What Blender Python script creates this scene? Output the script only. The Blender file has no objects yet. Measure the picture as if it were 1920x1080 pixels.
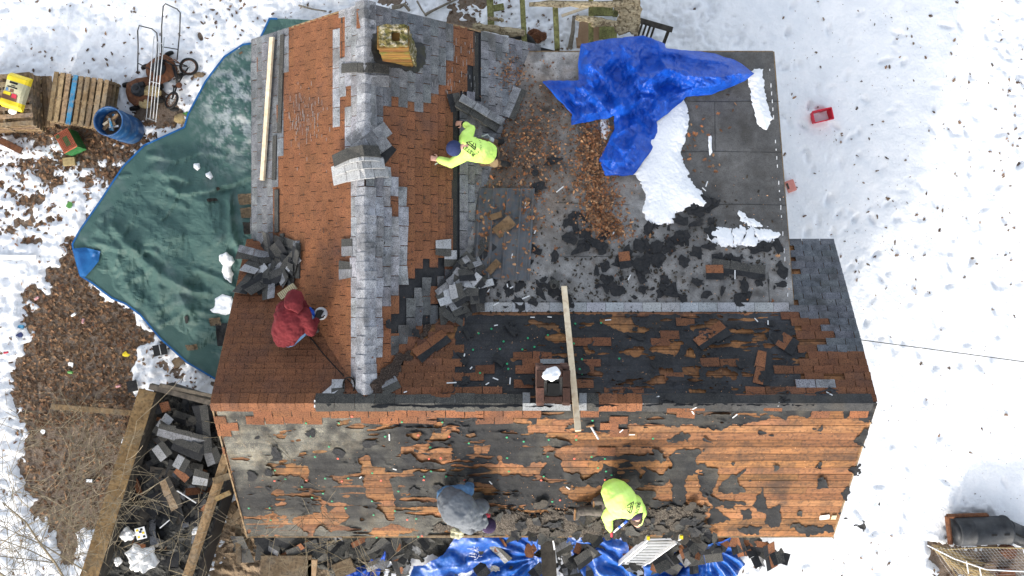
import bpy, bmesh, math, random
import numpy as np
from mathutils import Vector, Matrix, noise as mnoise
from mathutils.bvhtree import BVHTree

# ------------------------------------------------------------ camera, sky, sun, exposure
SC = bpy.context.scene
H = 15.0            # drone height above the yard, metres
F = 1380.0          # focal length in pixels of a 1920 px wide frame
cam_d = bpy.data.cameras.new('camera'); cam = bpy.data.objects.new('camera', cam_d)
SC.collection.objects.link(cam); SC.camera = cam
cam.location = (0, 0, H); cam.rotation_euler = (0, 0, 0)
cam_d.sensor_width = 36; cam_d.lens = 36 * F / 1920; cam_d.clip_end = 500; cam_d.clip_start = 0.1
SUN_EL = math.radians(20.0); SUN_AZ = math.radians(24.0)      # azimuth measured from due south towards west
sdir = Vector((-math.sin(SUN_AZ) * math.cos(SUN_EL), -math.cos(SUN_AZ) * math.cos(SUN_EL), math.sin(SUN_EL)))
wld = bpy.data.worlds.new('World'); SC.world = wld; wld.use_nodes = True
nt = wld.node_tree; nt.nodes.clear()
sky = nt.nodes.new('ShaderNodeTexSky'); sky.sky_type = 'NISHITA'; sky.sun_disc = False
sky.sun_elevation = SUN_EL; sky.sun_rotation = math.pi + SUN_AZ
sky.air_density = 1.0; sky.dust_density = 2.5; sky.ozone_density = 0.6
hsv = nt.nodes.new('ShaderNodeHueSaturation'); hsv.inputs['Saturation'].default_value = 0.42
bg = nt.nodes.new('ShaderNodeBackground'); bg.inputs[1].default_value = 0.15
ow = nt.nodes.new('ShaderNodeOutputWorld')
nt.links.new(sky.outputs[0], hsv.inputs['Color']); nt.links.new(hsv.outputs[0], bg.inputs[0]); nt.links.new(bg.outputs[0], ow.inputs[0])
sl = bpy.data.lights.new('sun', 'SUN'); so = bpy.data.objects.new('sun', sl); SC.collection.objects.link(so)
sl.energy = 0.9; sl.angle = math.radians(2.0); sl.color = (1.0, 0.93, 0.82)
so.rotation_euler = sdir.to_track_quat('Z', 'Y').to_euler()
SC.view_settings.view_transform = 'Standard'; SC.view_settings.look = 'None'
SC.view_settings.exposure = 1.45; SC.view_settings.gamma = 1
SC.cycles.max_bounces = 6

C = SC.collection
RND = random.Random(7)
NR = np.random.RandomState(11)

# ------------------------------------------------------------ materials
MATS = {}
def pmat(name, c1, c2=None, scale=6, rough=.85, bump=.25, bscale=None, attr=False, stretch=(1, 1, 1), speck=None,
         speck_scale=120, speck_amt=.0, spec=.3, detail=6, c3=None, scale3=1.3, amt3=.6, rot=0.0, coat=0, ramp=(.35, .65), bdist=.01, vcoord=False):
    m = bpy.data.materials.new(name); m.use_nodes = True
    N = m.node_tree; n = N.nodes; L = N.links
    b = n['Principled BSDF']; b.inputs['Roughness'].default_value = rough
    b.inputs['Specular IOR Level'].default_value = spec
    if coat: b.inputs['Coat Weight'].default_value = coat; b.inputs['Coat Roughness'].default_value = .2
    tc = n.new('ShaderNodeTexCoord'); mp = n.new('ShaderNodeMapping'); mp.inputs['Scale'].default_value = stretch
    mp.inputs['Rotation'].default_value = (0, 0, rot)
    L.new(tc.outputs['Object'], mp.inputs[0])
    nz = n.new('ShaderNodeTexNoise'); nz.inputs['Scale'].default_value = scale; nz.inputs['Detail'].default_value = detail
    nz.inputs['Roughness'].default_value = .65
    L.new(mp.outputs[0], nz.inputs['Vector'])
    rp = n.new('ShaderNodeValToRGB'); rp.color_ramp.elements[0].position = ramp[0]; rp.color_ramp.elements[1].position = ramp[1]
    c2 = c2 or c1
    rp.color_ramp.elements[0].color = (*c1, 1); rp.color_ramp.elements[1].color = (*c2, 1)
    L.new(nz.outputs[0], rp.inputs[0]); col = rp.outputs[0]
    if c3:
        n3 = n.new('ShaderNodeTexNoise'); n3.inputs['Scale'].default_value = scale3; n3.inputs['Detail'].default_value = 8
        n3.inputs['Roughness'].default_value = .7
        L.new(tc.outputs['Object'], n3.inputs['Vector'])
        r3 = n.new('ShaderNodeMapRange'); r3.inputs[1].default_value = .5; r3.inputs[2].default_value = .66; r3.inputs[4].default_value = amt3
        L.new(n3.outputs[0], r3.inputs[0])
        mx = n.new('ShaderNodeMix'); mx.data_type = 'RGBA'; mx.inputs[7].default_value = (*c3, 1)
        L.new(r3.outputs[0], mx.inputs[0]); L.new(col, mx.inputs[6]); col = mx.outputs[2]
    if speck:
        ns = n.new('ShaderNodeTexNoise'); ns.inputs['Scale'].default_value = speck_scale; ns.inputs['Detail'].default_value = 3
        L.new(tc.outputs['Object'], ns.inputs['Vector'])
        rs = n.new('ShaderNodeMapRange'); rs.inputs[1].default_value = .5; rs.inputs[2].default_value = .64; rs.inputs[4].default_value = speck_amt
        L.new(ns.outputs[0], rs.inputs[0])
        mx = n.new('ShaderNodeMix'); mx.data_type = 'RGBA'; mx.inputs[7].default_value = (*speck, 1)
        L.new(rs.outputs[0], mx.inputs[0]); L.new(col, mx.inputs[6]); col = mx.outputs[2]
    if attr:
        at = n.new('ShaderNodeAttribute'); at.attribute_name = 'Col'
        mx = n.new('ShaderNodeMix'); mx.data_type = 'RGBA'; mx.blend_type = 'MULTIPLY'; mx.inputs[0].default_value = 1
        L.new(col, mx.inputs[6]); L.new(at.outputs['Color'], mx.inputs[7]); col = mx.outputs[2]
    L.new(col, b.inputs['Base Color'])
    if bump:
        nb = n.new('ShaderNodeTexNoise'); nb.inputs['Scale'].default_value = bscale or scale * 8; nb.inputs['Detail'].default_value = 6
        L.new(mp.outputs[0], nb.inputs['Vector'])
        bp = n.new('ShaderNodeBump'); bp.inputs['Strength'].default_value = bump; bp.inputs['Distance'].default_value = bdist
        L.new(nb.outputs[0], bp.inputs['Height']); L.new(bp.outputs[0], b.inputs['Normal'])
    MATS[name] = m
    return m

pmat('orange_shingle', (.19, .078, .035), (.265, .108, .048), scale=3, speck=(.04, .018, .012), speck_amt=.75, speck_scale=60, bump=.5, bscale=180, attr=True, c3=(.10, .055, .042), scale3=1.1, amt3=.6)
pmat('grey_shingle', (.17, .175, .185), (.33, .335, .345), scale=7, speck=(.06, .06, .065), speck_amt=.8, speck_scale=75, bump=.6, bscale=160, attr=True, c3=(.10, .10, .095), scale3=2.3, amt3=.8)
pmat('white_shingle', (.34, .35, .36), (.48, .49, .50), scale=7, speck=(.14, .14, .14), speck_amt=.7, speck_scale=60, bump=.4, bscale=140, attr=True, c3=(.22, .22, .21), scale3=3.5, amt3=.7)
pmat('black_felt', (.009, .010, .0125), (.021, .023, .027), scale=4, rough=.78, bump=.55, bscale=14, attr=True, speck=(.05, .05, .05), speck_amt=.3, speck_scale=55, c3=(.03, .028, .026), scale3=2.2, amt3=.6, bdist=.02)
pmat('dark_granule', (.03, .032, .032), (.06, .06, .056), scale=8, bump=.7, bscale=120, speck=(.16, .15, .13), speck_amt=.7, speck_scale=90, attr=True)
pmat('deck_wood', (.17, .075, .030), (.36, .17, .072), scale=7, stretch=(.35, 6, 6), rough=.8, bump=.4, bscale=60, attr=True, speck=(.07, .04, .025), speck_amt=.6, speck_scale=20, c3=(.07, .045, .032), scale3=1.7, amt3=.85)
pmat('rolled_roofing', (.15, .149, .148), (.235, .233, .231), scale=5, bump=.6, bscale=120, attr=True, speck=(.07, .066, .062), speck_amt=.45, speck_scale=60, c3=(.12, .112, .104), scale3=2.2, amt3=.85)
pmat('snow', (.75, .775, .81), (.86, .87, .89), scale=2.2, rough=.6, bump=.45, bscale=18, attr=True, spec=.2, bdist=.03)
pmat('soil', (.12, .088, .064), (.25, .19, .145), scale=14, rough=.95, bump=.9, bscale=40, speck=(.24, .19, .15), speck_amt=.6, speck_scale=35, c3=(.16, .125, .10), scale3=.8, amt3=.8, bdist=.03)
pmat('leaf', (.20, .10, .05), (.34, .19, .10), scale=9, rough=.8, bump=.3, attr=True)
pmat('blue_tarp', (.003, .050, .34), (.006, .085, .50), scale=4, rough=.38, bump=.25, bscale=30, spec=.35, attr=True, speck=(.06, .18, .55), speck_amt=.12, speck_scale=16, bdist=.02)
pmat('blue_tarp_shiny', (.006, .050, .27), (.012, .10, .40), scale=3, rough=.36, bump=.5, bscale=12, spec=.4, attr=True, speck=(.15, .3, .6), speck_amt=.15, speck_scale=14, bdist=.02)
pmat('green_tarp', (.042, .096, .088), (.056, .118, .107), scale=2.2, rough=.62, bump=.2, bscale=20, spec=.3, attr=True, c3=(.055, .105, .09), scale3=2.6, amt3=.4, bdist=.02)
pmat('tarp_hem', (.005, .075, .25), (.01, .12, .34), scale=6, rough=.5, bump=.3)
pmat('fresh_lumber', (.68, .54, .36), (.82, .70, .52), scale=5, stretch=(1, 1, 1), rough=.7, bump=.15, bscale=50, speck=(.42, .26, .13), speck_amt=.35, speck_scale=14)
pmat('old_wood', (.19, .13, .075), (.34, .25, .155), scale=7, rough=.9, bump=.5, bscale=30, attr=True, speck=(.09, .065, .045), speck_amt=.6, speck_scale=18, c3=(.20, .19, .17), scale3=3, amt3=.6)
pmat('rotten_wood', (.19, .15, .085), (.50, .42, .28), scale=12, stretch=(.6, 3, 3), rough=.95, bump=1, bscale=22, speck=(.08, .055, .03), speck_amt=.8, speck_scale=20, attr=True, bdist=.03)
pmat('mossy_wood', (.10, .10, .035), (.26, .26, .10), scale=10, rough=.95, bump=.6, bscale=30, attr=True, speck=(.05, .04, .02), speck_amt=.6, speck_scale=26)
pmat('dark_wood', (.028, .025, .022), (.075, .066, .055), scale=8, rough=.9, bump=.5, bscale=30, attr=True)
pmat('brick', (.12, .07, .055), (.20, .11, .085), scale=8, rough=.9, bump=.6, bscale=60, attr=True, speck=(.06, .045, .04), speck_amt=.6, speck_scale=30)
pmat('mortar', (.19, .18, .16), (.30, .29, .26), scale=12, rough=.95, bump=.6, bscale=60)
pmat('opening_black', (.005, .005, .005), (.012, .012, .012), scale=5)  # flat black for openings: the darkness inside is put into the colour
pmat('moss_stone', (.07, .06, .015), (.17, .14, .06), scale=9, rough=.95, bump=1, bscale=28, speck=(.40, .37, .30), speck_amt=.7, speck_scale=14, c3=(.08, .09, .02), scale3=4, amt3=.8, bdist=.03)
pmat('moss_brick', (.12, .065, .017), (.22, .12, .03), scale=8, stretch=(.5, .5, 3), rough=.95, bump=.7, bscale=30, attr=True, c3=(.10, .115, .03), scale3=3.6, amt3=.9)
pmat('tar', (.012, .013, .014), (.03, .03, .03), scale=6, rough=.5, bump=.7, bscale=20, c3=(.05, .05, .015), scale3=4, amt3=.6)
pmat('galvanised', (.34, .36, .38), (.52, .54, .56), scale=5, rough=.4, bump=.05, spec=.6)
pmat('aluminium', (.42, .43, .44), (.58, .59, .60), scale=5, rough=.35, bump=.1, spec=.6)
pmat('metal_panel', (.045, .052, .062), (.095, .105, .118), scale=3, rough=.55, bump=.25, bscale=14, spec=.5, speck=(.12, .075, .05), speck_amt=.5, speck_scale=12)
pmat('steel_black', (.008, .008, .01), (.02, .02, .02), scale=5, rough=.5, bump=.1)
pmat('rusty', (.07, .03, .018), (.18, .075, .035), scale=16, rough=.9, bump=.6, bscale=50)
pmat('rubber', (.01, .01, .01), (.022, .022, .022), scale=9, rough=.8, bump=.3)
pmat('black_plastic', (.014, .016, .02), (.04, .044, .05), scale=4, rough=.55, bump=.2, bscale=12)
pmat('barrel_blue', (.008, .05, .15), (.014, .09, .25), scale=3, rough=.45, bump=.15, bscale=18, spec=.5, speck=(.25, .35, .45), speck_amt=.25, speck_scale=9)
pmat('red_plastic', (.55, .02, .045), (.70, .035, .07), scale=5, rough=.45, bump=.1)
pmat('pink_foam', (.62, .24, .20), (.72, .32, .27), scale=8, rough=.8, bump=.3)
pmat('green_paint', (.02, .13, .035), (.035, .2, .055), scale=5, rough=.6, bump=.2, speck=(.3, .3, .3), speck_amt=.2, speck_scale=30)
pmat('orange_mesh', (.45, .10, .05), (.55, .16, .09), scale=20, rough=.7, bump=.4)
pmat('blue_paint', (.03, .15, .28), (.06, .25, .42), scale=8, rough=.8, bump=.3, speck=(.25, .2, .14), speck_amt=.6, speck_scale=10)
pmat('white_vinyl', (.72, .74, .76), (.84, .85, .86), scale=3, rough=.5, bump=.05)
pmat('white_paper', (.75, .75, .74), (.88, .88, .87), scale=8, rough=.7, bump=.4, bscale=10)
pmat('strip_white', (.48, .50, .52), (.68, .69, .70), scale=9, rough=.6, bump=.1)
pmat('bag_yellow', (.70, .52, .02), (.85, .66, .04), scale=4, rough=.4, bump=.3, bscale=9)
pmat('bag_beige', (.40, .38, .24), (.52, .49, .33), scale=4, rough=.45, bump=.3, bscale=9)
pmat('bag_brown', (.12, .06, .035), (.17, .09, .05), scale=4, rough=.5)
pmat('ink', (.006, .006, .006), (.012, .012, .012), rough=.7, bump=0)
pmat('ink_red', (.5, .03, .06), rough=.6, bump=0)
pmat('siding', (.48, .47, .42), (.56, .55, .50), scale=2, rough=.7, bump=.1, speck=(.25, .24, .2), speck_amt=.3, speck_scale=9)
pmat('lime_cloth', (.60, .93, .17), (.70, .98, .25), scale=4, rough=.85, bump=.5, bscale=9, bdist=.02)
pmat('red_cloth', (.105, .012, .016), (.15, .018, .023), scale=4, rough=.95, bump=.6, bscale=9, bdist=.02)
pmat('grey_cloth', (.12, .132, .148), (.16, .175, .195), scale=4, rough=.95, bump=.6, bscale=9, bdist=.02)
pmat('denim', (.08, .17, .32), (.15, .28, .46), scale=14, rough=.95, bump=.5)
pmat('dark_cloth', (.085, .074, .066), (.13, .113, .10), scale=6, rough=.95, bump=.7, bscale=12, bdist=.02)
pmat('brown_cloth', (.10, .06, .035), (.17, .11, .06), scale=8, rough=.95, bump=.5)
pmat('leather', (.30, .19, .10), (.44, .30, .18), scale=8, rough=.8, bump=.5)
pmat('boot_tan', (.25, .13, .06), (.36, .20, .10), scale=8, rough=.8, bump=.5)
pmat('navy_cloth', (.02, .03, .09), (.035, .05, .13), scale=10, rough=.95, bump=.6, bscale=60)
pmat('purple_cloth', (.03, .018, .05), (.05, .03, .075), scale=10, rough=.95, bump=.6, bscale=60)
pmat('skin', (.50, .28, .20), (.60, .36, .27), scale=8, rough=.55, bump=.2)
pmat('hair', (.045, .028, .02), (.11, .07, .05), scale=30, rough=.8, bump=.8, bscale=80)
pmat('tool_blue', (.01, .07, .45), (.015, .10, .55), scale=5, rough=.4, bump=.1)
pmat('bark', (.12, .10, .08), (.26, .23, .18), scale=20, rough=.95, bump=.6, bscale=60)
pmat('twig', (.20, .165, .11), (.33, .27, .18), scale=20, rough=.9, bump=.4)
pmat('cardboard', (.27, .17, .10), (.35, .23, .14), scale=4, rough=.9, bump=.2)
pmat('woodchips', (.20, .14, .09), (.42, .31, .20), scale=60, rough=.95, bump=1, bscale=70, c3=(.14, .11, .09), scale3=2, amt3=.8, bdist=.03)
pmat('plastic_green', (.12, .32, .08), rough=.5, bump=.1)
pmat('can_red', (.42, .12, .13), (.6, .5, .5), scale=30, rough=.4, bump=0)
pmat('nailcap_green', (.02, .28, .12), rough=.5, bump=0)
pmat('nailcap_orange', (.75, .12, .07), rough=.5, bump=0)
pmat('straw', (.28, .20, .10), (.46, .36, .18), scale=20, rough=.95, bump=.5)
pmat('eave_dirt', (.035, .028, .023), (.095, .078, .062), scale=14, rough=.95, bump=1, bscale=50, speck=(.20, .18, .15), speck_amt=.55, speck_scale=45, c3=(.02, .02, .02), scale3=3.5, amt3=.9, bdist=.03)
pmat('valley_grit', (.018, .013, .011), (.05, .034, .026), scale=30, rough=.95, bump=.9, bscale=60, speck=(.13, .10, .085), speck_amt=.7, speck_scale=70, bdist=.03)
pmat('tan_dirt', (.10, .065, .045), (.20, .14, .10), scale=30, rough=.95, bump=.9, bscale=60, speck=(.35, .30, .25), speck_amt=.6, speck_scale=60)

# ------------------------------------------------------------ object helpers
def tag(o, label=None, cat=None, group=None, kind=None):
    if label: o['label'] = label
    if cat: o['category'] = cat
    if group: o['group'] = group
    if kind: o['kind'] = kind
    return o
def empty(name, loc, label, cat, group=None):
    o = bpy.data.objects.new(name, None); C.objects.link(o); o.location = loc; o.empty_display_size = .2
    o['org'] = 0; del o['org']; ORG[o.name] = Vector(loc)
    return tag(o, label, cat, group)
ORG = {}
def link(name, me, mat, parent=None, org=None):
    o = bpy.data.objects.new(name, me); C.objects.link(o)
    if mat:
        for m in (mat if isinstance(mat, (list, tuple)) else [mat]): me.materials.append(MATS[m])
    if parent: o.parent = parent; ORG[o.name] = ORG[parent.name]
    else: o.location = org or (0, 0, 0); ORG[o.name] = Vector(org or (0, 0, 0))
    return o

class MB:
    def __init__(s): s.v = []; s.f = []; s.c = []; s.mi = []; s.col = (1, 1, 1); s.m = 0; s.haspc = False
    def add(s, vs, fs, col=None):
        k = len(s.v); s.v += [tuple(v) for v in vs]; s.f += [tuple(i + k for i in f) for f in fs]
        cc = col or s.col; s.c += [cc] * len(vs); s.mi += [s.m] * len(fs)
    def box(s, c, size, rot=None, col=None):
        a, b, d = [q / 2 for q in size]; vs = [Vector((x, y, z)) for x in (-a, a) for y in (-b, b) for z in (-d, d)]
        if rot is not None:
            if not isinstance(rot, Matrix): rot = Matrix.Rotation(rot, 3, 'Z')
            vs = [rot @ v for v in vs]
        s.add([v + Vector(c) for v in vs], [(0, 1, 3, 2), (4, 6, 7, 5), (0, 4, 5, 1), (2, 3, 7, 6), (0, 2, 6, 4), (1, 5, 7, 3)], col)
    def beam(s, p, q, w, t, up=(0, 0, 1), col=None):
        p, q = Vector(p), Vector(q); d = (q - p); l = d.length; d.normalize()
        sd = d.cross(Vector(up)); sd.normalize(); u = sd.cross(d)
        s.box((p + q) / 2, (l, w, t), Matrix((d, sd, u)).transposed(), col)
    def tube(s, pts, r, sides=8, col=None, closed=False, caps=True, ell=None, side=None):
        pts = [Vector(p) for p in pts]; n = len(pts)
        rs = [r] * n if not isinstance(r, (list, tuple)) else list(r)
        vs = []; prev = None
        for i, p in enumerate(pts):
            if closed: d = pts[(i + 1) % n] - pts[i - 1]
            else: d = pts[min(i + 1, n - 1)] - pts[max(i - 1, 0)]
            if d.length < 1e-9: d = Vector((0, 0, 1))
            d.normalize()
            ref = Vector(side) if side is not None else (prev if prev is not None else (Vector((0, 0, 1)) if abs(d.z) < .9 else Vector((1, 0, 0))))
            a = ref - d * ref.dot(d)
            if a.length < 1e-6: a = d.orthogonal()
            a.normalize(); b = d.cross(a); prev = a
            ra = rs[i]; ra, rb = ra if isinstance(ra, (tuple, list)) else (ra, ra)
            for k in range(sides):
                t = 2 * math.pi * k / sides; vs.append(p + a * math.cos(t) * ra + b * math.sin(t) * rb)
        fs = []
        for i in range(n if closed else n - 1):
            j = (i + 1) % n
            for k in range(sides):
                k2 = (k + 1) % sides; fs.append((i * sides + k, i * sides + k2, j * sides + k2, j * sides + k))
        if caps and not closed: fs += [tuple(range(sides - 1, -1, -1)), tuple((n - 1) * sides + k for k in range(sides))]
        s.add(vs, fs, col)
    def lathe(s, c, axis, prof, sides=20, col=None):     # prof: (distance along the axis, radius)
        axis = Vector(axis).normalized(); c = Vector(c)
        a = axis.orthogonal().normalized(); b = axis.cross(a); n = len(prof)
        vs = [c + axis * h + (a * math.cos(2 * math.pi * k / sides) + b * math.sin(2 * math.pi * k / sides)) * max(r, 1e-4) for h, r in prof for k in range(sides)]
        fs = [(i * sides + k, i * sides + (k + 1) % sides, (i + 1) * sides + (k + 1) % sides, (i + 1) * sides + k) for i in range(n - 1) for k in range(sides)]
        s.add(vs, fs + [tuple(range(sides - 1, -1, -1)), tuple((n - 1) * sides + k for k in range(sides))], col)
    def prism(s, pts, down, col=None):                   # polygon extruded by vector `down`
        n = len(pts); d = Vector(down); pts = [Vector(p) for p in pts]
        s.add(pts + [p + d for p in pts], [tuple(range(n)), tuple(range(2 * n - 1, n - 1, -1))] + [(i, i + n, (i + 1) % n + n, (i + 1) % n) for i in range(n)], col)
    def ball(s, c, r, seg=12, rot=None, col=None):
        r = r if isinstance(r, (tuple, list)) else (r, r, r); vs = []; fs = []; c = Vector(c); rings = seg // 2
        for i in range(rings + 1):
            ph = math.pi * i / rings
            for k in range(seg):
                t = 2 * math.pi * k / seg; v = Vector((r[0] * math.sin(ph) * math.cos(t), r[1] * math.sin(ph) * math.sin(t), r[2] * math.cos(ph)))
                if rot is not None: v = rot @ v
                vs.append(c + v)
        for i in range(rings):
            for k in range(seg): fs.append((i * seg + k, i * seg + (k + 1) % seg, (i + 1) * seg + (k + 1) % seg, (i + 1) * seg + k))
        s.add(vs, fs, col)
    def build(s, name, mat, parent=None, smooth=False, local=False, bevel=0, auto=False):
        if parent is not None: o0 = ORG[parent.name]
        elif local: o0 = Vector((0, 0, 0))
        else:
            a = np.array([tuple(v) for v in s.v]); o0 = Vector(((a[:, 0].min() + a[:, 0].max()) / 2, (a[:, 1].min() + a[:, 1].max()) / 2, a[:, 2].min()))
        me = bpy.data.meshes.new(name)
        me.from_pydata([tuple(Vector(v) - o0) for v in s.v], [], s.f)
        ca = me.color_attributes.new('Col', 'FLOAT_COLOR', 'POINT')
        ca.data.foreach_set('color', np.concatenate([np.array(s.c, dtype=np.float32).reshape(-1, 3), np.ones((len(s.c), 1), np.float32)], 1).ravel())
        if any(s.mi): me.polygons.foreach_set('material_index', s.mi)
        if smooth: me.polygons.foreach_set('use_smooth', [True] * len(s.f))
        me.update()
        o = link(name, me, mat, parent, None if local else o0)
        if bevel:
            b = o.modifiers.new('b', 'BEVEL'); b.width = bevel; b.segments = 2; b.limit_method = 'ANGLE'
        return o

# ------------------------------------------------------------ surfaces of the place
RX0, RX1 = -4.5, 5.45                 # rakes of the main gable
RY, RZ, RP = -1.72, 3.96, .60         # main ridge line y, z and pitch
NX, NP = -2.2, .72                    # north wing ridge x and pitch
NY1 = 4.25
LY0, LZ0, LP, LX1, LY1 = -.386, 3.17, .214, 4.54, 4.10    # low roof
class Plane:
    def __init__(s, o, u, v):
        s.o = Vector(o); s.u = Vector(u).normalized(); s.v = Vector(v).normalized(); s.n = s.u.cross(s.v)
        if s.n.z < 0: s.n = -s.n
    def at(s, u, v, h=0): return s.o + s.u * u + s.v * v + s.n * h
    def z(s, x, y): return s.o.z - (s.n.x * (x - s.o.x) + s.n.y * (y - s.o.y)) / s.n.z
    def pix(s, px, py, h=0):
        d = Vector(((px - 960) / F, -(py - 540) / F, -1)); o = Vector((0, 0, H))
        t = (s.o + s.n * h - o).dot(s.n) / d.dot(s.n); return o + d * t
    def uv(s, p): q = Vector(p) - s.o; return q.dot(s.u), q.dot(s.v)
PS = Plane((0, RY, RZ), (1, 0, 0), (0, -1, -RP)); PN = Plane((0, RY, RZ), (1, 0, 0), (0, 1, -RP))
PW = Plane((NX, 0, RZ), (0, 1, 0), (-1, 0, -NP)); PE = Plane((NX, 0, RZ), (0, 1, 0), (1, 0, -NP))
PL = Plane((0, LY0, LZ0), (1, 0, 0), (0, 1, -LP)); PG = Plane((0, 0, 0), (1, 0, 0), (0, 1, 0))
def roofz(x, y):
    z = -9
    if RX0 - .02 <= x <= RX1 + .02 and -4.25 <= y <= .80: z = RZ - RP * abs(y - RY)
    if -4.45 <= x <= .6 and RY <= y <= NY1 + .03: z = max(z, RZ - NP * abs(x - NX))
    if -1.3 <= x <= LX1 + .02 and LY0 <= y <= LY1 + .03: z = max(z, LZ0 - LP * (y - LY0))
    return max(z, 0)
def px2(p): k = F / (H - p[2]); return 960 + p[0] * k, 540 - p[1] * k
def W(px, py, z=0.0): k = (H - z) / F; return Vector(((px - 960) * k, -(py - 540) * k, z))
def rhit(px, py, lift=0):
    z = 3.3
    for i in range(14):
        p = W(px, py, z); z = .5 * z + .5 * (roofz(p.x, p.y) + lift)
    return W(px, py, z)
def rnorm(x, y):
    e = .02; d = Vector((-(roofz(x + e, y) - roofz(x - e, y)) / (2 * e), -(roofz(x, y + e) - roofz(x, y - e)) / (2 * e), 1))
    if abs(d.x) > 1.2 or abs(d.y) > 1.2: return Vector((0, 0, 1))
    return d.normalized()
def inpoly(x, y, P):
    c = False; j = len(P) - 1
    for i in range(len(P)):
        xi, yi = P[i]; xj, yj = P[j]
        if (yi > y) != (yj > y) and x < (xj - xi) * (y - yi) / (yj - yi) + xi: c = not c
        j = i
    return c

# ------------------------------------------------------------ numpy noise and layers traced as outlines
def vnoise(x, y, seed=0):
    xi = np.floor(x).astype(np.int64); yi = np.floor(y).astype(np.int64); fx = x - xi; fy = y - yi
    fx = fx * fx * (3 - 2 * fx); fy = fy * fy * (3 - 2 * fy)
    def h(a, b):
        n = (a * 374761393 + b * 668265263 + seed * 1442695041) & 0xffffffff
        n = ((n ^ (n >> 13)) * 1274126177) & 0xffffffff
        return ((n ^ (n >> 16)) & 0xffff) / 65535.0
    return (h(xi, yi) * (1 - fx) + h(xi + 1, yi) * fx) * (1 - fy) + (h(xi, yi + 1) * (1 - fx) + h(xi + 1, yi + 1) * fx) * fy
def fbm(x, y, sc, o=4, seed=0, rough=.55):
    s = 0; a = 1; t = 0
    for k in range(o): s = s + a * (vnoise(x / sc, y / sc, seed + k * 17) - .5); t += a; a *= rough; sc = sc / 2.03
    return s / t * 2
def ridged(x, y, sc, o=3, seed=0):
    s = 0; a = 1; t = 0
    for k in range(o): s = s + a * (1 - 2 * np.abs(vnoise(x / sc, y / sc, seed + k * 31) - .5) * 2 * .8); t += a; a *= .5; sc = sc / 2.1
    return s / t
def crum(x, y, sc, o=3, seed=0, st=1.0):
    s = 0; a = 1; t = 0
    for k in range(o):
        c, q = math.cos(.7 + 1.3 * k), math.sin(.7 + 1.3 * k); u = (x * c + y * q) / sc; v = (-x * q + y * c) / sc * st
        xi = np.floor(u).astype(np.int64); yi = np.floor(v).astype(np.int64); fx = u - xi; fy = v - yi
        def h(a_, b_):
            n = (a_ * 374761393 + b_ * 668265263 + (seed + k * 13) * 1442695041) & 0xffffffff
            n = ((n ^ (n >> 13)) * 1274126177) & 0xffffffff
            return ((n ^ (n >> 16)) & 0xffff) / 65535.0 - .5
        h00, h10, h01, h11 = h(xi, yi), h(xi + 1, yi), h(xi, yi + 1), h(xi + 1, yi + 1)
        z = np.where(fx > fy, h00 + (h10 - h00) * fx + (h11 - h10) * fy, h00 + (h11 - h01) * fx + (h01 - h00) * fy)
        s = s + a * z; t += a; a *= .5; sc = sc / 2.1
    return s / t * 2
def sdpoly(X, Y, P):                                   # signed distance, positive inside
    P = np.array(P, float); d = np.full(X.shape, 1e9); ins = np.zeros(X.shape, bool); n = len(P); j = n - 1
    for i in range(n):
        ax, ay = P[j]; bx, by = P[i]; ex, ey = bx - ax, by - ay; wx, wy = X - ax, Y - ay
        t = np.clip((wx * ex + wy * ey) / (ex * ex + ey * ey + 1e-12), 0, 1)
        d = np.minimum(d, (wx - ex * t) ** 2 + (wy - ey * t) ** 2)
        c = ((by > Y) != (ay > Y)); xx = (ax - bx) * (Y - by) / ((ay - by) if ay != by else 1e-9) + bx
        ins ^= c & (X < xx); j = i
    return np.where(ins, 1, -1) * np.sqrt(d)
def sdline(X, Y, P):
    d = np.full(X.shape, 1e9)
    for (ax, ay), (bx, by) in zip(P[:-1], P[1:]):
        ex, ey = bx - ax, by - ay; wx, wy = X - ax, Y - ay
        t = np.clip((wx * ex + wy * ey) / (ex * ex + ey * ey + 1e-12), 0, 1)
        d = np.minimum(d, (wx - ex * t) ** 2 + (wy - ey * t) ** 2)
    return np.sqrt(d)
def march(X, Y, Fv, attrs):
    """clip a regular grid to Fv>0; returns xy verts, faces, interpolated attrs"""
    ny, nx = X.shape; vid = {}; V = []; A = []; faces = []
    ins = Fv > 0
    def vert(i, j):
        k = (i, j)
        if k not in vid: vid[k] = len(V); V.append((X[i, j], Y[i, j])); A.append([a[i, j] for a in attrs])
        return vid[k]
    def edge(i, j, i2, j2):
        k = (i, j, i2, j2) if (i, j) < (i2, j2) else (i2, j2, i, j)
        if k not in vid:
            a, b = Fv[i, j], Fv[i2, j2]; t = min(max(a / (a - b), .02), .98)
            vid[k] = len(V); V.append((X[i, j] + (X[i2, j2] - X[i, j]) * t, Y[i, j] + (Y[i2, j2] - Y[i, j]) * t))
            A.append([q[i, j] * (1 - t) + q[i2, j2] * t for q in attrs])
        return vid[k]
    cells = np.argwhere(ins[:-1, :-1] | ins[1:, :-1] | ins[:-1, 1:] | ins[1:, 1:])
    for i, j in cells:
        i = int(i); j = int(j)
        cs = ((i, j), (i, j + 1), (i + 1, j + 1), (i + 1, j)); f = []
        for k in range(4):
            a = cs[k]; b = cs[(k + 1) % 4]
            if ins[a]: f.append(vert(*a))
            if ins[a] != ins[b]: f.append(edge(*a, *b))
        if len(f) > 2: faces.append(f)
    return np.array(V), faces, np.array(A)
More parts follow.
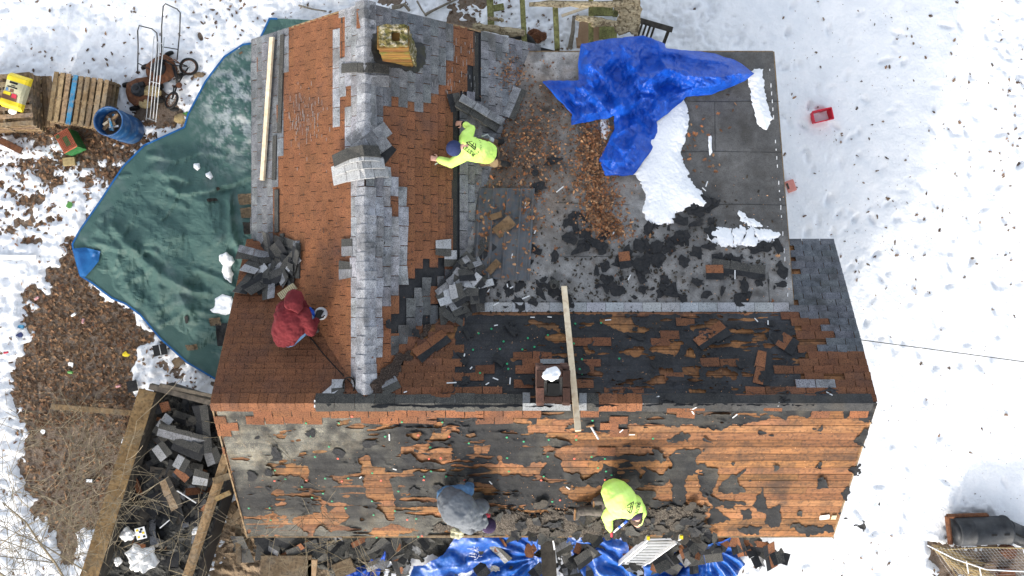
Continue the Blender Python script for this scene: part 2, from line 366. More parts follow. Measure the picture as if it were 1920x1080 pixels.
def mesh_np(name, P, faces, mat, parent=None, col=None, smooth=True, org=None):
    o0 = ORG[parent.name] if parent is not None else Vector(org if org is not None else tuple(P.mean(0)[:2]) + (P[:, 2].min(),))
    me = bpy.data.meshes.new(name); me.from_pydata((P - np.array(o0)).tolist(), [], faces)
    if me.polygons and me.polygons[0].normal.z < 0: me.flip_normals()
    c = np.ones((len(P), 4), np.float32)
    if col is not None: c[:, :3] = col
    me.color_attributes.new('Col', 'FLOAT_COLOR', 'POINT').data.foreach_set('color', c.ravel())
    if smooth: me.polygons.foreach_set('use_smooth', [True] * len(me.polygons))
    me.update(); return link(name, me, mat, parent, o0)
def layer(name, bbox, step, field, zfun, mat, parent=None, colf=None, smooth=True, thick=0):
    """an outline traced on the photograph, laid as a real sheet: zfun(px,py,F) -> height above sea of each vertex via the surface it lies on"""
    x0, y0, x1, y1 = bbox; X, Y = np.meshgrid(np.arange(x0, x1 + step, step, dtype=float), np.arange(y0, y1 + step, step, dtype=float))
    Fv = field(X, Y); V, faces, A = march(X, Y, Fv, [Fv])
    if len(V) == 0: return None
    Z = zfun(V[:, 0], V[:, 1], A[:, 0]); k = (H - Z) / F
    P = np.stack([(V[:, 0] - 960) * k, -(V[:, 1] - 540) * k, Z], 1)
    o = mesh_np(name, P, faces, mat, parent, colf(V[:, 0], V[:, 1], A[:, 0]) if colf else None, smooth)
    if thick:
        m = o.modifiers.new('s', 'SOLIDIFY'); m.thickness = thick; m.offset = -1
    return o
def planez(pl, h=0):
    def f(px, py, hh=0):
        dx = (px - 960) / F; dy = -(py - 540) / F; n = pl.n; o = pl.o + n * h
        t = ((o.x) * n.x + o.y * n.y + (o.z - H) * n.z) / (dx * n.x + dy * n.y - n.z)
        return H - t + hh
    return f
# ============================================================ THE HOUSE
house = empty('house', (0, 0, 0), 'white sided house in the middle whose shingle roof is being stripped', 'house')
def P4(pl, pts, h=0): return [pl.at(u, v, h) for u, v in pts]
cS = math.cos(math.atan(RP)); VS = 2.50 / cS; cN = math.cos(math.atan(NP)); VW = 2.22 / cN; cL = math.cos(math.atan(LP)); VL = (LY1 - LY0) / cL
m = MB()
m.prism(P4(PS, [(RX0, 0), (RX1, 0), (RX1, VS), (RX0, VS)]), (0, 0, -.11), col=(.5, .4, .35))
m.prism(P4(PN, [(RX0, 0), (RX1, 0), (RX1, VS), (RX0, VS)], .001), (0, 0, -.11), col=(.5, .4, .35))
m.build('roof_slab', 'dark_wood', house)
m = MB()
m.prism(P4(PW, [(RY + .3, 0), (NY1, 0), (NY1, VW), (RY + .3, VW)]), (0, 0, -.10), col=(1, 1, 1))
m.prism(P4(PE, [(RY + .3, 0), (NY1, 0), (NY1, 3.2 / cN), (RY + .3, 3.2 / cN)], .001), (0, 0, -.10))
m.build('roof_slab', 'black_felt', house)
# walls under the eaves
m = MB()
m.box((.47, -1.75, 1.2), (9.3, 4.4, 2.4)); m.box((-2.2, 1.9, 1.12), (3.9, 4.2, 2.24)); m.box((1.9, 2.0, .98), (4.6, 3.75, 1.96))
for x in (-4.18, 5.12): m.prism([(x, -3.95, 2.38), (x, .45, 2.38), (x, RY, 3.72)], (.02, 0, 0))
m.prism([(-4.15, 4.0, 2.2), (-.25, 4.0, 2.2), (NX, 4.0, 3.6)], (0, -.02, 0))
wl = m.build('wall', 'siding', house)
for (x, y, sx, sy) in ((5.125, -2.6, .03, .9), (-4.185, -2.7, .03, .9), (3.0, -3.955, 1.0, .03), (-.5, -3.955, 1.0, .03), (4.205, 2.2, .03, 1.0), (-4.155, 2.2, .03, 1.0)):
    m = MB(); m.box((x, y, 1.45), (sx, sy, 1.0)); w_ = m.build('window', 'opening_black', wl)
# fascia boards
m = MB()
def fas(p, q): m.beam(p, q, .025, .15, col=(1, .95, .85))
fas((RX0, -4.235, 2.40), (RX1, -4.235, 2.40)); fas((RX0 - .014, RY, RZ - .07), (RX0 - .014, -4.22, 2.39)); fas((RX0 - .014, RY, RZ - .07), (RX0 - .014, .78, 2.39))
fas((RX1 + .014, RY, RZ - .07), (RX1 + .014, -4.22, 2.39)); fas((RX1 + .014, RY, RZ - .07), (RX1 + .014, .78, 2.39)); fas((LX1, .795, 2.40), (RX1, .795, 2.40))
fas((NX, NY1 + .014, RZ - .07), (-4.42, NY1 + .014, 2.29)); fas((NX, NY1 + .014, RZ - .07), (.3, NY1 + .014, 2.09)); fas((-4.435, .4, 2.29), (-4.435, NY1, 2.29))
fas((.3, LY1 + .014, 2.12), (LX1, LY1 + .014, 2.12)); fas((LX1 + .014, LY0, 3.05), (LX1 + .014, LY1, 2.12))
m.build('fascia', 'old_wood', house)

# plank deck of the two main slopes
def boards(pl, u0, u1, v1, name, seed):
    r = random.Random(seed); m = MB(); v = 0.0
    while v < v1 - .02:
        w = min(.146, v1 - v); u = u0 + r.uniform(0, .02); base = r.uniform(.62, 1.15)
        while u < u1:
            l = min(r.uniform(1.6, 4.4), u1 - u)
            if u1 - u - l < .4: l = u1 - u
            g = base * r.uniform(.86, 1.12); col = (g, g * r.uniform(.93, 1.05), g * r.uniform(.85, 1.1)); a = r.uniform(0, .004); b_ = r.uniform(0, .004)
            if u + l >= u1 - .01: l += r.uniform(-.03, .03)
            top = [(u, v + .006, .012 + a), (u + l - .005, v + .006, .012 + b_), (u + l - .005, v + w - .005, .012 + b_ + r.uniform(-.002, .007)), (u, v + w - .005, .012 + a + r.uniform(-.002, .007))]
            vs = [pl.at(q[0], q[1], q[2]) for q in top] + [pl.at(q[0], q[1], .002) for q in top]
            m.add(vs, [(0, 1, 2, 3), (0, 4, 5, 1), (1, 5, 6, 2), (2, 6, 7, 3), (3, 7, 4, 0)], col)
            u += l
        v += w
    return m.build(name, 'deck_wood', house)
boards(PS, RX0 + .01, RX1 - .01, VS, 'plank_deck', 3); boards(PN, -1.6, RX1 - .01, VS, 'plank_deck', 5)

# shingle tabs laid in courses: tw along the course, ex down the slope
def tabs(pl, poly, mat, tw=.305, ex=.138, h0=.014, butt=.008, col=(1, 1, 1), var=.16, miss=0, lim=None, seed=0, holes=(), name='shingles', parent=None, slit=.012, hue=.04, jit=.0, off=.5):
    r = random.Random(seed); m = MB(); uvs = [pl.uv(pl.pix(*p)) for p in poly]
    u0 = min(a for a, b in uvs); u1 = max(a for a, b in uvs); v0 = min(b for a, b in uvs); v1 = max(b for a, b in uvs)
    lim = lim or (-99, 99, 0, 99); j = math.floor(v0 / ex)
    while j * ex < v1:
        ph = (j % 2) * tw * off + (j % 5) * .011; i = math.floor((u0 - ph) / tw) - 1; rowg = r.uniform(-.05, .05)
        while i * tw + ph < u1:
            a = max(i * tw + ph + slit / 2, lim[0]); b = min((i + 1) * tw + ph - slit / 2, lim[1]); c = max(j * ex - .012, lim[2]); d = min((j + 1) * ex, lim[3] + .015); i += 1
            if b - a < .03 or d - c < .03: continue
            x, y = px2(pl.at((a + b) / 2, (c + d) / 2))
            if not inpoly(x, y, poly) or any(inpoly(x, y, q) for q in holes) or r.random() < miss: continue
            g = 1 + rowg + r.uniform(-var, var); cc = (col[0] * g * (1 + r.uniform(-hue, hue)), col[1] * g, col[2] * g * (1 + r.uniform(-hue, hue)))
            lift = r.uniform(0, .004) + (r.uniform(.01, .03) if r.random() < .03 else 0); ja = r.uniform(-jit, jit); jb = r.uniform(-jit, jit)
            q = [(a, c, h0 - .003), (b, c, h0 - .003), (b, d + jb, h0 + butt + lift), (a, d + ja, h0 + butt + lift * r.uniform(.3, 1.2))]
            vs = [pl.at(*t) for t in q] + [pl.at(t[0], t[1], t[2] - .006) for t in q]
            m.add(vs, [(0, 1, 2, 3), (1, 5, 6, 2), (2, 6, 7, 3), (3, 7, 4, 0)], cc)
        j += 1
    if not m.v: return None
    return m.build(name, mat, parent or house)
limW = (RY, NY1 + .02, 0, VW + .03)
ridgeW = (683, -20)
# west slope of the north wing: old orange courses, newer grey ones left over them
GW1 = [(440, 60), (541, 60), (538, 150), (531, 250), (523, 340), (516, 350), (516, 452), (566, 455), (566, 522), (440, 530)]
GW2 = [(636, -10), (683, -10), (683, 740), (664, 740), (662, 345), (652, 262), (652, 225), (629, 225), (632, 100)]
tabs(PW, [(440, -10), (690, -10), (690, 760), (440, 560)], 'orange_shingle', lim=limW, seed=1, holes=(), var=.05, tw=.30, hue=.03, slit=.010, butt=.004)
tabs(PW, GW1, 'grey_shingle', lim=limW, seed=2, h0=.026, col=(.72, .74, .76))
tabs(PW, GW2, 'grey_shingle', lim=limW, seed=3, h0=.026, col=(1.25, 1.25, 1.28), holes=[[(640, 196), (663, 196), (663, 215), (640, 215)], [(652, 178), (668, 178), (668, 194), (652, 194)], [(645, 20), (651, 20), (648, 118), (640, 118)]])
# east slope
limE = (RY, NY1 + .02, 0, 3.15 / cN)
GE1 = [(683, -10), (843, -10), (841, 130), (827, 145), (812, 160), (800, 180), (797, 222), (770, 222), (716, 214), (716, 258), (683, 262)]
GE2 = [(683, 300), (733, 300), (733, 330), (755, 332), (755, 425), (768, 430), (764, 515), (762, 550), (722, 560), (720, 640), (704, 690), (690, 742), (683, 742)]
GE3 = [(897, 55), (1010, 55), (1010, 100), (960, 200), (925, 330), (905, 520), (880, 545), (858, 520), (858, 190), (905, 185)]
tabs(PE, [(683, -10), (905, -10), (897, 100), (860, 180), (845, 540), (760, 660), (690, 750)], 'orange_shingle', lim=limE, seed=4, var=.08, tw=.29, col=(.90, .92, .98), slit=.011, hue=.03, butt=.004,
     holes=[[(842, 180), (860, 180), (858, 470), (842, 470)], [(888, 60), (898, 60), (898, 185), (876, 178), (876, 130), (888, 130)], [(780, 500), (842, 500), (800, 560), (760, 640), (735, 640), (740, 560)]])
tabs(PE, GE1, 'grey_shingle', lim=limE, seed=5, h0=.026, col=(.66, .68, .70), miss=.006, holes=[[(729, 196), (743, 196), (743, 216), (729, 216)], [(759, 205), (770, 205), (770, 223), (759, 223)]])
tabs(PE, GE2, 'grey_shingle', lim=limE, seed=6, h0=.026, col=(.95, .97, 1.02), var=.22, miss=.05, jit=.02)
tabs(PE, GE3, 'grey_shingle', lim=limE, seed=7, h0=.026, col=(.80, .80, .82), miss=.02, var=.22)
tabs(PE, [(800, 505), (845, 500), (880, 515), (870, 560), (800, 600), (770, 640), (735, 650), (745, 570)], 'grey_shingle', lim=limE, seed=8, h0=.02, col=(.45, .46, .47), miss=.3, var=.3, jit=.03)
# thick dark butt strips where a stack of courses was cut through
m = MB()
def strip(pl, a, b, w, t, col=(1, 1, 1)):
    p, q = pl.pix(*a), pl.pix(*b); m.beam(p + pl.n * t * .4, q + pl.n * t * .4, w, t, up=pl.n, col=col)
CE = []
def cut_edges(lst):
    global m
    for a, b in lst:
        m = MB(); strip(PE if a[0] > 683 else PW, a, b, .10 if a[0] > 700 or a[0] < 600 else .045, .05 if a[0] < 600 else .02, (1, 1, 1) if a[0] < 600 else (.5, .5, .5)); m.build('cut_shingle_edge', 'dark_granule', house)
cut_edges([((533, 66), (527, 250)), ((519, 255), (517, 338)), ((522, 356), (522, 436)), ((532, 438), (532, 455)), ((562, 456), (561, 522)), ((852, 180), (850, 466)), ((891, 62), (891, 185)), ((642, 25), (641, 118))])

# north slope of the main gable, left of the valley and right
limN = (RX0 - .02, RX1 + .02, 0, VS + .03)
tabs(PN, [(395, 765), (452, 440), (520, 480), (690, 700), (690, 765)], 'orange_shingle', tw=.305, ex=.108, lim=limN, seed=9, h0=.02, var=.06, col=(.80, .82, .88), hue=.02, slit=.006)
NOR = [[(690, 765), (690, 740), (860, 590), (866, 612), (838, 640), (858, 655), (852, 700), (868, 720), (852, 742), (760, 765)],
       [(1478, 588), (1542, 590), (1548, 650), (1620, 655), (1650, 760), (1480, 755), (1482, 735), (1505, 715), (1498, 690), (1512, 665), (1492, 640)],
       [(840, 733), (960, 735), (960, 748), (840, 748)], [(977, 656), (1014, 656), (1014, 675), (977, 675)], [(963, 684), (1002, 680), (1000, 722), (965, 722)],
       [(1088, 706), (1110, 706), (1110, 726), (1088, 726)], [(1380, 735), (1440, 725), (1465, 735), (1450, 757), (1380, 757)], [(1440, 685), (1483, 688), (1480, 705), (1440, 703)], [(1150, 735), (1205, 727), (1210, 750), (1150, 765)],
       [(985, 590), (1010, 590), (1010, 606), (985, 604)], [(955, 592), (990, 592), (990, 606), (955, 606)]]
for k, q in enumerate(NOR): tabs(PN, q, 'orange_shingle', tw=.305, ex=.118, lim=limN, seed=20 + k, h0=.036, var=.13, miss=.05 if k > 1 else .03, col=(.72, .74, .82), jit=.01)
tabs(PN, [(990, 600), (1480, 595), (1480, 748), (1000, 748)], 'orange_shingle', tw=.305, ex=.118, lim=limN, seed=43, h0=.04, var=.2, miss=.90, col=(.7, .72, .8), jit=.02)
tabs(PN, [(850, 600), (960, 598), (960, 745), (850, 745)], 'orange_shingle', tw=.305, ex=.118, lim=limN, seed=44, h0=.04, var=.2, miss=.90, col=(.6, .62, .7), jit=.02)
tabs(PN, [(1484, 440), (1560, 440), (1625, 657), (1546, 660), (1536, 640), (1551, 628), (1541, 600), (1484, 592)], 'grey_shingle', tw=.305, ex=.118, lim=limN, seed=40, h0=.045, col=(.50, .53, .58), holes=[[(1537, 575), (1556, 575), (1556, 588), (1537, 588)], [(1543, 601), (1562, 601), (1562, 613), (1543, 613)]])
tabs(PN, [(1480, 711), (1556, 711), (1556, 728), (1480, 728)], 'grey_shingle', tw=.305, ex=.118, lim=limN, seed=41, h0=.05, col=(.9, .9, .95), var=.05)
# orange courses just over the ridge on the south slope
limS = (RX0 - .02, RX1 + .02, 0, VS + .02)
SOR = [[(395, 760), (610, 760), (610, 792), (540, 788), (450, 792), (447, 815), (424, 818), (424, 850), (405, 850)], [(610, 762), (1000, 762), (1000, 776), (935, 793), (900, 793), (870, 778), (823, 790), (680, 795), (676, 780), (610, 778)], [(1090, 765), (1210, 760), (1200, 772), (1090, 770)]]
tabs(PS, [(1090, 762), (1635, 757), (1630, 790), (1100, 790)], 'orange_shingle', tw=.29, ex=.125, lim=limS, seed=58, h0=.045, var=.2, miss=.82, col=(.9, .9, .9), jit=.02)
tabs(PS, [(640, 790), (1200, 790), (1200, 860), (640, 850)], 'orange_shingle', tw=.29, ex=.125, lim=limS, seed=59, h0=.045, var=.2, miss=.965, col=(.9, .9, .9), jit=.02)
for k, q in enumerate(SOR): tabs(PS, q, 'orange_shingle', tw=.29, ex=.125, lim=limS, seed=50 + k, h0=.04, var=.12, miss=.02 + .08 * k, col=(1.0, 1.0, 1.0), jit=.015)

# ---- roofing felt, torn
def lift_(F_, X, Y, amp, seed): return amp * np.exp(-np.maximum(F_, 0) / 5) * np.clip(fbm(X, Y, 30, 2, seed) + .25, 0, 1)
WOODS = [[(503, 868), (545, 868), (582, 872), (584, 910), (566, 912), (560, 895), (515, 893)], [(505, 915), (537, 917), (532, 935), (505, 933)], [(500, 933), (600, 934), (597, 940), (500, 940)],
 [(675, 862), (692, 858), (700, 872), (722, 878), (735, 915), (742, 938), (703, 942), (690, 932), (685, 895)], [(511, 974), (541, 974), (538, 985), (516, 985)], [(545, 975), (600, 962), (606, 945), (615, 962), (640, 950), (660, 972), (632, 985), (620, 1000), (600, 985), (585, 1005), (560, 985)],
 [(752, 837), (802, 836), (785, 851), (755, 851)], [(765, 852), (862, 852), (860, 862), (768, 863)], [(708, 946), (737, 945), (738, 972), (727, 977)], [(695, 988), (735, 986), (775, 993), (737, 1003), (695, 1002)], [(812, 812), (840, 812), (838, 822), (812, 820)],
 [(860, 812), (900, 812), (898, 823), (862, 823)], [(888, 834), (917, 837), (914, 852), (890, 851)], [(822, 850), (862, 852), (862, 862), (822, 862)], [(928, 852), (945, 853), (944, 868), (975, 872), (998, 890), (960, 892), (940, 890)], [(990, 863), (1027, 867), (1013, 889), (993, 887)],
 [(1050, 866), (1075, 863), (1137, 865), (1128, 882), (1110, 885), (1097, 897), (1085, 882), (1060, 882)], [(1040, 814), (1130, 813), (1280, 810), (1280, 828), (1240, 835), (1100, 836), (1060, 825)], [(1035, 856), (1060, 838), (1140, 838), (1280, 835), (1280, 852), (1150, 853), (1050, 866)],
 [(1048, 914), (1137, 914), (1139, 948), (1075, 945), (1050, 927)], [(988, 800), (1058, 793), (1055, 808), (992, 810)], [(1173, 796), (1209, 796), (1206, 814), (1185, 812)], [(1010, 790), (1072, 792), (1050, 798), (1012, 796)],
 [(1178, 866), (1255, 864), (1250, 882), (1262, 890), (1238, 893), (1215, 885), (1200, 905), (1195, 882)], [(1232, 915), (1262, 913), (1258, 928), (1236, 930)], [(760, 812), (785, 812), (780, 822), (762, 820)],
 [(1222, 815), (1230, 800), (1250, 800), (1310, 797), (1345, 798), (1400, 790), (1470, 790), (1500, 784), (1560, 770), (1630, 795), (1615, 850), (1560, 1010), (1335, 1010), (1292, 985), (1290, 942), (1235, 930), (1240, 905), (1262, 890), (1250, 862), (1225, 840)]]
FELTS = [[(1250, 826), (1275, 812), (1299, 813), (1297, 825), (1270, 830)], [(1318, 824), (1345, 830), (1337, 835)], [(1252, 855), (1275, 845), (1322, 843), (1302, 865), (1347, 880), (1330, 892), (1300, 887), (1287, 905), (1282, 947), (1262, 942), (1256, 900), (1243, 890), (1262, 880)],
 [(1308, 890), (1342, 884), (1347, 900), (1337, 930), (1360, 947), (1340, 947), (1316, 930), (1310, 912)], [(1345, 912), (1400, 873), (1404, 882), (1382, 905), (1397, 922), (1345, 924)], [(1408, 947), (1430, 917), (1442, 950), (1467, 943), (1462, 992), (1438, 992), (1433, 965), (1413, 957)],
 [(1383, 955), (1407, 950), (1417, 972), (1393, 977)], [(1338, 953), (1357, 960), (1372, 977), (1328, 984)], [(1383, 992), (1427, 989), (1422, 1001), (1386, 1000)], [(1490, 986), (1562, 983), (1564, 997), (1520, 1005), (1493, 1002)], [(1603, 825), (1628, 793), (1622, 840)], [(1530, 917), (1545, 893), (1552, 914)], [(1523, 804), (1540, 803), (1542, 819)], [(1365, 868), (1380, 866), (1378, 878)], [(1450, 873), (1465, 876), (1455, 884)], [(1590, 880), (1612, 872), (1608, 895)], [(1575, 925), (1590, 915), (1588, 945)], [(1225, 845), (1245, 850), (1240, 870)], [(1480, 985), (1500, 982), (1498, 1003)]]
def fieldS(X, Y):
    nz = fbm(X * .7, Y, 36, 5, 5) * 12 + fbm(X, Y, 8, 3, 8) * 5
    f = np.full(X.shape, 60.0) + 0 * X
    f = np.minimum(f, sdpoly(X, Y, [(404, 762), (1646, 755), (1561, 1004), (464, 1006)]) * 3 + nz * .05)
    for q in WOODS: f = np.minimum(f, -sdpoly(X, Y, q) - 1 + nz * (.9 if q[0][0] != 1222 else 1.4))
    hole = (.46 - fbm(X * .35, Y, 15, 4, 21)) * 50; f = np.minimum(f, np.where(Y > 768, hole, 60))
    st = (.26 - fbm(X * .14, Y, 9, 4, 27)) * 40 + np.clip((900 - X) / 60, 0, 14); f = np.minimum(f, np.where(Y > 772, st, 60))
    cr = np.abs(fbm(X * .6, Y, 50, 6, 77)) * 80 - .2 + np.clip(fbm(X, Y, 120, 2, 3) * 6, 0, 9); f = np.minimum(f, cr)
    nz2 = fbm(X, Y, 22, 5, 88) * 9 + fbm(X, Y, 6, 3, 89) * 5
    for q in FELTS: f = np.maximum(f, sdpoly(X, Y, q) + nz2)
    f = np.maximum(f, np.where((X > 1200) & (Y > 800), (fbm(X * .6, Y, 22, 4, 99) - .53) * 60, -9))
    return f
zS = planez(PS, .022)
def colS(X, Y, F_):
    t = np.clip((735 - X + 40 * fbm(X, Y, 70, 3, 2)) / 90, 0, 1) * np.clip((905 + (470 - X) * .25 + 30 * fbm(X, Y, 50, 3, 14) - Y) / 40 + .15, .12, 1)
    t = t * np.clip(.72 + 1.1 * fbm(X, Y, 26, 5, 91), .15, 1.3)
    t = np.maximum(t, np.clip((Y - 955 + 25 * fbm(X, Y, 40, 3, 4)) / 25, 0, 1) * .42 * (X < 1300))
    t = np.maximum(t, .16 * np.clip(fbm(X, Y, 60, 3, 44) * 3 - .3, 0, 1))
    t = np.maximum(t, .55 * np.clip((1400 - X) / 80, 0, 1) * np.clip((X - 1100) / 120, 0, 1) * np.clip((800 - Y) / 8, 0, 1) * np.clip((Y - 755) / 5, 0, 1) * .22)
    g = 1 - .25 * (np.abs(((Y + .02 * X) % 17) - 8) < 1.0)
    g = g * .72; return np.stack([(1 + 12 * t) * g, (1 + 10.5 * t) * g, (1 + 7.2 * t) * g], 1)
def hS(X, Y, F_): return zS(X, Y) + .012 * fbm(X, Y, 40, 3, 6) + lift_(F_, X, Y, .05, 9) + .004 * np.cos((Y + .02 * X) / 17 * 2 * np.pi)
layer('roofing_felt', (400, 752, 1650, 1010), 2.0, fieldS, hS, 'black_felt', house, colS)
WN = [[(995, 602), (1040, 605), (1047, 619), (1010, 614)], [(962, 621), (977, 630), (970, 636)], [(1028, 632), (1060, 630), (1107, 640), (1040, 643)], [(1130, 600), (1180, 598), (1197, 612), (1180, 622), (1150, 611)], [(1093, 645), (1112, 660), (1100, 664)], [(1165, 660), (1200, 656), (1198, 664)], [(1220, 655), (1245, 641), (1274, 644), (1268, 661), (1230, 659)],
 [(1248, 620), (1262, 627), (1250, 630)], [(1295, 611), (1345, 598), (1350, 619), (1300, 619)], [(1408, 636), (1440, 618), (1440, 638), (1412, 640)], [(1278, 687), (1312, 689), (1307, 706), (1285, 702)], [(1323, 700), (1360, 690), (1392, 705), (1330, 707)], [(1235, 690), (1262, 690), (1262, 702), (1240, 702)], [(1013, 660), (1070, 663), (1070, 669), (1015, 670)], [(1290, 730), (1322, 732), (1310, 744), (1295, 742)], [(1040, 648), (1060, 650), (1055, 656)], [(1285, 668), (1295, 655), (1300, 668)]]
def fieldN(X, Y):
    nz = fbm(X * .7, Y, 30, 5, 51) * 9 + fbm(X, Y, 7, 3, 52) * 5
    f = sdpoly(X, Y, [(862, 590), (1485, 588), (1495, 640), (1515, 660), (1500, 715), (1640, 745), (1645, 757), (690, 765), (735, 742), (850, 735), (848, 650)]) + nz * .6
    for q in WN: f = np.minimum(f, -sdpoly(X, Y, q) - 1 + nz)
    f = np.minimum(f, np.where(X > 1020, (.44 - fbm(X * .45, Y, 18, 4, 61)) * 50, 60))
    f = np.minimum(f, np.where(X > 980, (.36 - fbm(X * .16, Y, 8, 4, 67)) * 40, 60))
    f = np.minimum(f, np.where(X > 1040, np.abs(fbm(X, Y, 60, 5, 78)) * 90 - .5, 60))
    return f
zN_ = planez(PN, .024)
def hN(X, Y, F_): return zN_(X, Y) + .012 * fbm(X, Y, 40, 3, 66) + lift_(F_, X, Y, .05, 19) + np.where((X > 1150) & (X < 1365), .07 * np.exp(-((Y - 708 - .03 * (X - 1150)) / 5) ** 2) * np.sin((X - 1150) / 215 * np.pi), 0)
def colN(X, Y, F_):
    t = .08 + .22 * np.clip(fbm(X, Y, 60, 3, 70) * 2.4, 0, 1) + .35 * np.clip((X - 1330) / 40, 0, 1) * (Y < 605); g = 1 - .25 * (np.abs(((Y + .01 * X) % 16) - 8) < .8)
    return np.stack([(1 + 2.2 * t) * g, (1 + 2.1 * t) * g, (1 + 2.1 * t) * g], 1)
layer('roofing_felt', (680, 585, 1650, 768), 2.0, fieldN, hN, 'black_felt', house, colN)
# granule-faced cap strip left along the ridge
def rcap(x0, x1, r, seed, mat, col=(1, 1, 1), seg=.30, gap=.004, z=.02, wd=.13):
    rr = random.Random(seed); m = MB(); x = x0
    while x < x1:
        l = min(seg, x1 - x); g = rr.uniform(.8, 1.2); w = wd * rr.uniform(.92, 1.08); h1 = rr.uniform(0, .01)
        prof = [(w, -RP * w + z), (w * .4, -RP * w * .4 + z + .008), (0, z + .006 + h1), (-w * .4, -RP * w * .4 + z + .008), (-w, -RP * w + z)]
        vs = [(xx, RY + p[0], RZ + p[1] + .004 * k) for k, xx in enumerate((x, x + l - gap)) for p in prof]
        m.add(vs, [(i, i + 5, i + 6, i + 1) for i in range(4)], tuple(c_ * g for c_ in col)); x += l
    return m.build('ridge_cap', mat, house, smooth=False)
rcap(-2.95, .25, .1, 1, 'dark_granule', z=.055); rcap(1.1, 5.4, .1, 2, 'black_felt', col=(2, 1.9, 1.7), z=.05, seg=1.1)
rcap(RX0, -2.9, .1, 3, 'orange_shingle', col=(1.0, 1, 1), seg=.14, z=.05); rcap(1.1, 1.3, .1, 4, 'dark_granule', z=.06); rcap(1.3, 1.95, .1, 5, 'orange_shingle', seg=.14, z=.06)
# north-wing ridge cap: grey tabs bent over the ridge, one every 14 cm
m = MB(); rr = random.Random(5); y = RY + .12
while y < NY1:
    if not (1.45 < y < 2.0):
        g = rr.uniform(.85, 1.2); w = .15 * rr.uniform(.94, 1.06); sx = rr.uniform(-.012, .012); l = .145
        prof = [(t * w + sx, -NP * abs(t * w) * (1 if abs(t) > .3 else .75) + .034 + (.0 if abs(t) > .3 else .004)) for t in (-1, -.5, -.2, 0, .2, .5, 1)]
        vs = [(NX + p[0], yy, RZ + p[1] + dz) for yy, dz in ((y, 0), (y + l + .03, .012)) for p in prof]
        m.add(vs, [(i, i + 7, i + 8, i + 1) for i in range(6)], (1.15 * g, 1.17 * g, 1.22 * g))
    y += .14
m.build('ridge_cap', 'grey_shingle', house)

# ---- low roof: rolled roofing, its seams, the white apron row and the metal sheets on it
zLp = planez(PL, .004); LC = [px2(PL.at(u, v)) for u, v in ((-1.3, 0), (LX1, 0), (LX1, VL), (-1.3, VL))]
def colL(X, Y, F_):
    n = fbm(X, Y, 60, 4, 31); r_ = np.clip((X - 1215 + 60 * n) / 70, 0, 1) * np.clip((470 + 30 * n - Y) / 50, 0, 1)
    b = (1.22 - .66 * r_) * (1 + .34 * n) * (1 + .28 * fbm(X, Y, 9, 4, 32) * (1 - .6 * r_)) * (1 - .45 * np.clip(fbm(X, Y, 26, 5, 38) * 4 - .7, 0, 1) * (1 - r_))
    b = b * (1 + .75 * np.clip((1130 - X + 30 * n) / 40, 0, 1) * np.clip((165 - Y + 20 * n) / 20, 0, 1))
    d = np.clip(1.5 - np.hypot((X - 985) / 130, (Y - 250) / 125) + 1.1 * n + .5 * fbm(X, Y, 12, 3, 39), 0, 1.5); d = np.maximum(d, .8 * np.clip(1 - np.hypot((X - 880) / 60, (Y - 580) / 90) + .5 * n, 0, 1)); d = np.maximum(d, np.clip(fbm(X, Y, 45, 4, 36) * 3 - .9, 0, 1) * .75 * (Y > 430))
    b = np.maximum(b * (1 - .42 * d), .1); return np.stack([b, b * (1 - .16 * d), b * (1 - .28 * d)], 1)
layer('rolled_roofing', (780, 80, 1500, 600), 3.0, lambda X, Y: sdpoly(X, Y, LC), lambda X, Y, F_: zLp(X, Y) + .006 * fbm(X, Y, 50, 3, 33) * (F_ > 3), 'rolled_roofing', house, colL)
m = MB(); m.prism(P4(PL, [(-1.3, 0), (LX1, 0), (LX1, VL), (-1.3, VL)], -.012), (0, 0, -.10)); m.prism([(LX1 - .03, LY0, LZ0 - .12), (LX1 - .03, .78, 2.8), (LX1 - .03, .78, 2.3), (LX1 - .03, LY0, 2.6)], (.02, 0, 0)); m.build('roof_slab', 'dark_wood', house)
m = MB()
def rib(pl, pts, w=.012, t=.006, col=(1, 1, 1), h=.006):
    for a, b in zip(pts[:-1], pts[1:]): m.beam(pl.pix(*a, h), pl.pix(*b, h), w, t, up=pl.n, col=col)
for pts in ([(1290, 190), (1340, 191), (1462, 190)], [(1270, 285), (1340, 284), (1465, 286)], [(1330, 384), (1400, 383), (1474, 385)], [(1340, 191), (1341, 285)], [(1040, 480), (1100, 481), (1200, 480)], [(1040, 380), (1180, 384)], [(1440, 510), (1443, 570)], [(1268, 520), (1266, 572)]):
    m = MB(); rib(PL, pts, .006, .004); m.build('roofing_seam', 'tar', house)
m = MB(); r_ = random.Random(2)
for t in np.arange(0, 1, .032):
    if r_.random() < .8: a = LX1 - .09; v = VL * (1 - t) - .05; m = MB(); m.box(PL.at(a, v, .01), (.014, r_.uniform(.03, .09), .006)); m.build('edge_nail_strip', 'strip_white', house)
tabs(PL, [(878, 566), (1487, 568), (1487, 600), (878, 600)], 'white_shingle', tw=.30, ex=.15, lim=(-1.3, 4.45, 0, .15), seed=60, h0=.02, var=.10, col=(.85, .87, .9), slit=.006, holes=[[(1118, 560), (1150, 560), (1150, 600), (1118, 600)]])
tabs(PL, [(1480, 540), (1536, 545), (1536, 600), (1480, 600)], 'rolled_roofing', tw=.30, ex=.30, lim=(4.0, 4.52, 0, .3), seed=61, h0=.012, col=(1, 1, 1.05))
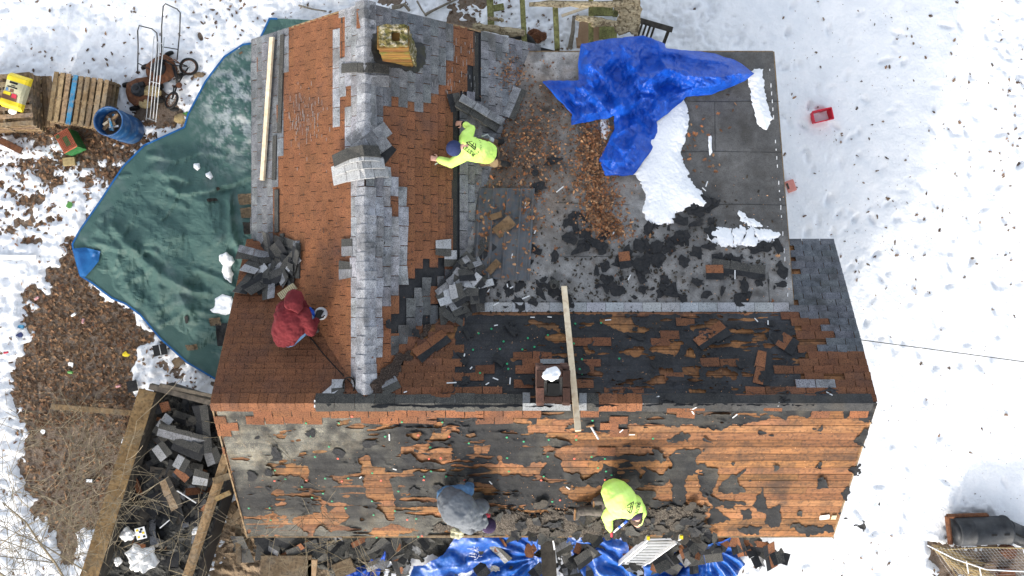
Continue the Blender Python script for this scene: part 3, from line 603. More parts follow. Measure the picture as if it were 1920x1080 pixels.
# tar patch round the mossy chimney
zEp = planez(PE, .045)
layer('tar_patch', (690, 55, 815, 140), 1.5, lambda X, Y: sdpoly(X, Y, [(697, 62), (712, 61), (775, 72), (792, 84), (800, 102), (794, 128), (778, 136), (728, 125), (703, 119), (697, 100)]) + 6 * fbm(X, Y, 10, 4, 3), lambda X, Y, F_: zEp(X, Y) + .012 * fbm(X, Y, 12, 3, 5), 'tar', house)
# valley dirt
layer('valley_dirt', (690, 520, 880, 765), 2, lambda X, Y: 5 - sdline(X, Y, [(690, 752), (735, 690), (800, 620), (850, 570), (872, 545)]) + 30 * fbm(X, Y, 24, 5, 3), lambda X, Y, F_: np.maximum(planez(PE, .05)(X, Y), planez(PN, .05)(X, Y)) + .02 * np.clip(F_ / 10, 0, 1) + .01 * fbm(X, Y, 8, 3, 5), 'valley_grit', house)
# nail caps left in the felt, each its own disc
NC = [(350, 378), (437, 348), (519, 433), (494, 484), (313, 489), (360, 646), (543, 584), (551, 618), (1177, 308), (1300, 549), (1048, 553), (1033, 620), (818, 390), (993, 447), (1003, 313), (683, 411), (646, 487), (727, 470), (1048, 650)]
caps = [(800 + a / 3.6, 520 + b / 3.6, 0) for a, b in NC]
S1 = [(625, 48, 0), (660, 137, 0), (781, 207, 0), (1160, 138, 0), (1273, 40, 0), (1383, 130, 1), (1592, 138, 1), (1464, 210, 0), (1455, 288, 1), (1535, 285, 1), (687, 275, 0), (841, 287, 1), (487, 425, 0), (416, 366, 0), (628, 435, 1), (413, 438, 1), (755, 421, 0), (911, 421, 0), (867, 440, 1), (1132, 435, 1), (1073, 385, 0), (1420, 432, 1), (1423, 408, 0), (1470, 372, 0), (1697, 432, 1), (1580, 480, 0), (1249, 508, 0), (1071, 575, 0), (801, 575, 0), (740, 522, 0), (598, 478, 0), (667, 550, 0), (893, 622, 0), (1082, 667, 0), (1226, 640, 0), (1370, 693, 0), (1309, 700, 1), (1408, 810, 1), (1102, 820, 0), (381, 620, 0), (240, 622, 0), (388, 702, 0), (1383, 815, 0), (848, 48, 0), (936, 3, 1)]
caps += [(400 + a / 3.6, 780 + b / 3.6, c_) for a, b, c_ in S1]
S2 = [(152, 139, 1), (106, 42, 0), (541, 144, 0), (1120, 30, 0), (1010, 160, 0), (824, 160, 0), (1528, 152, 0), (655, 172, 0), (817, 273, 0), (1113, 275, 0), (1203, 288, 0), (997, 288, 1), (1157, 350, 0), (1211, 373, 0), (1248, 398, 0), (1203, 430, 1), (555, 373, 0), (790, 407, 0), (773, 433, 1), (257, 432, 1), (132, 408, 0), (30, 373, 0), (848, 578, 0), (900, 568, 1), (739, 608, 1), (1010, 135, 1), (285, 183, 0), (25, 210, 0), (543, 283, 0), (95, 283, 1), (15, 288, 1)]
caps += [(800 + a / 3.6, 780 + b / 3.6, c_) for a, b, c_ in S2]
capm = {}
for x, y, k in caps[:98]:
    pl = PN if y < 755 else PS
    if k not in capm:
        q = MB(); q.lathe((0, 0, 0), (0, 0, 1), [(0, .017), (.005, .017), (.007, .012)], 10); o = q.build('nail_cap', 'nailcap_orange' if k else 'nailcap_green', None, local=True); capm[k] = o
    else: o = capm[k].copy(); C.objects.link(o)
    o.parent = house; o.location = pl.pix(x, y, .05); o.rotation_euler = pl.n.to_track_quat('Z', 'Y').to_euler()

# ---- chimneys
ch = empty('chimney', PN.at(.59, .32), 'square brick chimney just behind the main ridge with a lump of snow on it', 'chimney')
m = MB(); r_ = random.Random(4); cx, cy, s_ = .60, -1.43, .245
for k in range(12):
    z0 = 3.50 + k * .072
    for sx, sy in ((1, 0), (-1, 0), (0, 1), (0, -1)):
        for j in range(3):
            t = -.165 + j * .165 + (.04 if k % 2 else -.04); g = r_.uniform(.6, 1.3); d = .055
            if k == 11: continue
            if sx: m.box((cx + sx * (s_ - d), cy + t, z0 + .032), (.11, .155, .062), col=(g, g, g))
            else: m.box((cx + t * .7, cy + sy * (s_ - d), z0 + .032), (.105, .11, .062), col=(g, g, g))
zt = 3.50 + 11 * .072
for (x, y, w, d, g) in ((-.19, .12, .11, .23, .26), (-.19, -.125, .11, .22, .75), (.19, .12, .11, .23, .22), (.19, -.125, .11, .22, .32), (0, .19, .25, .10, .3), (0, -.19, .25, .10, .32)): m.box((cx + x, cy + y, zt + .031), (w, d, .062), col=(g, g * .85 if g < 1 else g, g * .8 if g < 1 else g))
m.build('brickwork', 'brick', ch, bevel=.004)
m = MB()
for x, y, w, d in ((-.115, 0, .05, .27), (.115, 0, .05, .27), (0, .12, .18, .05), (0, -.12, .18, .05)): m.box((cx + x, cy + y, 3.9), (w, d, .74 + (.0 if x else .002)))
m.box((cx, cy, 3.86), (.47, .47, .66)); m.build('mortar', 'mortar', ch)
m = MB(); m.box((cx + .0, cy - .04, zt - .05), (.16, .18, .26 + .011)); m.build('flue_opening', 'opening_black', ch)  # solid black box; the shade of the hollow flue is painted in
for (q, mt) in (([(978, 735), (1003, 745), (1003, 770), (1085, 770), (1100, 770), (1100, 738), (1066, 745), (1066, 765), (980, 768)], 'white_shingle'),):
    pass
m = MB()
for x0, y0, x1, y1, hh in ((980, 736, 994, 756, .07), (980, 756, 1003, 770, .075), (1003, 757, 1040, 770, .08), (1040, 758, 1070, 770, .078), (1086, 737, 1100, 756, .07), (1084, 756, 1100, 770, .075), (1013, 673, 1058, 682, .06)):
    pl = PN if (y0 + y1) / 2 < 752 else PS; vs = [pl.pix(a, b, hh) for a, b in ((x0, y0), (x1, y0), (x1, y1), (x0, y1))]; m.prism(vs, (0, 0, -.006))
m.c = [(.6, .62, .64)] * len(m.c); m.build('flashing', 'white_shingle', house)
sn = MB(); sn.ball((cx - .03, cy + .18, zt + .085), (.125, .09, .055), 30)
o = sn.build('snow_lump', 'snow', None, smooth=True); d = o.modifiers.new('d', 'DISPLACE'); tx = bpy.data.textures.new('lump', 'CLOUDS'); tx.noise_scale = .11; d.texture = tx; d.strength = .13; d.texture_coords = 'GLOBAL'
tag(o, 'lump of white snow lying on top of the square brick chimney', 'snow lump')
mc = empty('chimney', (-1.72, 3.4, 3.6), 'mossy old chimney with rectangular flue near the top of the north wing roof', 'chimney')
def lean(x0, x1, y0, y1, z0, z1, dx, mb, col=(1, 1, 1)):
    mb.add([(x0, y0, z0), (x1, y0, z0), (x1, y1, z0), (x0, y1, z0), (x0 + dx, y0, z1), (x1 + dx, y0, z1), (x1 + dx, y1, z1), (x0 + dx, y1, z1)], [(0, 1, 2, 3), (4, 7, 6, 5), (0, 4, 5, 1), (1, 5, 6, 2), (2, 6, 7, 3), (3, 7, 4, 0)], col)
m = MB(); r_ = random.Random(9); z = 3.2; k = 0
while z < 4.40:
    g = r_.uniform(.7, 1.2); e = r_.uniform(-.006, .008); f = (z - 3.2) / 1.4 * .08; lean(-2.0 - e + f, -1.555 + e + f, 3.44 - e, 3.76, z, z + .058, .003, m, (g, g * r_.uniform(.8, 1.2), g)); z += .066; k += 1
m.build('brickwork', 'moss_brick', mc, bevel=.006)
m = MB()
lean(-1.985 + .075, -1.57 + .075, 3.455, 3.53, 3.22, 4.52, .01, m); lean(-1.985 + .075, -1.57 + .075, 3.66, 3.75, 3.221, 4.55, .01, m)
lean(-1.985 + .075, -1.80 + .075, 3.53, 3.66, 3.22, 4.53, .01, m); lean(-1.69 + .08, -1.57 + .075, 3.53, 3.66, 3.22, 4.51, .01, m)
o = m.build('stone_cap', 'moss_stone', mc); b_ = o.modifiers.new('b', 'REMESH'); b_.mode = 'VOXEL'; b_.voxel_size = .012
d = o.modifiers.new('d', 'DISPLACE'); tx = bpy.data.textures.new('rough', 'CLOUDS'); tx.noise_scale = .06; d.texture = tx; d.strength = .05; d.mid_level = .6
# vent pipe on the low roof
vp = empty('vent_pipe', rhit(1038, 536), 'short lead vent pipe on the low grey roof beside the end of the long board', 'vent pipe')
p0 = rhit(1038, 536); q = MB(); q.lathe(p0, (0, 0, 1), [(-.02, .11), (.01, .10), (.03, .055), (.14, .045), (.15, .045)], 18); q.build('pipe', 'dark_granule', vp, smooth=True)
q = MB(); q.lathe(p0 + Vector((0, 0, .1505)), (0, 0, 1), [(0, .032), (.002, .032)], 14); q.build('opening', 'opening_black', vp)  # black disc on the closed pipe end paints the dark inside

# pale scuffs and dark nail tears worn into the old orange courses
r_ = random.Random(61); m = MB()
for i in range(190):
    x, y = (r_.gauss(578, 24), r_.gauss(225, 34)) if i < 120 else (r_.uniform(800, 890), r_.uniform(70, 190)); pl = PW if x < 683 else PE
    u, v = pl.uv(pl.pix(x, y)); l = r_.uniform(.02, .12); w = r_.uniform(.002, .006)
    m.add([pl.at(u - l / 2, v - w, .034), pl.at(u + l / 2, v - w, .034), pl.at(u + l / 2, v + w, .034), pl.at(u - l / 2, v + w, .034)], [(0, 1, 2, 3)], (.6, .6, .6))
m.build('scuff_marks', 'white_shingle', house)['kind'] = 'stuff'
m = MB()
for i in range(150):
    x, y = r_.uniform(535, 655), r_.uniform(60, 520)
    if i > 95: x, y = r_.uniform(700, 840), r_.uniform(240, 520)
    pl = PW if x < 683 else PE; u, v = pl.uv(pl.pix(x, y)); a = r_.uniform(.006, .03); b = r_.uniform(.005, .012)
    m.add([pl.at(u + a * math.cos(t) * r_.uniform(.6, 1.1), v + b * math.sin(t) * r_.uniform(.6, 1.1), .035) for t in (0, 1, 2, 3, 4, 5)], [(0, 1, 2, 3, 4, 5)], (1, 1, 1))
m.build('nail_tears', 'tar', house)['kind'] = 'stuff'

zSd = planez(PS, .045)
o = layer('dirt_layer', (880, 930, 1345, 1008), 2, lambda X, Y: sdpoly(X, Y, [(905, 975), (960, 958), (1060, 962), (1100, 952), (1180, 965), (1240, 945), (1320, 960), (1330, 1002), (900, 1003)]) + 22 * fbm(X, Y, 28, 5, 71) + 8 * fbm(X, Y, 6, 3, 72), lambda X, Y, F_: zSd(X, Y) + .03 * np.clip(F_ / 12, 0, 1) * (1 + ridged(X, Y, 16, 3, 73)) + .01 * fbm(X, Y, 5, 2, 74), 'eave_dirt', house, smooth=False)
layer('dirt_layer', (800, 960, 910, 1008), 2, lambda X, Y: sdpoly(X, Y, [(812, 985), (880, 975), (905, 1002), (806, 1003)]) + 12 * fbm(X, Y, 20, 5, 75), lambda X, Y, F_: zSd(X, Y) + .02 * np.clip(F_ / 12, 0, 1), 'eave_dirt', house, smooth=False)
# ============================================================ THE GROUND
m = MB(); m.add([(-150, -150, 0), (150, -150, 0), (150, 150, 0), (-150, 150, 0)], [(0, 1, 2, 3)], (1, 1, 1))
tag(m.build('ground', 'soil', None), kind='structure')
BARE = [[(120, 470), (165, 400), (200, 345), (235, 330), (262, 360), (150, 470), (172, 530), (235, 570), (292, 640), (262, 655), (245, 735), (268, 738), (240, 800), (225, 960), (150, 1000), (130, 1075), (100, 1010), (60, 960), (40, 885), (50, 830), (38, 760), (12, 700), (45, 640), (62, 560), (92, 530), (70, 600), (100, 500)],
        [(45, 540), (75, 530), (100, 560), (40, 600)], [(395, 690), (470, 700), (700, 1000), (700, 1100), (400, 1100), (420, 990), (455, 900)], [(850, 30), (930, 0), (960, -30), (870, -30)], [(1740, 1020), (1800, 1010), (1960, 1030), (1960, 1100), (1760, 1100)], [(1775, 965), (1850, 965), (1860, 1025), (1790, 1030)],
        [(245, 160), (300, 150), (340, 210), (330, 250), (255, 220)]]
# (px, py, radius x, radius y, how much thinner the snow lies)
THIN = [(60, 330, 130, 70, .50), (230, 290, 150, 60, .55), (250, 380, 70, 60, .55), (50, 440, 90, 60, .5), (40, 780, 40, 90, .4), (300, 640, 60, 60, .45), (60, 230, 100, 30, .9), (330, 190, 80, 70, .45), (230, 770, 30, 60, .7), (340, 690, 80, 40, .5), (200, 870, 30, 90, .5), (420, 40, 90, 50, .25), (600, 15, 80, 40, .3), (860, 60, 70, 60, .9), (60, 990, 60, 60, .2), (380, 15, 80, 20, .3), (150, 220, 110, 40, .6), (1450, 480, 30, 400, .15), (1900, 100, 60, 120, .3), (700, 0, 200, 30, .4), (1180, 60, 120, 40, .45), (330, 100, 70, 60, .15), (1080, 60, 100, 50, .1), (30, 640, 40, 60, .3)]
gs = .036
gx, gy = np.meshgrid(np.arange(-11.6, 11.6, gs), np.arange(-7.0, 7.0, gs))
PX = 960 + gx * F / H; PY = 540 - gy * F / H
cov = .62 + .30 * fbm(PX, PY, 90, 4, 200) + .42 * fbm(PX, PY, 18, 4, 201) + .20 * fbm(PX, PY, 6, 2, 204)
for (a, b, rx, ry, k) in THIN: cov = cov - k * np.exp(-((PX - a) / rx) ** 2 - ((PY - b) / ry) ** 2)
for q in BARE:
    s_ = sdpoly(PX, PY, q); cov = np.minimum(cov, -s_ / 34 + .06 + .6 * fbm(PX, PY, 30, 4, 202) + .35 * fbm(PX, PY, 8, 3, 203))
right = np.clip((PX - 1300) / 150, 0, 1); cov = cov + .25 * right
# footprints: rows of oblong dents
r_ = random.Random(42); NP_ = []
def track(x, y, a, n, st=62):
    for i in range(n):
        s_ = 1 if i % 2 else -1; NP_.append((x + s_ * 9 * math.sin(a) + r_.uniform(-5, 5), y - s_ * 9 * math.cos(a) * -1 + r_.uniform(-5, 5), a + r_.uniform(-.3, .3)))
        x += math.cos(a) * st * r_.uniform(.7, 1.1); y += math.sin(a) * st * r_.uniform(.7, 1.1); a += r_.uniform(-.16, .16)
for t in ((1490, 20, 1.35, 14), (1540, 10, 1.5, 12), (1500, 120, 1.1, 12), (1640, 30, .9, 12), (1700, 330, 2.6, 6), (1900, 60, 2.2, 12), (1860, 20, 1.9, 14), (1660, 130, .45, 7), (1480, 60, 1.7, 9), (1640, 330, 1.0, 9), (1560, 380, 1.2, 7), (1590, 440, .6, 7), (1790, 200, 2.0, 10), (1640, 760, 1.2, 5), (1620, 900, 2.0, 5), (1580, 960, .4, 5), (1700, 820, 1.7, 6), (1700, 640, 1.2, 7), (1450, 1040, .1, 5), (60, 60, .8, 6), (200, 100, 1.2, 5), (380, 60, 2.0, 5), (1920, 300, 2.0, 9), (1820, 360, 1.5, 8), (1310, 20, .6, 8), (1400, 60, .9, 6), (1700, 60, 2.2, 6), (1520, 200, 1.5, 5), (1560, 520, .9, 6)): track(*t)
for i in range(60): NP_.append((r_.uniform(1480, 1915), r_.uniform(5, 560), r_.uniform(0, 3.1)))
for i in range(14): NP_.append((r_.uniform(1600, 1915), r_.uniform(560, 1000), r_.uniform(0, 3.1)))
dent = np.zeros_like(gx)
NP_ = [q for i, q in enumerate(NP_) if i % 5 not in (1, 3)]
for (a, b, t) in NP_:
    wx = (a - 960) * H / F; wy = -(b - 540) * H / F; i0 = int((wy + 7.0) / gs); j0 = int((wx + 11.6) / gs)
    if not (8 < i0 < gx.shape[0] - 8 and 8 < j0 < gx.shape[1] - 8): continue
    sl_ = (slice(i0 - 8, i0 + 9), slice(j0 - 8, j0 + 9)); X_ = gx[sl_] - wx; Y_ = gy[sl_] - wy; c_, s_ = math.cos(-t), math.sin(-t)
    u_ = X_ * c_ - Y_ * s_; v_ = X_ * s_ + Y_ * c_; q = r_.uniform(.3, 1.0) * (1.75 if r_.random() < .16 else 1.1); L_ = r_.uniform(.09, .14)
    dent[sl_] = np.maximum(dent[sl_], q * np.exp(-((u_ / L_) ** 2 + (v_ / .052) ** 2) ** 1.6))
hgt = .11 * np.clip(cov * 1.7, -1, 1) + .02 * fbm(PX, PY, 35, 4, 210) * np.clip(cov * 3, 0, 1) + .009 * fbm(PX, PY, 8, 3, 211)
hgt = np.where(cov > 0, hgt - dent * (.066 + .03 * fbm(PX, PY, 9, 2, 212)) * (.9 + .5 * fbm(PX, PY, 160, 2, 213)), hgt)
under = sdpoly(PX, PY, [(505, 50), (640, 40), (640, 560), (440, 700), (405, 690), (262, 570), (172, 512), (157, 457), (200, 385), (245, 325), (360, 240), (400, 160), (465, 100)])
hgt = np.where(under > 6, np.minimum(hgt, -.01), hgt)
V, faces, A = march(gx, gy, hgt, [hgt])
P = np.stack([V[:, 0], V[:, 1], .004 + np.maximum(A[:, 0], 0)], 1)
k0 = len(P); E = [(-150, -150), (150, -150), (150, 150), (-150, 150), (-11.6, -7.0), (11.56, -7.0), (11.56, 6.97), (-11.6, 6.97)]
P = np.concatenate([P, np.array([(x, y, .09) for x, y in E])]); faces += [[k0, k0 + 1, k0 + 5, k0 + 4], [k0 + 1, k0 + 2, k0 + 6, k0 + 5], [k0 + 2, k0 + 3, k0 + 7, k0 + 6], [k0 + 3, k0, k0 + 4, k0 + 7]]
tag(mesh_np('snow', P, faces, 'snow', org=(0, 0, 0)), kind='structure')

# ---- oak leaves: lobed, curled, thousands of them
def leafshape(r, lobes):
    pts = [(0, 0)]
    if lobes:
        side = [(.12, .05), (.18, .24), (.30, .06), (.42, .38), (.54, .08), (.70, .30), (.80, .06), (1, .0)]
    else: side = [(.2, .14), (.5, .22), (.62, .10), (.8, .16), (1, 0)]
    L_ = [(a, b * r.uniform(.8, 1.2)) for a, b in side]
    return [(0, 0)] + L_ + [(a, -b * r.uniform(.8, 1.2)) for a, b in reversed(L_[:-1])]
class Leaves:
    def __init__(s): s.P = []; s.f = []; s.c = []
    def add(s, p, size, n, r, pal):
        sh = leafshape(r, r.random() < .75); a = r.uniform(0, 6.28); q = n.to_track_quat('Z', 'Y').to_matrix() @ Matrix.Rotation(a, 3, 'Z') @ Matrix.Rotation(r.uniform(-.45, .45), 3, 'X') @ Matrix.Rotation(r.uniform(-.3, .3), 3, 'Y')
        k = len(s.P); cu = r.uniform(-.5, .9); cv = r.uniform(-.3, .5); c = r.choice(pal); g = r.uniform(.6, 1.25)
        for x, y in sh:
            v = q @ (Vector(((x - .5), y, cu * y * y * 1.6 + cv * (x - .5) ** 2)) * size); s.P.append((p[0] + v.x, p[1] + v.y, p[2] + v.z)); s.c.append((c[0] * g, c[1] * g, c[2] * g))
        for x in (.25, .5, .75): pass
        s.f.append(tuple(range(k, k + len(sh))))
    def build(s, name, label_kind='stuff', parent=None):
        o = mesh_np(name, np.array(s.P), s.f, 'leaf', None, np.array(s.c), smooth=False, org=(0, 0, 0)); o['kind'] = 'stuff'; return o
PALG = [(.62, .72, .80), (.5, .58, .66), (.36, .4, .45), (.8, .85, .9), (.3, .3, .32), (1.05, 1.1, 1.1), (.6, .55, .55)]
PALR = [(1.0, .82, .7), (.85, .72, .65), (1.3, 1.3, 1.25), (1.6, 1.65, 1.6), (.6, .5, .48), (1.0, .72, .55), (.45, .42, .42), (.75, .72, .72)]
LV = Leaves(); r_ = random.Random(17)
def hat(wx, wy):
    j = int((wx + 11.6) / gs); i = int((wy + 7.0) / gs)
    if 0 <= i < hgt.shape[0] and 0 <= j < hgt.shape[1]: return float(hgt[i, j]), float(cov[i, j])
    return .09, .6
cnt = 0
while cnt < 6000:
    x, y = r_.uniform(0, 480), r_.uniform(230, 1080); w_ = W(x, y); h_, c_ = hat(w_.x, w_.y)
    pr = .95 if c_ < -.12 else (.6 if c_ < 0 else (.10 if c_ < .25 else .015))
    if y > 800 and c_ < 0: pr = .42
    if x > 300 and y > 250 and y < 700: pr *= .5
    if r_.random() > pr: continue
    LV.add((w_.x, w_.y, max(h_, 0) + r_.uniform(.01, .035)), r_.uniform(.06, .115), Vector((r_.uniform(-.3, .3), r_.uniform(-.3, .3), 1)), r_, PALG); cnt += 1
for (x0, y0, x1, y1, n) in ((0, 0, 480, 240, 120), (240, 130, 460, 300, 160), (380, 0, 680, 90, 70), (1460, 0, 1920, 560, 110), (1850, 60, 1920, 330, 26), (1600, 560, 1920, 1000, 10), (1380, 1000, 1720, 1080, 12), (840, 0, 960, 90, 80), (960, 30, 1130, 100, 40), (0, 250, 300, 340, 260), (1740, 1000, 1920, 1080, 60)):
    for i in range(n):
        x, y = r_.uniform(x0, x1), r_.uniform(y0, y1); w_ = W(x, y); h_, c_ = hat(w_.x, w_.y)
        LV.add((w_.x, w_.y, max(h_, 0) + .015), r_.uniform(.05, .115), Vector((r_.uniform(-.2, .2), r_.uniform(-.2, .2), 1)), r_, PALG[:5])
for (a, b, t) in NP_:
    if r_.random() < .30:
        w_ = W(a + r_.uniform(-6, 6), b + r_.uniform(-6, 6)); h_, c_ = hat(w_.x, w_.y); LV.add((w_.x, w_.y, max(h_, 0) + .012), r_.uniform(.03, .075), Vector((0, 0, 1)), r_, PALG[:5])
LV.build('fallen_leaves')
# fine snow-melt grit: small dark crumbs on the snow
G_ = Leaves(); r_ = random.Random(3)
for i in range(1500):
    x, y = (r_.uniform(0, 480), r_.uniform(0, 1080)) if r_.random() < .6 else (r_.uniform(1460, 1915), r_.uniform(0, 1075))
    w_ = W(x, y); h_, c_ = hat(w_.x, w_.y); G_.add((w_.x, w_.y, max(h_, 0) + .008), r_.uniform(.012, .035), Vector((0, 0, 1)), r_, [(.4, .35, .3), (.25, .2, .2), (.7, .6, .5)])
G_.build('leaf_crumbs')
# ---- leaves on the roof
LR = Leaves(); r_ = random.Random(23)
def rleaf(x, y, s0=.05, s1=.11, up=.02):
    p = rhit(x, y); n = rnorm(p.x, p.y); LR.add((p.x, p.y, p.z + r_.uniform(.012, up + .02)), r_.uniform(s0, s1), n + Vector((r_.uniform(-.25, .25), r_.uniform(-.25, .25), 0)), r_, PALR)
STR = [(1112, 235), (1108, 290), (1105, 340), (1118, 400), (1140, 440)]
for i in range(2300):
    k = r_.uniform(0, 3.999); a = STR[int(k)]; b = STR[int(k) + 1]; t = k - int(k); rleaf(a[0] + (b[0] - a[0]) * t + r_.gauss(8, 21), a[1] + (b[1] - a[1]) * t + r_.gauss(0, 10), .028, .075, .06)
for i in range(330): rleaf(r_.gauss(958, 13), r_.gauss(138, 17), .02, .06, .05)
for i in range(1100): rleaf(r_.gauss(1000, 62), r_.gauss(270, 62), .015, .07)
for i in range(190): rleaf(r_.uniform(895, 1010), r_.uniform(345, 520), .03, .085, .11)
for i in range(90): rleaf(r_.gauss(985, 14), r_.gauss(395, 25), .05, .11, .07)
for i in range(60): rleaf(r_.gauss(910, 10), r_.gauss(425, 40), .05, .11, .07)
for (x, y, n, s) in ((1305, 250, 10, 12), (1335, 235, 5, 14), (1290, 285, 7, 8), (1330, 300, 8, 14), (1185, 262, 14, 12), (1160, 290, 8, 8), (1370, 200, 4, 20), (1400, 520, 6, 30), (1060, 500, 8, 40), (900, 540, 8, 20), (1240, 440, 10, 20), (1450, 600, 3, 30), (760, 300, 3, 30)):
    for i in range(n): rleaf(r_.gauss(x, s), r_.gauss(y, s), .05, .10)
LR.build('roof_leaves')
# dust and grit crumbs over the stripped slopes
GR = Leaves(); r_ = random.Random(29)
def rcrumb(x, y, s0, s1, pal, up=.04):
    p = rhit(x, y); n = rnorm(p.x, p.y); GR.add((p.x, p.y, p.z + up), r_.uniform(s0, s1), n, r_, pal)
GP = [(1.4, 1.5, 1.6), (.7, .6, .5), (.3, .3, .3), (2.6, 2.6, 2.6)]
for i in range(700): rcrumb(r_.uniform(880, 1480), r_.uniform(330, 600), .008, .028, GP, .02)
for i in range(800): rcrumb(r_.uniform(440, 1560), r_.uniform(775, 1000), .007, .022, GP, .045)
for i in range(450): rcrumb(r_.uniform(870, 1500), r_.uniform(595, 750), .007, .022, GP, .045)
for i in range(800): rcrumb(r_.gauss(1040, 95), min(r_.gauss(970, 18), 1002), .012, .05, [(.8, .7, .55), (1.3, 1.15, .9), (.3, .28, .26), (.5, .4, .3)], .05)
for i in range(1300): rcrumb(r_.gauss(980, 58), r_.gauss(265, 65), .012, .045, [(.4, .3, .25), (.2, .16, .15), (.8, .65, .55)], .02)
for i in range(300): rcrumb(r_.gauss(790, 60), 745 - abs(r_.gauss(0, 70)), .01, .035, [(.6, .45, .4), (.3, .25, .22), (1.5, 1.3, 1.2)], .045)
for i in range(160): rcrumb(r_.uniform(420, 660), r_.uniform(560, 760), .006, .016, GP, .045)
for (cx_, cy_, sx_, sy_, n_) in ((1240, 480, 60, 40, 170), (1310, 420, 60, 35, 110), (1160, 500, 70, 40, 120), (1085, 430, 35, 35, 60), (1400, 500, 60, 30, 90), (1190, 550, 130, 22, 130), (960, 550, 70, 25, 110), (1100, 560, 50, 20, 50), (1000, 500, 60, 50, 50), (1000, 300, 80, 80, 60)):
    for i in range(n_): rcrumb(r_.gauss(cx_, sx_), min(r_.gauss(cy_, sy_), 585), .02, .075, [(.10, .16, .22), (.07, .11, .15), (.14, .2, .26)], .02)
GR.build('roof_grit')
# ---- snow patches on the roofs
def snowpatch(poly, bbox, nz=3, top=.05, seed=1, pl=PL, label='', base=.012, crack=0):
    zf = planez(pl, base)
    def fld(X, Y):
        f = sdpoly(X, Y, poly) + nz * fbm(X, Y, 14, 4, seed) * 1.6 + 1.6 * nz * fbm(X, Y, 4, 2, seed + 9) * .6
        if crack: f = np.minimum(f, np.abs(fbm(X, Y, crack, 3, seed + 4)) * 60 - 1.1 + 4 * fbm(X, Y, 30, 2, seed + 8))
        return f
    o = layer('snow_patch', bbox, 1.6, fld, lambda X, Y, F_: zf(X, Y) + top * (1 - np.exp(-np.maximum(F_, 0) / 11)) + .008 * fbm(X, Y, 18, 3, seed + 2), 'snow')
    return tag(o, label, 'snow patch')
snowpatch([(1283, 185), (1292, 215), (1288, 250), (1275, 285), (1292, 330), (1312, 355), (1328, 382), (1322, 392), (1300, 388), (1268, 400), (1262, 418), (1236, 424), (1212, 412), (1204, 395), (1212, 370), (1205, 345), (1185, 325), (1210, 250), (1240, 205)], (1170, 170, 1345, 440), 3, .07, 1, label='long patch of white snow running down the low roof from under the blue tarp')
snowpatch([(1402, 140), (1415, 128), (1430, 130), (1434, 165), (1440, 205), (1449, 222), (1437, 245), (1420, 232), (1411, 200), (1406, 170)], (1385, 115, 1465, 260), 2, .06, 3, label='narrow strip of snow near the right edge of the low roof beside the tarp corner')
snowpatch([(1322, 430), (1350, 424), (1372, 430), (1395, 425), (1440, 430), (1468, 440), (1440, 456), (1425, 455), (1432, 466), (1390, 462), (1360, 466), (1335, 455)], (1300, 400, 1490, 490), 4, .05, 5, label='broken crumbly snow among the black felt scraps on the low roof', crack=22)
snowpatch([(1380, 398), (1395, 396), (1398, 408), (1415, 412), (1440, 425), (1425, 428), (1400, 420), (1385, 410)], (1365, 385, 1455, 440), 3, .04, 7, label='small broken snow patch above the crumbly one on the low roof', crack=14)
snowpatch([(1329, 252), (1334, 256), (1335, 286), (1331, 291), (1328, 272)], (1320, 245, 1345, 300), 1, .02, 9, label='tiny sliver of snow on the grey roof seam right of the long snow patch')
snowpatch([(1125, 222), (1140, 220), (1144, 245), (1138, 263), (1127, 258)], (1115, 210, 1155, 275), 1, .06, 11, label='small rounded snow clump tucked against the left side of the blue tarp tail')
# ============================================================ TARPS
GT = [(505, 34), (640, 40), (640, 90), (520, 90), (528, 500), (470, 560), (445, 700), (405, 712), (350, 680), (300, 635), (262, 590), (235, 570), (210, 560), (172, 531), (150, 517), (137, 470), (135, 457), (150, 430), (185, 380), (230, 312), (270, 272), (345, 238), (352, 214), (385, 152), (420, 106), (455, 83), (480, 79), (488, 70)]
FOLD = [([(211, 424), (242, 460), (280, 498), (310, 520), (361, 547), (389, 549)], .10, 7), ([(230, 455), (262, 466), (292, 473)], .05, 5), ([(333, 363), (318, 390), (303, 410)], .06, 5), ([(319, 350), (336, 363), (394, 355), (444, 340), (470, 330)], .08, 6), ([(430, 366), (433, 435), (445, 465), (461, 491)], .10, 7),
        ([(370, 506), (411, 522), (447, 544)], .09, 6), ([(236, 530), (290, 500), (300, 560)], .05, 7), ([(225, 330), (300, 320), (350, 338)], .05, 8), ([(300, 580), (340, 560), (360, 600)], .05, 7), ([(280, 290), (330, 300), (375, 285), (420, 290)], .05, 6), ([(400, 430), (380, 470), (420, 440)], .03, 6), ([(250, 400), (230, 440), (215, 500)], .04, 6), ([(180, 455), (240, 470), (270, 475)], .05, 6), ([(300, 610), (360, 580), (400, 590), (430, 580)], .05, 6), ([(190, 410), (240, 360), (260, 340)], .04, 7)]
EDGE = [(405, 712), (350, 680), (300, 635), (262, 590), (235, 570), (172, 531), (137, 465), (185, 380), (230, 312), (345, 238), (385, 152), (455, 83), (505, 34)]
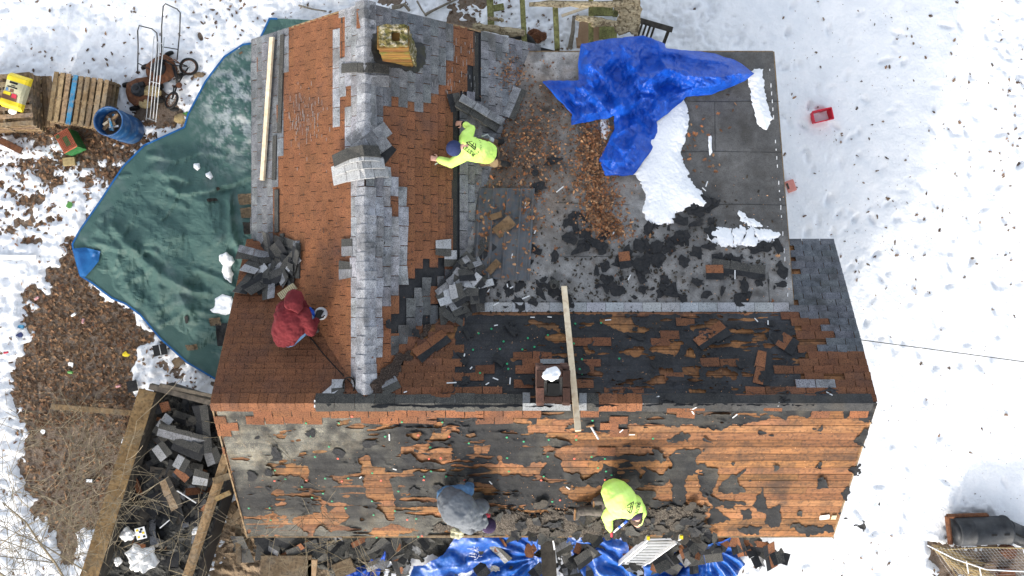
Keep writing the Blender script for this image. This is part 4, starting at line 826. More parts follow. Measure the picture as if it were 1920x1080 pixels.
def zGT(X, Y, F_, up=0):
    d = sdline(X, Y, EDGE); z = .10 + .95 * np.clip(d / 300, 0, 1) ** 1.15 + .05 * fbm(X, Y, 110, 3, 301) * np.clip(d / 40, 0, 1)
    for q, a, w in FOLD: dd = sdline(X, Y, q); z = z + a * .9 * np.exp(-(dd / (w * 1.25 + 4 * fbm(X, Y, 30, 2, 77))) ** 2) - a * .3 * np.exp(-((dd - w * 1.6) / w) ** 2)
    amp = np.clip(d / 25, .3, 1)
    z = z + .20 * amp * crum(X + 12 * fbm(X, Y, 60, 2, 5), Y, 90, 5, 303, 1.7) + .02 * amp * (ridged(X, Y, 40, 3, 305) - .4)
    z = np.maximum(z, .13 + .015 * fbm(X, Y, 30, 2, 9))
    z = np.where((Y < 90) & (X > 480), np.minimum(z, .5), z)
    return z + up
def colGT(X, Y, F_):
    k = np.clip(1.25 - np.hypot((X - 445) / 80, (Y - 190) / 130), 0, 1) * np.clip(fbm(X * 1.5 - Y, Y * 1.2 + X, 22, 6, 310, .75) * 3.5 + .3, 0, 1)
    k = .7 * k; k = np.maximum(k, .12 * np.clip(fbm(X, Y, 50, 5, 311) * 3 - .7, 0, 1)); return np.stack([1 + 8 * k, 1 + 3.4 * k, 1 + 4 * k], 1)
gt = layer('tarpaulin', (130, 30, 645, 716), 2.6, lambda X, Y: sdpoly(X, Y, GT), zGT, 'green_tarp', None, colGT, smooth=False)
tag(gt, 'big dark green tarpaulin with blue hem spread from the west eave down over the yard', 'tarpaulin')
layer('hem', (130, 30, 520, 716), 1.3, lambda X, Y: 1.7 - np.abs(sdpoly(X, Y, GT) - .6) - 9 * ((X > 470) & (Y > 80)), lambda X, Y, F_: zGT(X, Y, F_, .012), 'tarp_hem', gt)
layer('folded_corner', (125, 455, 195, 525), 1.6, lambda X, Y: sdpoly(X, Y, [(136, 466), (160, 464), (188, 471), (185, 490), (172, 506), (160, 519), (150, 517)]), lambda X, Y, F_: zGT(X, Y, F_, .035) + .02 * np.clip(F_ / 8, 0, 1), 'tarp_hem', gt)
for k, (q, bb, lb) in enumerate(((([(363, 307), (374, 305), (376, 315), (370, 320), (364, 315)]), (355, 298, 384, 328), 'small white snow lump high on the green tarpaulin'), ([(385, 325), (394, 320), (399, 332), (394, 337), (386, 331)], (378, 314, 405, 344), 'pointed white snow lump just right of the smaller one on the green tarpaulin'),
        ([(412, 478), (425, 473), (436, 482), (441, 490), (433, 500), (438, 515), (434, 531), (424, 524), (415, 510), (418, 498), (410, 488)], (402, 466, 450, 540), 'long crumbled heap of snow on the green tarpaulin beside the shingle pile'), ([(403, 560), (418, 552), (434, 556), (441, 570), (438, 585), (424, 592), (408, 588), (392, 582), (402, 575)], (384, 546, 448, 600), 'rounded heap of broken snow on the green tarpaulin next to the brown eave'))):
    o = layer('snow_lump', bb, 1.4, lambda X, Y: sdpoly(X, Y, q) + 2.2 * fbm(X, Y, 8, 3, 400 + k), lambda X, Y, F_: zGT(X, Y, F_, .015) + .07 * (1 - np.exp(-np.maximum(F_, 0) / 3)) + .02 * fbm(X, Y, 6, 3, 410), 'snow'); tag(o, lb, 'snow lump')

BT = [(1090, 82), (1142, 73), (1205, 66), (1234, 76), (1246, 82), (1248, 91), (1287, 94), (1331, 99), (1369, 109), (1391, 120), (1414, 138), (1397, 151), (1366, 165), (1334, 178), (1287, 182), (1262, 205), (1231, 228), (1236, 257), (1218, 287), (1187, 329), (1135, 329), (1124, 299), (1141, 266), (1152, 242), (1152, 216), (1138, 222), (1101, 229), (1070, 235), (1073, 214), (1048, 189), (1017, 153), (1029, 151), (1086, 151), (1084, 120)]
BF = [([(1100, 88), (1102, 130), (1118, 180), (1145, 215)], .12, 11), ([(1108, 120), (1135, 150), (1160, 178), (1172, 200)], .14, 12), ([(1162, 196), (1200, 160), (1250, 128), (1285, 142), (1340, 145), (1400, 137)], .20, 16), ([(1145, 78), (1150, 105), (1128, 125)], .09, 9), ([(1234, 80), (1238, 110), (1252, 128)], .12, 10),
      ([(1165, 160), (1185, 125), (1200, 122)], .12, 9), ([(1185, 122), (1196, 145), (1180, 168)], .13, 9), ([(1072, 234), (1095, 215), (1138, 208), (1165, 196)], .12, 10), ([(1165, 200), (1155, 260), (1150, 300)], .12, 12), ([(1190, 190), (1196, 250), (1170, 300)], .08, 10), ([(1020, 153), (1050, 185), (1075, 215)], .07, 7), ([(1120, 190), (1090, 160), (1086, 150)], .08, 8), ([(1248, 95), (1300, 110), (1360, 115)], .07, 10), ([(1215, 215), (1260, 180), (1300, 165), (1360, 160)], .08, 9)]
zPL = planez(PL, .02)
def zBT(X, Y, F_):
    z = .04 + .10 * np.clip(F_ / 25, 0, 1)
    for q, a, w in BF: dd = sdline(X, Y, q); z = z + a * 1.15 * np.maximum(0, 1 - dd / (w * 1.5))
    z = z - .16 * np.exp(-(np.hypot((X - 1218) / 28, (Y - 118) / 18)) ** 2) - .10 * np.exp(-(np.hypot((X - 1160) / 14, (Y - 145) / 22)) ** 2)
    z = z + .30 * crum(X + 10 * fbm(X, Y, 40, 2, 7), Y, 60, 4, 320, 1.5) * np.clip(F_ / 14, .15, 1)
    return zPL(X, Y) + np.maximum(z, .012)
o = layer('tarpaulin', (1010, 60, 1420, 335), 2.0, lambda X, Y: sdpoly(X, Y, BT) + 1.5 * fbm(X, Y, 16, 2, 3), zBT, 'blue_tarp', smooth=False); tag(o, 'crumpled bright blue tarpaulin heaped on the north edge of the low roof', 'tarpaulin')
m = MB(); p = rhit(1411, 137, .06); m.lathe(p, (0, 0, 1), [(-.01, .02), (.01, .02)], 10); m.build('grommet', 'galvanised', o)

# blue tarps and debris in the trench below the south eave
def low(X, Y): return .12 + .35 * np.clip((1060 - Y) / 60, 0, 1)
BTS = [([(640, 1085), (672, 1062), (690, 1058), (700, 1045), (712, 1050), (722, 1033), (726, 1040), (708, 1085)], 'small ragged blue tarpaulin scrap among the debris at the left under the south eave', 'blue_tarp', 0, 1.0),
       ([(762, 1095), (775, 1062), (800, 1058), (830, 1040), (858, 1005), (885, 985), (985, 985), (1012, 1004), (1025, 1020), (1000, 1040), (1030, 1050), (1045, 1085), (1045, 1100)], 'wide blue tarpaulin with frayed white seam below the eave by the grey sweatshirt worker', 'blue_tarp_shiny', 1, 1.0),
       ([(1062, 1025), (1066, 990), (1180, 990), (1178, 1040), (1165, 1060), (1200, 1085), (1195, 1100), (1078, 1100), (1085, 1060)], 'blue tarpaulin gathered in radiating creases below the eave left of the ladder', 'blue_tarp_shiny', 2, 1.0),
       ([(1212, 1100), (1205, 1060), (1218, 1042), (1262, 1034), (1290, 1048), (1312, 1025), (1345, 1018), (1375, 1005), (1398, 1000), (1378, 1028), (1396, 1058), (1368, 1100)], 'glossy blue tarpaulin on the snow at the right end below the eave', 'blue_tarp_shiny', 3, 1.0)]
for q, lb, mt, sd, a in BTS:
    bb = (min(x for x, y in q) - 4, min(y for x, y in q) - 4, max(x for x, y in q) + 4, max(y for x, y in q) + 4); cx_, cy_ = {0: (722, 1030), 1: (1010, 1045), 2: (1075, 1015), 3: (1330, 1020)}[sd]
    def zf(X, Y, F_, cx_=cx_, cy_=cy_, sd=sd):
        th = np.arctan2(Y - cy_, X - cx_); rr_ = np.hypot(X - cx_, Y - cy_)
        return low(X, Y) + .12 + .07 * np.sin(th * 17 + 3 * fbm(X, Y, 40, 2, sd + 5)) * np.clip(rr_ / 60, .1, 1) + .12 * crum(X, Y, 40, 4, 330 + sd, 1.4) + .05 * fbm(X, Y, 60, 2, sd)
    o = layer('tarpaulin', bb, 1.8, lambda X, Y: sdpoly(X, Y, q) + 3 * fbm(X, Y, 12, 3, 340 + sd), zf, mt, smooth=(sd != 0)); tag(o, lb, 'tarpaulin')
    if sd == 1:
        r_ = random.Random(3); m = MB()
        for i in range(46):
            y = r_.uniform(985, 1052); x = 893 + r_.uniform(-4, 4); z = .62 - (y - 985) * .004; a_ = W(x, y, z); b_ = W(x + r_.uniform(-14, 9), y + r_.uniform(-3, 3), z - .02); m.tube([a_, (a_ + b_) / 2 + Vector((0, 0, .02)), b_], .004, 4)
        m.build('frayed_seam', 'white_paper', o)

# debris heap sheet under the south eave and in the dump trailer (dark granules, splinters)
def heap(name, poly, zf, mat, lb, seed, step=3, col=None):
    bb = (min(x for x, y in poly) - 4, min(y for x, y in poly) - 4, max(x for x, y in poly) + 4, max(y for x, y in poly) + 4)
    o = layer(name, bb, step, lambda X, Y: sdpoly(X, Y, poly) + 8 * fbm(X, Y, 22, 4, seed), lambda X, Y, F_: zf(X, Y) + .10 * ridged(X, Y, 30, 4, seed + 1) * np.clip(F_ / 8, 0, 1) + .05 * fbm(X, Y, 9, 3, seed + 2), mat, None, lambda X, Y, F_: np.stack([np.clip(.9 + 1.1 * fbm(X, Y, 22, 4, seed + 9), .3, 2.2)] * 3, 1), smooth=False); o['kind'] = 'stuff'; return o
heap('debris_heap', [(470, 985), (1380, 985), (1420, 1010), (1400, 1040), (1380, 1100), (640, 1100), (560, 1030), (520, 1050), (480, 1020)], lambda X, Y: .05 + .30 * np.clip((1050 - Y) / 60, 0, 1), 'dark_granule', '', 350)
heap('woodchip_bed', [(395, 900), (470, 980), (500, 1010), (640, 1040), (640, 1100), (390, 1100), (380, 1000)], lambda X, Y: .03 + 0 * X, 'woodchips', '', 355)

# ============================================================ loose shingles, felt scraps, strips
SHM = {}
def shmesh(kind, var):
    k = (kind, var)
    if k in SHM: return SHM[k]
    r = random.Random(hash(kind) % 1000 if False else sum(map(ord, kind)) + var * 7); m = MB()
    n = {'strip3': 3, 'strip2': 2, 'tab': 1}.get(kind, 0)
    if n:
        w = .305; cu = r.uniform(-.03, .06)
        for i in range(n):
            x0 = (i - n / 2) * w + .004; x1 = x0 + w - .008
            if kind == 'tab' and var % 2: x1 -= r.uniform(.05, .14)
            g = r.uniform(.85, 1.15); d0, d1 = (.0, .14); j = r.uniform(-.02, .02)
            def zz(x): return cu * (x / .45) ** 2
            q = [(x0, -.15 + j, zz(x0)), (x1, -.15 + (j if var % 3 else -j), zz(x1)), (x1, 0, zz(x1) + .004), (x0, 0, zz(x0) + .004)]
            m.m = 0; m.add([Vector(v) + Vector((0, 0, .006)) for v in q] + [Vector(v) for v in q], [(0, 1, 2, 3), (0, 4, 5, 1), (1, 5, 6, 2), (3, 2, 6, 7), (0, 3, 7, 4), (7, 6, 5, 4)], (g, g, g * 1.02))
            q = [(x0 - .004, 0, zz(x0) + .004), (x1 + .004, 0, zz(x1) + .004), (x1 + .004, .13 + r.uniform(-.05, .02), zz(x1)), (x0 - .004, .13 + r.uniform(-.05, .02), zz(x0))]
            m.m = 1; m.add([Vector(v) + Vector((0, 0, .006)) for v in q] + [Vector(v) for v in q], [(0, 1, 2, 3), (0, 4, 5, 1), (1, 5, 6, 2), (3, 2, 6, 7), (0, 3, 7, 4), (7, 6, 5, 4)], (1, 1, 1))
    else:                                             # torn, curled scrap
        N = r.randint(9, 15); R0 = 1.0; ell = r.uniform(.35, .9); pts = []; a0 = r.uniform(0, 6)
        for i in range(N):
            a = 2 * math.pi * i / N + r.uniform(-.16, .16); rr = R0 * r.uniform(.55, 1.12); pts.append((rr * math.cos(a), rr * math.sin(a) * ell))
        cuA = r.uniform(-.15, .38); th = r.uniform(0, 3.14); vs = [(0, 0, .03)]
        for ring in (.5, 1):
            for x, y in pts:
                u = x * math.cos(th) + y * math.sin(th); vs.append((x * ring, y * ring, .035 + cuA * (u * ring) ** 2 * (1 if u > 0 else .2) + r.uniform(0, .04)))
        fs = [(0, 1 + i, 1 + (i + 1) % N) for i in range(N)] + [(1 + i, 1 + N + i, 1 + N + (i + 1) % N, 1 + (i + 1) % N) for i in range(N)]
        m.add(vs, fs, (1, 1, 1))
    me = bpy.data.meshes.new('scrap'); me.from_pydata([tuple(v) for v in m.v], [], m.f); c = np.ones((len(m.v), 4), np.float32); c[:, :3] = np.array(m.c); me.color_attributes.new('Col', 'FLOAT_COLOR', 'POINT').data.foreach_set('color', c.ravel())
    me.polygons.foreach_set('material_index', m.mi); SHM[k] = me; return me
SHC = {}
def loose(name, kind, var, mats, p, n, ang, lb, cat, grp, size=1, tilt=0, sz=None):
    key = (kind, var, mats)
    if key not in SHC:
        me = shmesh(kind, var).copy()
        for q in mats: me.materials.append(MATS[q])
        SHC[key] = me
    o = bpy.data.objects.new(name, SHC[key]); C.objects.link(o); o.location = p
    q = Vector(n).to_track_quat('Z', 'Y').to_matrix() @ Matrix.Rotation(ang, 3, 'Z') @ Matrix.Rotation(tilt, 3, 'X')
    o.rotation_euler = q.to_euler(); o.scale = (size, size, sz or size); return tag(o, lb, cat, grp)
GREY = ('grey_shingle', 'dark_granule'); ORA = ('orange_shingle', 'black_felt'); BLK = ('dark_granule', 'black_felt'); WHT = ('white_shingle', 'dark_granule'); BRN = ('old_wood', 'dark_wood')
r_ = random.Random(77)
def scatter(name, spots, choose, lb, cat, grp, up=.03, tilt=.25, surf=rhit, seed=1, size=(1, 1)):
    r = random.Random(seed)
    for (cx, cy, sx, sy, n) in spots:
        for i in range(n):
            x, y = cx + r.uniform(-sx, sx), cy + r.uniform(-sy, sy); p = surf(x, y); nn = rnorm(p.x, p.y) if surf is rhit else Vector((0, 0, 1))
            kind, var, mats = choose(r); nn = nn + Vector((r.uniform(-tilt, tilt), r.uniform(-tilt, tilt), 0)) * (1 if kind != 'scrap' else .5)
            s = r.uniform(*size) if kind != 'scrap' else r.uniform(.04, .17) * size[1]
            loose(name, kind, var, mats, (p.x, p.y, p.z + up + r.uniform(0, .05 if kind != 'scrap' else .02)), nn, r.uniform(0, 6.28), lb, cat, grp, s)
# black felt scraps on the low roof
FS = [(1240, 480, 45, 30, 20), (1310, 400, 35, 22, 13), (1300, 455, 50, 25, 9), (1160, 500, 50, 30, 15), (1080, 415, 25, 20, 8), (1090, 460, 30, 20, 6), (1390, 500, 45, 20, 10), (1430, 455, 35, 12, 6), (1440, 515, 30, 25, 6), (1190, 545, 70, 22, 13), (1330, 545, 70, 22, 9), (960, 550, 60, 22, 14), (1060, 545, 40, 25, 12), (900, 530, 25, 25, 8), (1250, 430, 50, 15, 6), (1000, 490, 40, 25, 5), (1140, 450, 30, 20, 6), (940, 230, 30, 40, 3), (1000, 330, 70, 40, 5)]
scatter('felt_scrap', FS, lambda r: ('scrap', r.randrange(12), ('black_felt',)), 'torn scrap of black roofing felt lying loose on the low grey roof', 'felt scrap', 'black felt scraps on the low roof', up=.012, tilt=.10, seed=3)
scatter('felt_scrap', [(1250, 985, 75, 14, 26), (1290, 960, 45, 15, 10), (1080, 985, 80, 14, 22), (960, 960, 50, 25, 12), (1110, 965, 40, 18, 8)], lambda r: ('scrap', r.randrange(12), (r.choice(['black_felt', 'black_felt', 'dark_granule', 'dark_wood', 'dark_wood']),)), 'dark torn scrap heaped along the south eave around the kneeling workers', 'felt scrap', 'torn scraps along the south eave', up=.10, tilt=.5, seed=4)
scatter('felt_scrap', [(1100, 620, 380, 22, 14), (1200, 700, 250, 35, 12), (900, 690, 40, 40, 6), (700, 860, 250, 70, 18)], lambda r: ('scrap', r.randrange(12), ('black_felt',)), 'dark felt flap torn loose on the stripped slopes beside the main ridge', 'felt scrap', 'felt flaps on the stripped slopes', up=.04, tilt=.1, seed=5)
scatter('felt_scrap', [(1120, 1004, 170, 5, 22), (1290, 1004, 50, 4, 12)], lambda r: ('scrap', r.randrange(12), (r.choice(['black_felt', 'dark_granule', 'dark_wood']),)), 'dark torn scrap hanging over the lip of the south eave', 'felt scrap', 'scraps hanging over the south eave', up=.02, tilt=.4, surf=lambda x, y: PS.pix(x, y, .06), seed=41)
# shingle pieces in their piles
def mix(*a): return lambda r: (r.choice(['strip3', 'strip2', 'strip2', 'tab', 'tab', 'tab']), r.randrange(6), r.choice(a))
scatter('loose_shingle', [(512, 497, 38, 38, 22), (530, 500, 20, 30, 6), (495, 525, 22, 12, 5)], mix(GREY, WHT, BLK, BLK, BLK), 'grey shingle piece in the jumbled pile left of the hooded worker', 'loose shingle', 'shingle pile at the west eave', tilt=.35, up=.05, seed=6, size=(.75, .95))
scatter('loose_shingle', [(872, 540, 30, 30, 18), (850, 585, 14, 24, 6), (900, 510, 20, 20, 6)], mix(GREY, BLK, BLK, BLK, WHT), 'shingle piece in the dark pile where the valley meets the low roof', 'loose shingle', 'shingle pile in the valley', tilt=.35, up=.05, seed=7, size=(.75, .95))
for k, (x, y, a, kd, mt, lb) in enumerate(((810, 650, .7, 'strip2', ORA, 'loose orange shingle askew in the valley debris left of the felt'), (1336, 632, .6, 'strip2', ORA, 'brown shingle lying askew on the black felt beside a torn wood patch'), (1478, 645, .9, 'tab', ORA, 'narrow brown shingle scrap lying slanted on the felt near the east rake'), (1434, 690, 1.3, 'strip2', ORA, 'brown shingle standing nearly upright in the picture above the white pair of tabs'), (1340, 512, 0, 'tab', ORA, 'orange shingle scrap among black felt at the centre of the low roof'), (1166, 490, .1, 'tab', ORA, 'square orange shingle piece on the low roof north of the white row'),
        (648, 505, 1.57, 'tab', GREY, 'single grey tab lying flat on the sunlit orange slope'), (653, 462, 1.57, 'tab', GREY, 'single grey tab sticking out left of the north wing ridge cap'), (730, 722, .5, 'tab', GREY, 'square grey tab at the foot of the valley by the ridge'), (628, 728, .1, 'tab', WHT, 'pale tab above the dark ridge strip left of the ridge end'), (622, 742, .8, 'tab', WHT, 'curled pale tab just under another pale tab by the main ridge'), (966, 195, 1.2, 'strip2', GREY, 'pair of pale grey tabs on the low roof left of the blue tarpaulin'), (831, 466, 1.57, 'tab', WHT, 'white tabs laid upright on the orange east slope'), (842, 486, 1.57, 'tab', WHT, 'smaller white tab overlapping the pair on the orange east slope'), (900, 480, .9, 'strip2', BLK, 'dark strip lying across the foot of the metal sheets'), (1385, 507, -.15, 'strip3', BLK, 'long dark shingle strip on the low roof near its east edge'), (852, 192, .3, 'tab', BLK, 'black tab lying beside the raised hand of the lime shirted worker'))):
    p = rhit(x, y, .05); loose('loose_shingle', kd, k % 6, mt, p, rnorm(p.x, p.y), a, lb, 'loose shingle', None, .95)
# white plastic strips
SP = [(563, 700, 1.5, .11), (465, 685, -.4, .09), (300, 612, .9, .05), (410, 718, .6, .06), (168, 712, .05, .15), (23, 838, 1.6, .07), (195, 830, 1.5, .08), (338, 838, -1.4, .06), (578, 810, 1.2, .06), (670, 135, .4, .13), (545, 55, -1.4, .06), (573, 68, .5, .06), (255, 525, 1.4, .05), (715, 270, 0, .07), (830, 268, -.1, .07)]
SP = [(800 + a / 3.6, 520 + b / 3.6, c_, d) for a, b, c_, d in SP]
SP += [(481, 792, -.35, .16), (730, 820, 1.5, .13), (740, 880, -.4, .06), (676, 895, .8, .05), (920, 905, -1, .08), (1065, 915, -.8, .08), (1165, 808, .9, .08), (1185, 815, 0, .09), (1303, 765, .7, .14), (1298, 772, -1, .12), (1378, 780, .9, .1), (1460, 758, 1.5, .07), (1555, 738, -.6, .1), (1205, 752, 1.5, .1), (1232, 745, .5, .08), (1418, 600, -1, .08), (1440, 605, 1.4, .08), (590, 757, 1.5, .12), (619, 750, 1.5, .1), (808, 748, 1.5, .08), (1180, 520, 1.1, .1), (1378, 515, 1.5, .15), (1150, 438, 1.2, .06), (930, 570, .5, .1), (960, 480, 1.4, .08), (916, 545, 1, .06), (985, 385, 1.5, .1), (905, 545, .6, .08), (1320, 355, -.8, .08), (1325, 345, 1.2, .1), (818, 307, -1, .06), (930, 610, .2, .06), (1050, 355, .7, .16), (1003, 435, 1.2, .06), (760, 735, .4, .05), (1140, 600, .1, .1)]
q = MB(); q.box((0, 0, .002), (1, .018, .003)); s0 = None
for (x, y, a, l) in SP:
    if s0 is None: o = q.build('plastic_strip', 'strip_white', None, local=True); s0 = o
    else: o = s0.copy(); C.objects.link(o)
    p = rhit(x, y, .055); n = rnorm(p.x, p.y); o.location = p; o.scale = (l, 1.0, 1); o.rotation_euler = (n.to_track_quat('Z', 'Y').to_matrix() @ Matrix.Rotation(a, 3, 'Z')).to_euler()
    tag(o, 'thin pale plastic backing strip dropped on the stripped roof', 'plastic strip', 'plastic backing strips on the roof')
# bell-shaped stack of stripped courses saddled over the north-wing ridge
def drape(name, a, b, w, lift, mat, lb, ntab, seed, bow=0, th=.03, arch=.0):
    m = MB(); r = random.Random(seed); N = ntab * 3; d = Vector((b[0] - a[0], b[1] - a[1])); L = d.length; d.normalize(); pr = Vector((-d.y, d.x)); rows = []
    for i in range(N + 1):
        t = i / N; c = Vector(a) + d * L * t + pr * (-bow * (1 - (2 * t - 1) ** 2)); row = []
        for s in (-.5, .5): row.append(rhit(c.x + pr.x * w * s, c.y + pr.y * w * s, lift + arch * (1 - (2 * t - 1) ** 2) + (.012 if s > 0 else 0)))
        rows.append(row)
    for k in range(ntab):
        g = r.uniform(.8, 1.15); j = r.uniform(-.012, .012); vs = []
        for i in range(k * 3, k * 3 + 4):
            p, q = rows[i]; e = (q - p).normalized() * j
            if i == k * 3 + 3: o_ = (rows[i - 1][0] - rows[i][0]).normalized() * .008; p, q = p + o_, q + o_
            vs += [p, q + e, q + e - Vector((0, 0, th)), p - Vector((0, 0, th))]
        fs = []
        for i in range(3): o_ = i * 4; fs += [(o_, o_ + 4, o_ + 5, o_ + 1), (o_ + 1, o_ + 5, o_ + 6, o_ + 2), (o_ + 3, o_ + 7, o_ + 4, o_), (o_ + 2, o_ + 6, o_ + 7, o_ + 3)]
        fs += [(0, 1, 2, 3), (15, 14, 13, 12)]; m.add(vs, fs, (g, g, g))
    return tag(m.build(name, mat), lb, 'shingle strip')
drape('shingle_strip', (655, 268), (700, 228), 22, .04, 'grey_shingle', 'blue grey strip laid diagonally at the top left of the stack on the north ridge', 2, 1)
drape('shingle_strip', (660, 288), (728, 238), 26, .06, 'grey_shingle', 'blue grey diagonal shingle strip in the middle of the saddled stack on the north ridge', 3, 2)
drape('shingle_strip', (690, 290), (728, 262), 24, .08, 'grey_shingle', 'short blue grey diagonal strip at the right of the saddled stack on the north ridge', 2, 3)
drape('shingle_strip', (712, 300), (735, 272), 26, .03, 'black_felt', 'black undersided strip poking out right of the saddled stack on the north ridge', 1, 4)
drape('shingle_strip', (624, 337), (728, 322), 20, .10, 'white_shingle', 'lowest pale curved shingle strip bent over the north ridge like a bell', 4, 5, bow=5, th=.05, arch=.04)
drape('shingle_strip', (622, 322), (721, 306), 18, .15, 'white_shingle', 'second pale curved shingle strip from the bottom of the bell shaped stack', 4, 6, bow=6, th=.05, arch=.05)
drape('shingle_strip', (626, 311), (712, 296), 14, .19, 'white_shingle', 'third pale shingle strip just under the dark granule band of the bell shaped stack', 3, 7, bow=7, th=.04, arch=.06)
drape('shingle_strip', (624, 301), (712, 283), 20, .22, 'dark_granule', 'dark speckled curved band on top of the bell shaped shingle stack', 1, 8, bow=9, th=.05, arch=.07)
drape('shingle_strip', (640, 128), (730, 130), 17, .06, 'dark_granule', 'dark speckled shingle strip bent straight across the north ridge below the mossy chimney', 3, 9, bow=3, th=.04)
drape('shingle_strip', (697, 150), (730, 152), 20, .05, 'grey_shingle', 'short pale grey strip on the east slope under the dark ridge band', 1, 12)
drape('shingle_strip', (856, 192), (934, 240), 14, .16, 'dark_granule', 'thick dark edged bundle of strips lying diagonally above the lime shirted worker', 3, 10, th=.14)
drape('shingle_strip', (864, 182), (944, 229), 14, .20, 'grey_shingle', 'row of grey tabs on top of the diagonal bundle above the lime shirted worker', 3, 11, th=.10)
drape('shingle_strip', (452, 380), (478, 402), 14, .05, 'dark_granule', 'dark strip hanging over the west eave onto the green tarpaulin', 2, 13, th=.03) if False else None
for k, (x0, y0, x1, y1, mt, lb) in enumerate(((386, 371, 408, 378, 'dark_wood', 'small dark rectangle of shingle lying on the green tarpaulin'), (404, 350, 413, 357, 'dark_wood', 'tiny dark shingle chip near the fold of the green tarpaulin'), (345, 592, 354, 608, 'black_felt', 'slim black felt chip on the lower part of the green tarpaulin'), (392, 595, 415, 612, 'old_wood', 'brown shingle piece beside the dark flap at the eave on the green tarpaulin'), (347, 645, 372, 658, 'old_wood', 'brown shingle with pale strip low on the green tarpaulin'), (445, 362, 478, 385, 'old_wood', 'upper brown shingle fragment caught in the tarpaulin fold at the west eave'), (450, 388, 476, 410, 'old_wood', 'middle brown shingle fragment caught in the tarpaulin fold at the west eave'), (455, 415, 476, 440, 'dark_wood', 'lower dark shingle fragment caught in the tarpaulin fold at the west eave'), (404, 606, 432, 650, 'black_felt', 'black felt flap hanging from the west eave over the green tarpaulin'))):
    q = [(x0, y0 + 2), (x1 - 3, y0), (x1, y1 - 2), (x0 + 3, y1)]; o = layer('shingle_fragment', (x0 - 3, y0 - 3, x1 + 3, y1 + 3), 1.6, lambda X, Y: sdpoly(X, Y, q) + 1.5 * fbm(X, Y, 8, 2, k), lambda X, Y, F_: zGT(X, Y, F_, .05), mt, None, lambda X, Y, F_: np.stack([.55 + 0 * X] * 3, 1), smooth=False)
    if o: tag(o, lb, 'shingle piece')

# metal sheets on the low roof
MS = empty('metal_sheet', rhit(945, 435), 'long dark ribbed metal roofing sheets lying on the low roof under leaves', 'metal sheet')
zM_ = planez(PL, .03)
def ribz(X, Y): x = X + (Y - 350) * .06; return .045 * sum(np.exp(-(((x - c_) / 2.6) ** 2)) for c_ in (901, 926, 952, 978, 1001)) + .010 * sum(np.exp(-(((x - c_) / 1.6) ** 2)) for c_ in (913, 939, 965, 990))
layer('panel', (880, 345, 1010, 530), 1.7, lambda X, Y: sdpoly(X, Y, [(896, 352), (1003, 353), (993, 527), (885, 520)]), lambda X, Y, F_: zM_(X, Y) + .02 + ribz(X, Y), 'metal_panel', MS)
for (x, y, a, l, w) in ((945, 425, .7, .35, .2), (925, 500, .8, .25, .12), (930, 405, .3, .2, .1)):
    m = MB(); p = rhit(x, y, .1); m.box((0, 0, 0), (l, w, .03), Matrix.Rotation(a, 3, 'Z') @ Matrix.Rotation(.12, 3, 'X'), (.5, .45, .4)); m.v = [tuple(Vector(v) + p) for v in m.v]; tag(m.build('wood_offcut', 'old_wood'), 'dark weathered wood offcut lying on the ribbed metal sheets', 'wood offcut', 'offcuts on the metal sheets')
# lumber
def plank(a, b, w, t, mat, lb, col=(1, 1, 1), up=(0, 0, 1), name='plank'):
    m = MB(); m.beam(a, b, w, t, up=up, col=col); return tag(m.build(name, mat, bevel=.003), lb, 'board')
pw = PW.n; plank(PW.pix(510, 70, .10), PW.pix(492, 338, .09), .095, .04, 'fresh_lumber', 'pale new board lying along the west eave of the north wing', up=pw)
pN = Vector((0, -RP, 1)).normalized(); A_ = Vector(((1057.5 - 960) / F * (H - 3.18), -(537 - 540) / F * (H - 3.18), 3.18)); B_ = Vector(((1084 - 960) / F * (H - 4.22), -(808 - 540) / F * (H - 4.22), 4.22))
plank(A_, B_, .092, .04, 'fresh_lumber', 'long pale new board leaning up over the main ridge beside the brick chimney')
plank(W(97, 762, .12), W(246, 774, .12), .11, .04, 'old_wood', 'old grey brown plank lying in the leaves pointing at the dump trailer', (.8, .75, .65))
plank(W(-60, 481, .10), W(69, 483, .10), .10, .03, 'white_vinyl', 'white trim board lying in the snow at the left edge')
plank(W(0, 263, .16), W(40, 283, .1), .13, .05, 'rusty', 'short dark red board in the snow below the pallets', (1, 1, 1))
# hammer
hm = empty('hammer', rhit(1112, 808, .06), 'claw hammer lying on the stripped slope just right of the long board', 'hammer')
m = MB(); m.tube([rhit(1108, 800, .07), rhit(1122, 823, .07)], .016, 8); m.build('handle', 'galvanised', hm)
m = MB(); a_, b_ = rhit(1099, 800, .07), rhit(1114, 797, .07); m.tube([a_, a_ * .6 + b_ * .4, b_], [.008, .018, .018], 8); m.build('head', 'boot_tan', hm)
# orange wrapper and paper on the south slope
m = MB(); m.beam(rhit(1537, 971, .05), rhit(1555, 969, .05), .10, .004, up=PS.n); tag(m.build('paper', 'white_paper'), 'white paper scrap near the south eave at the east corner', 'paper')
m = MB(); m.beam(rhit(1559, 970, .05), rhit(1568, 970, .05), .09, .01, up=PS.n); tag(m.build('sponge', 'bag_beige'), 'small tan block beside the white paper at the east corner', 'block')
# service cable
m = MB(); a_ = Vector((5.5, -.55, 3.1)); pts = [W(1612, 637, 3.15).lerp(W(1925, 679, 3.6), t) + Vector((0, 0, -.5 * t * (1 - t))) for t in np.linspace(0, 1, 14)]; pts += [Vector((14, -2.3, 4.2))]
m.tube(pts, .008, 6); tag(m.build('cable', 'steel_black'), 'thin black service cable running from the east rake over the snow', 'cable')
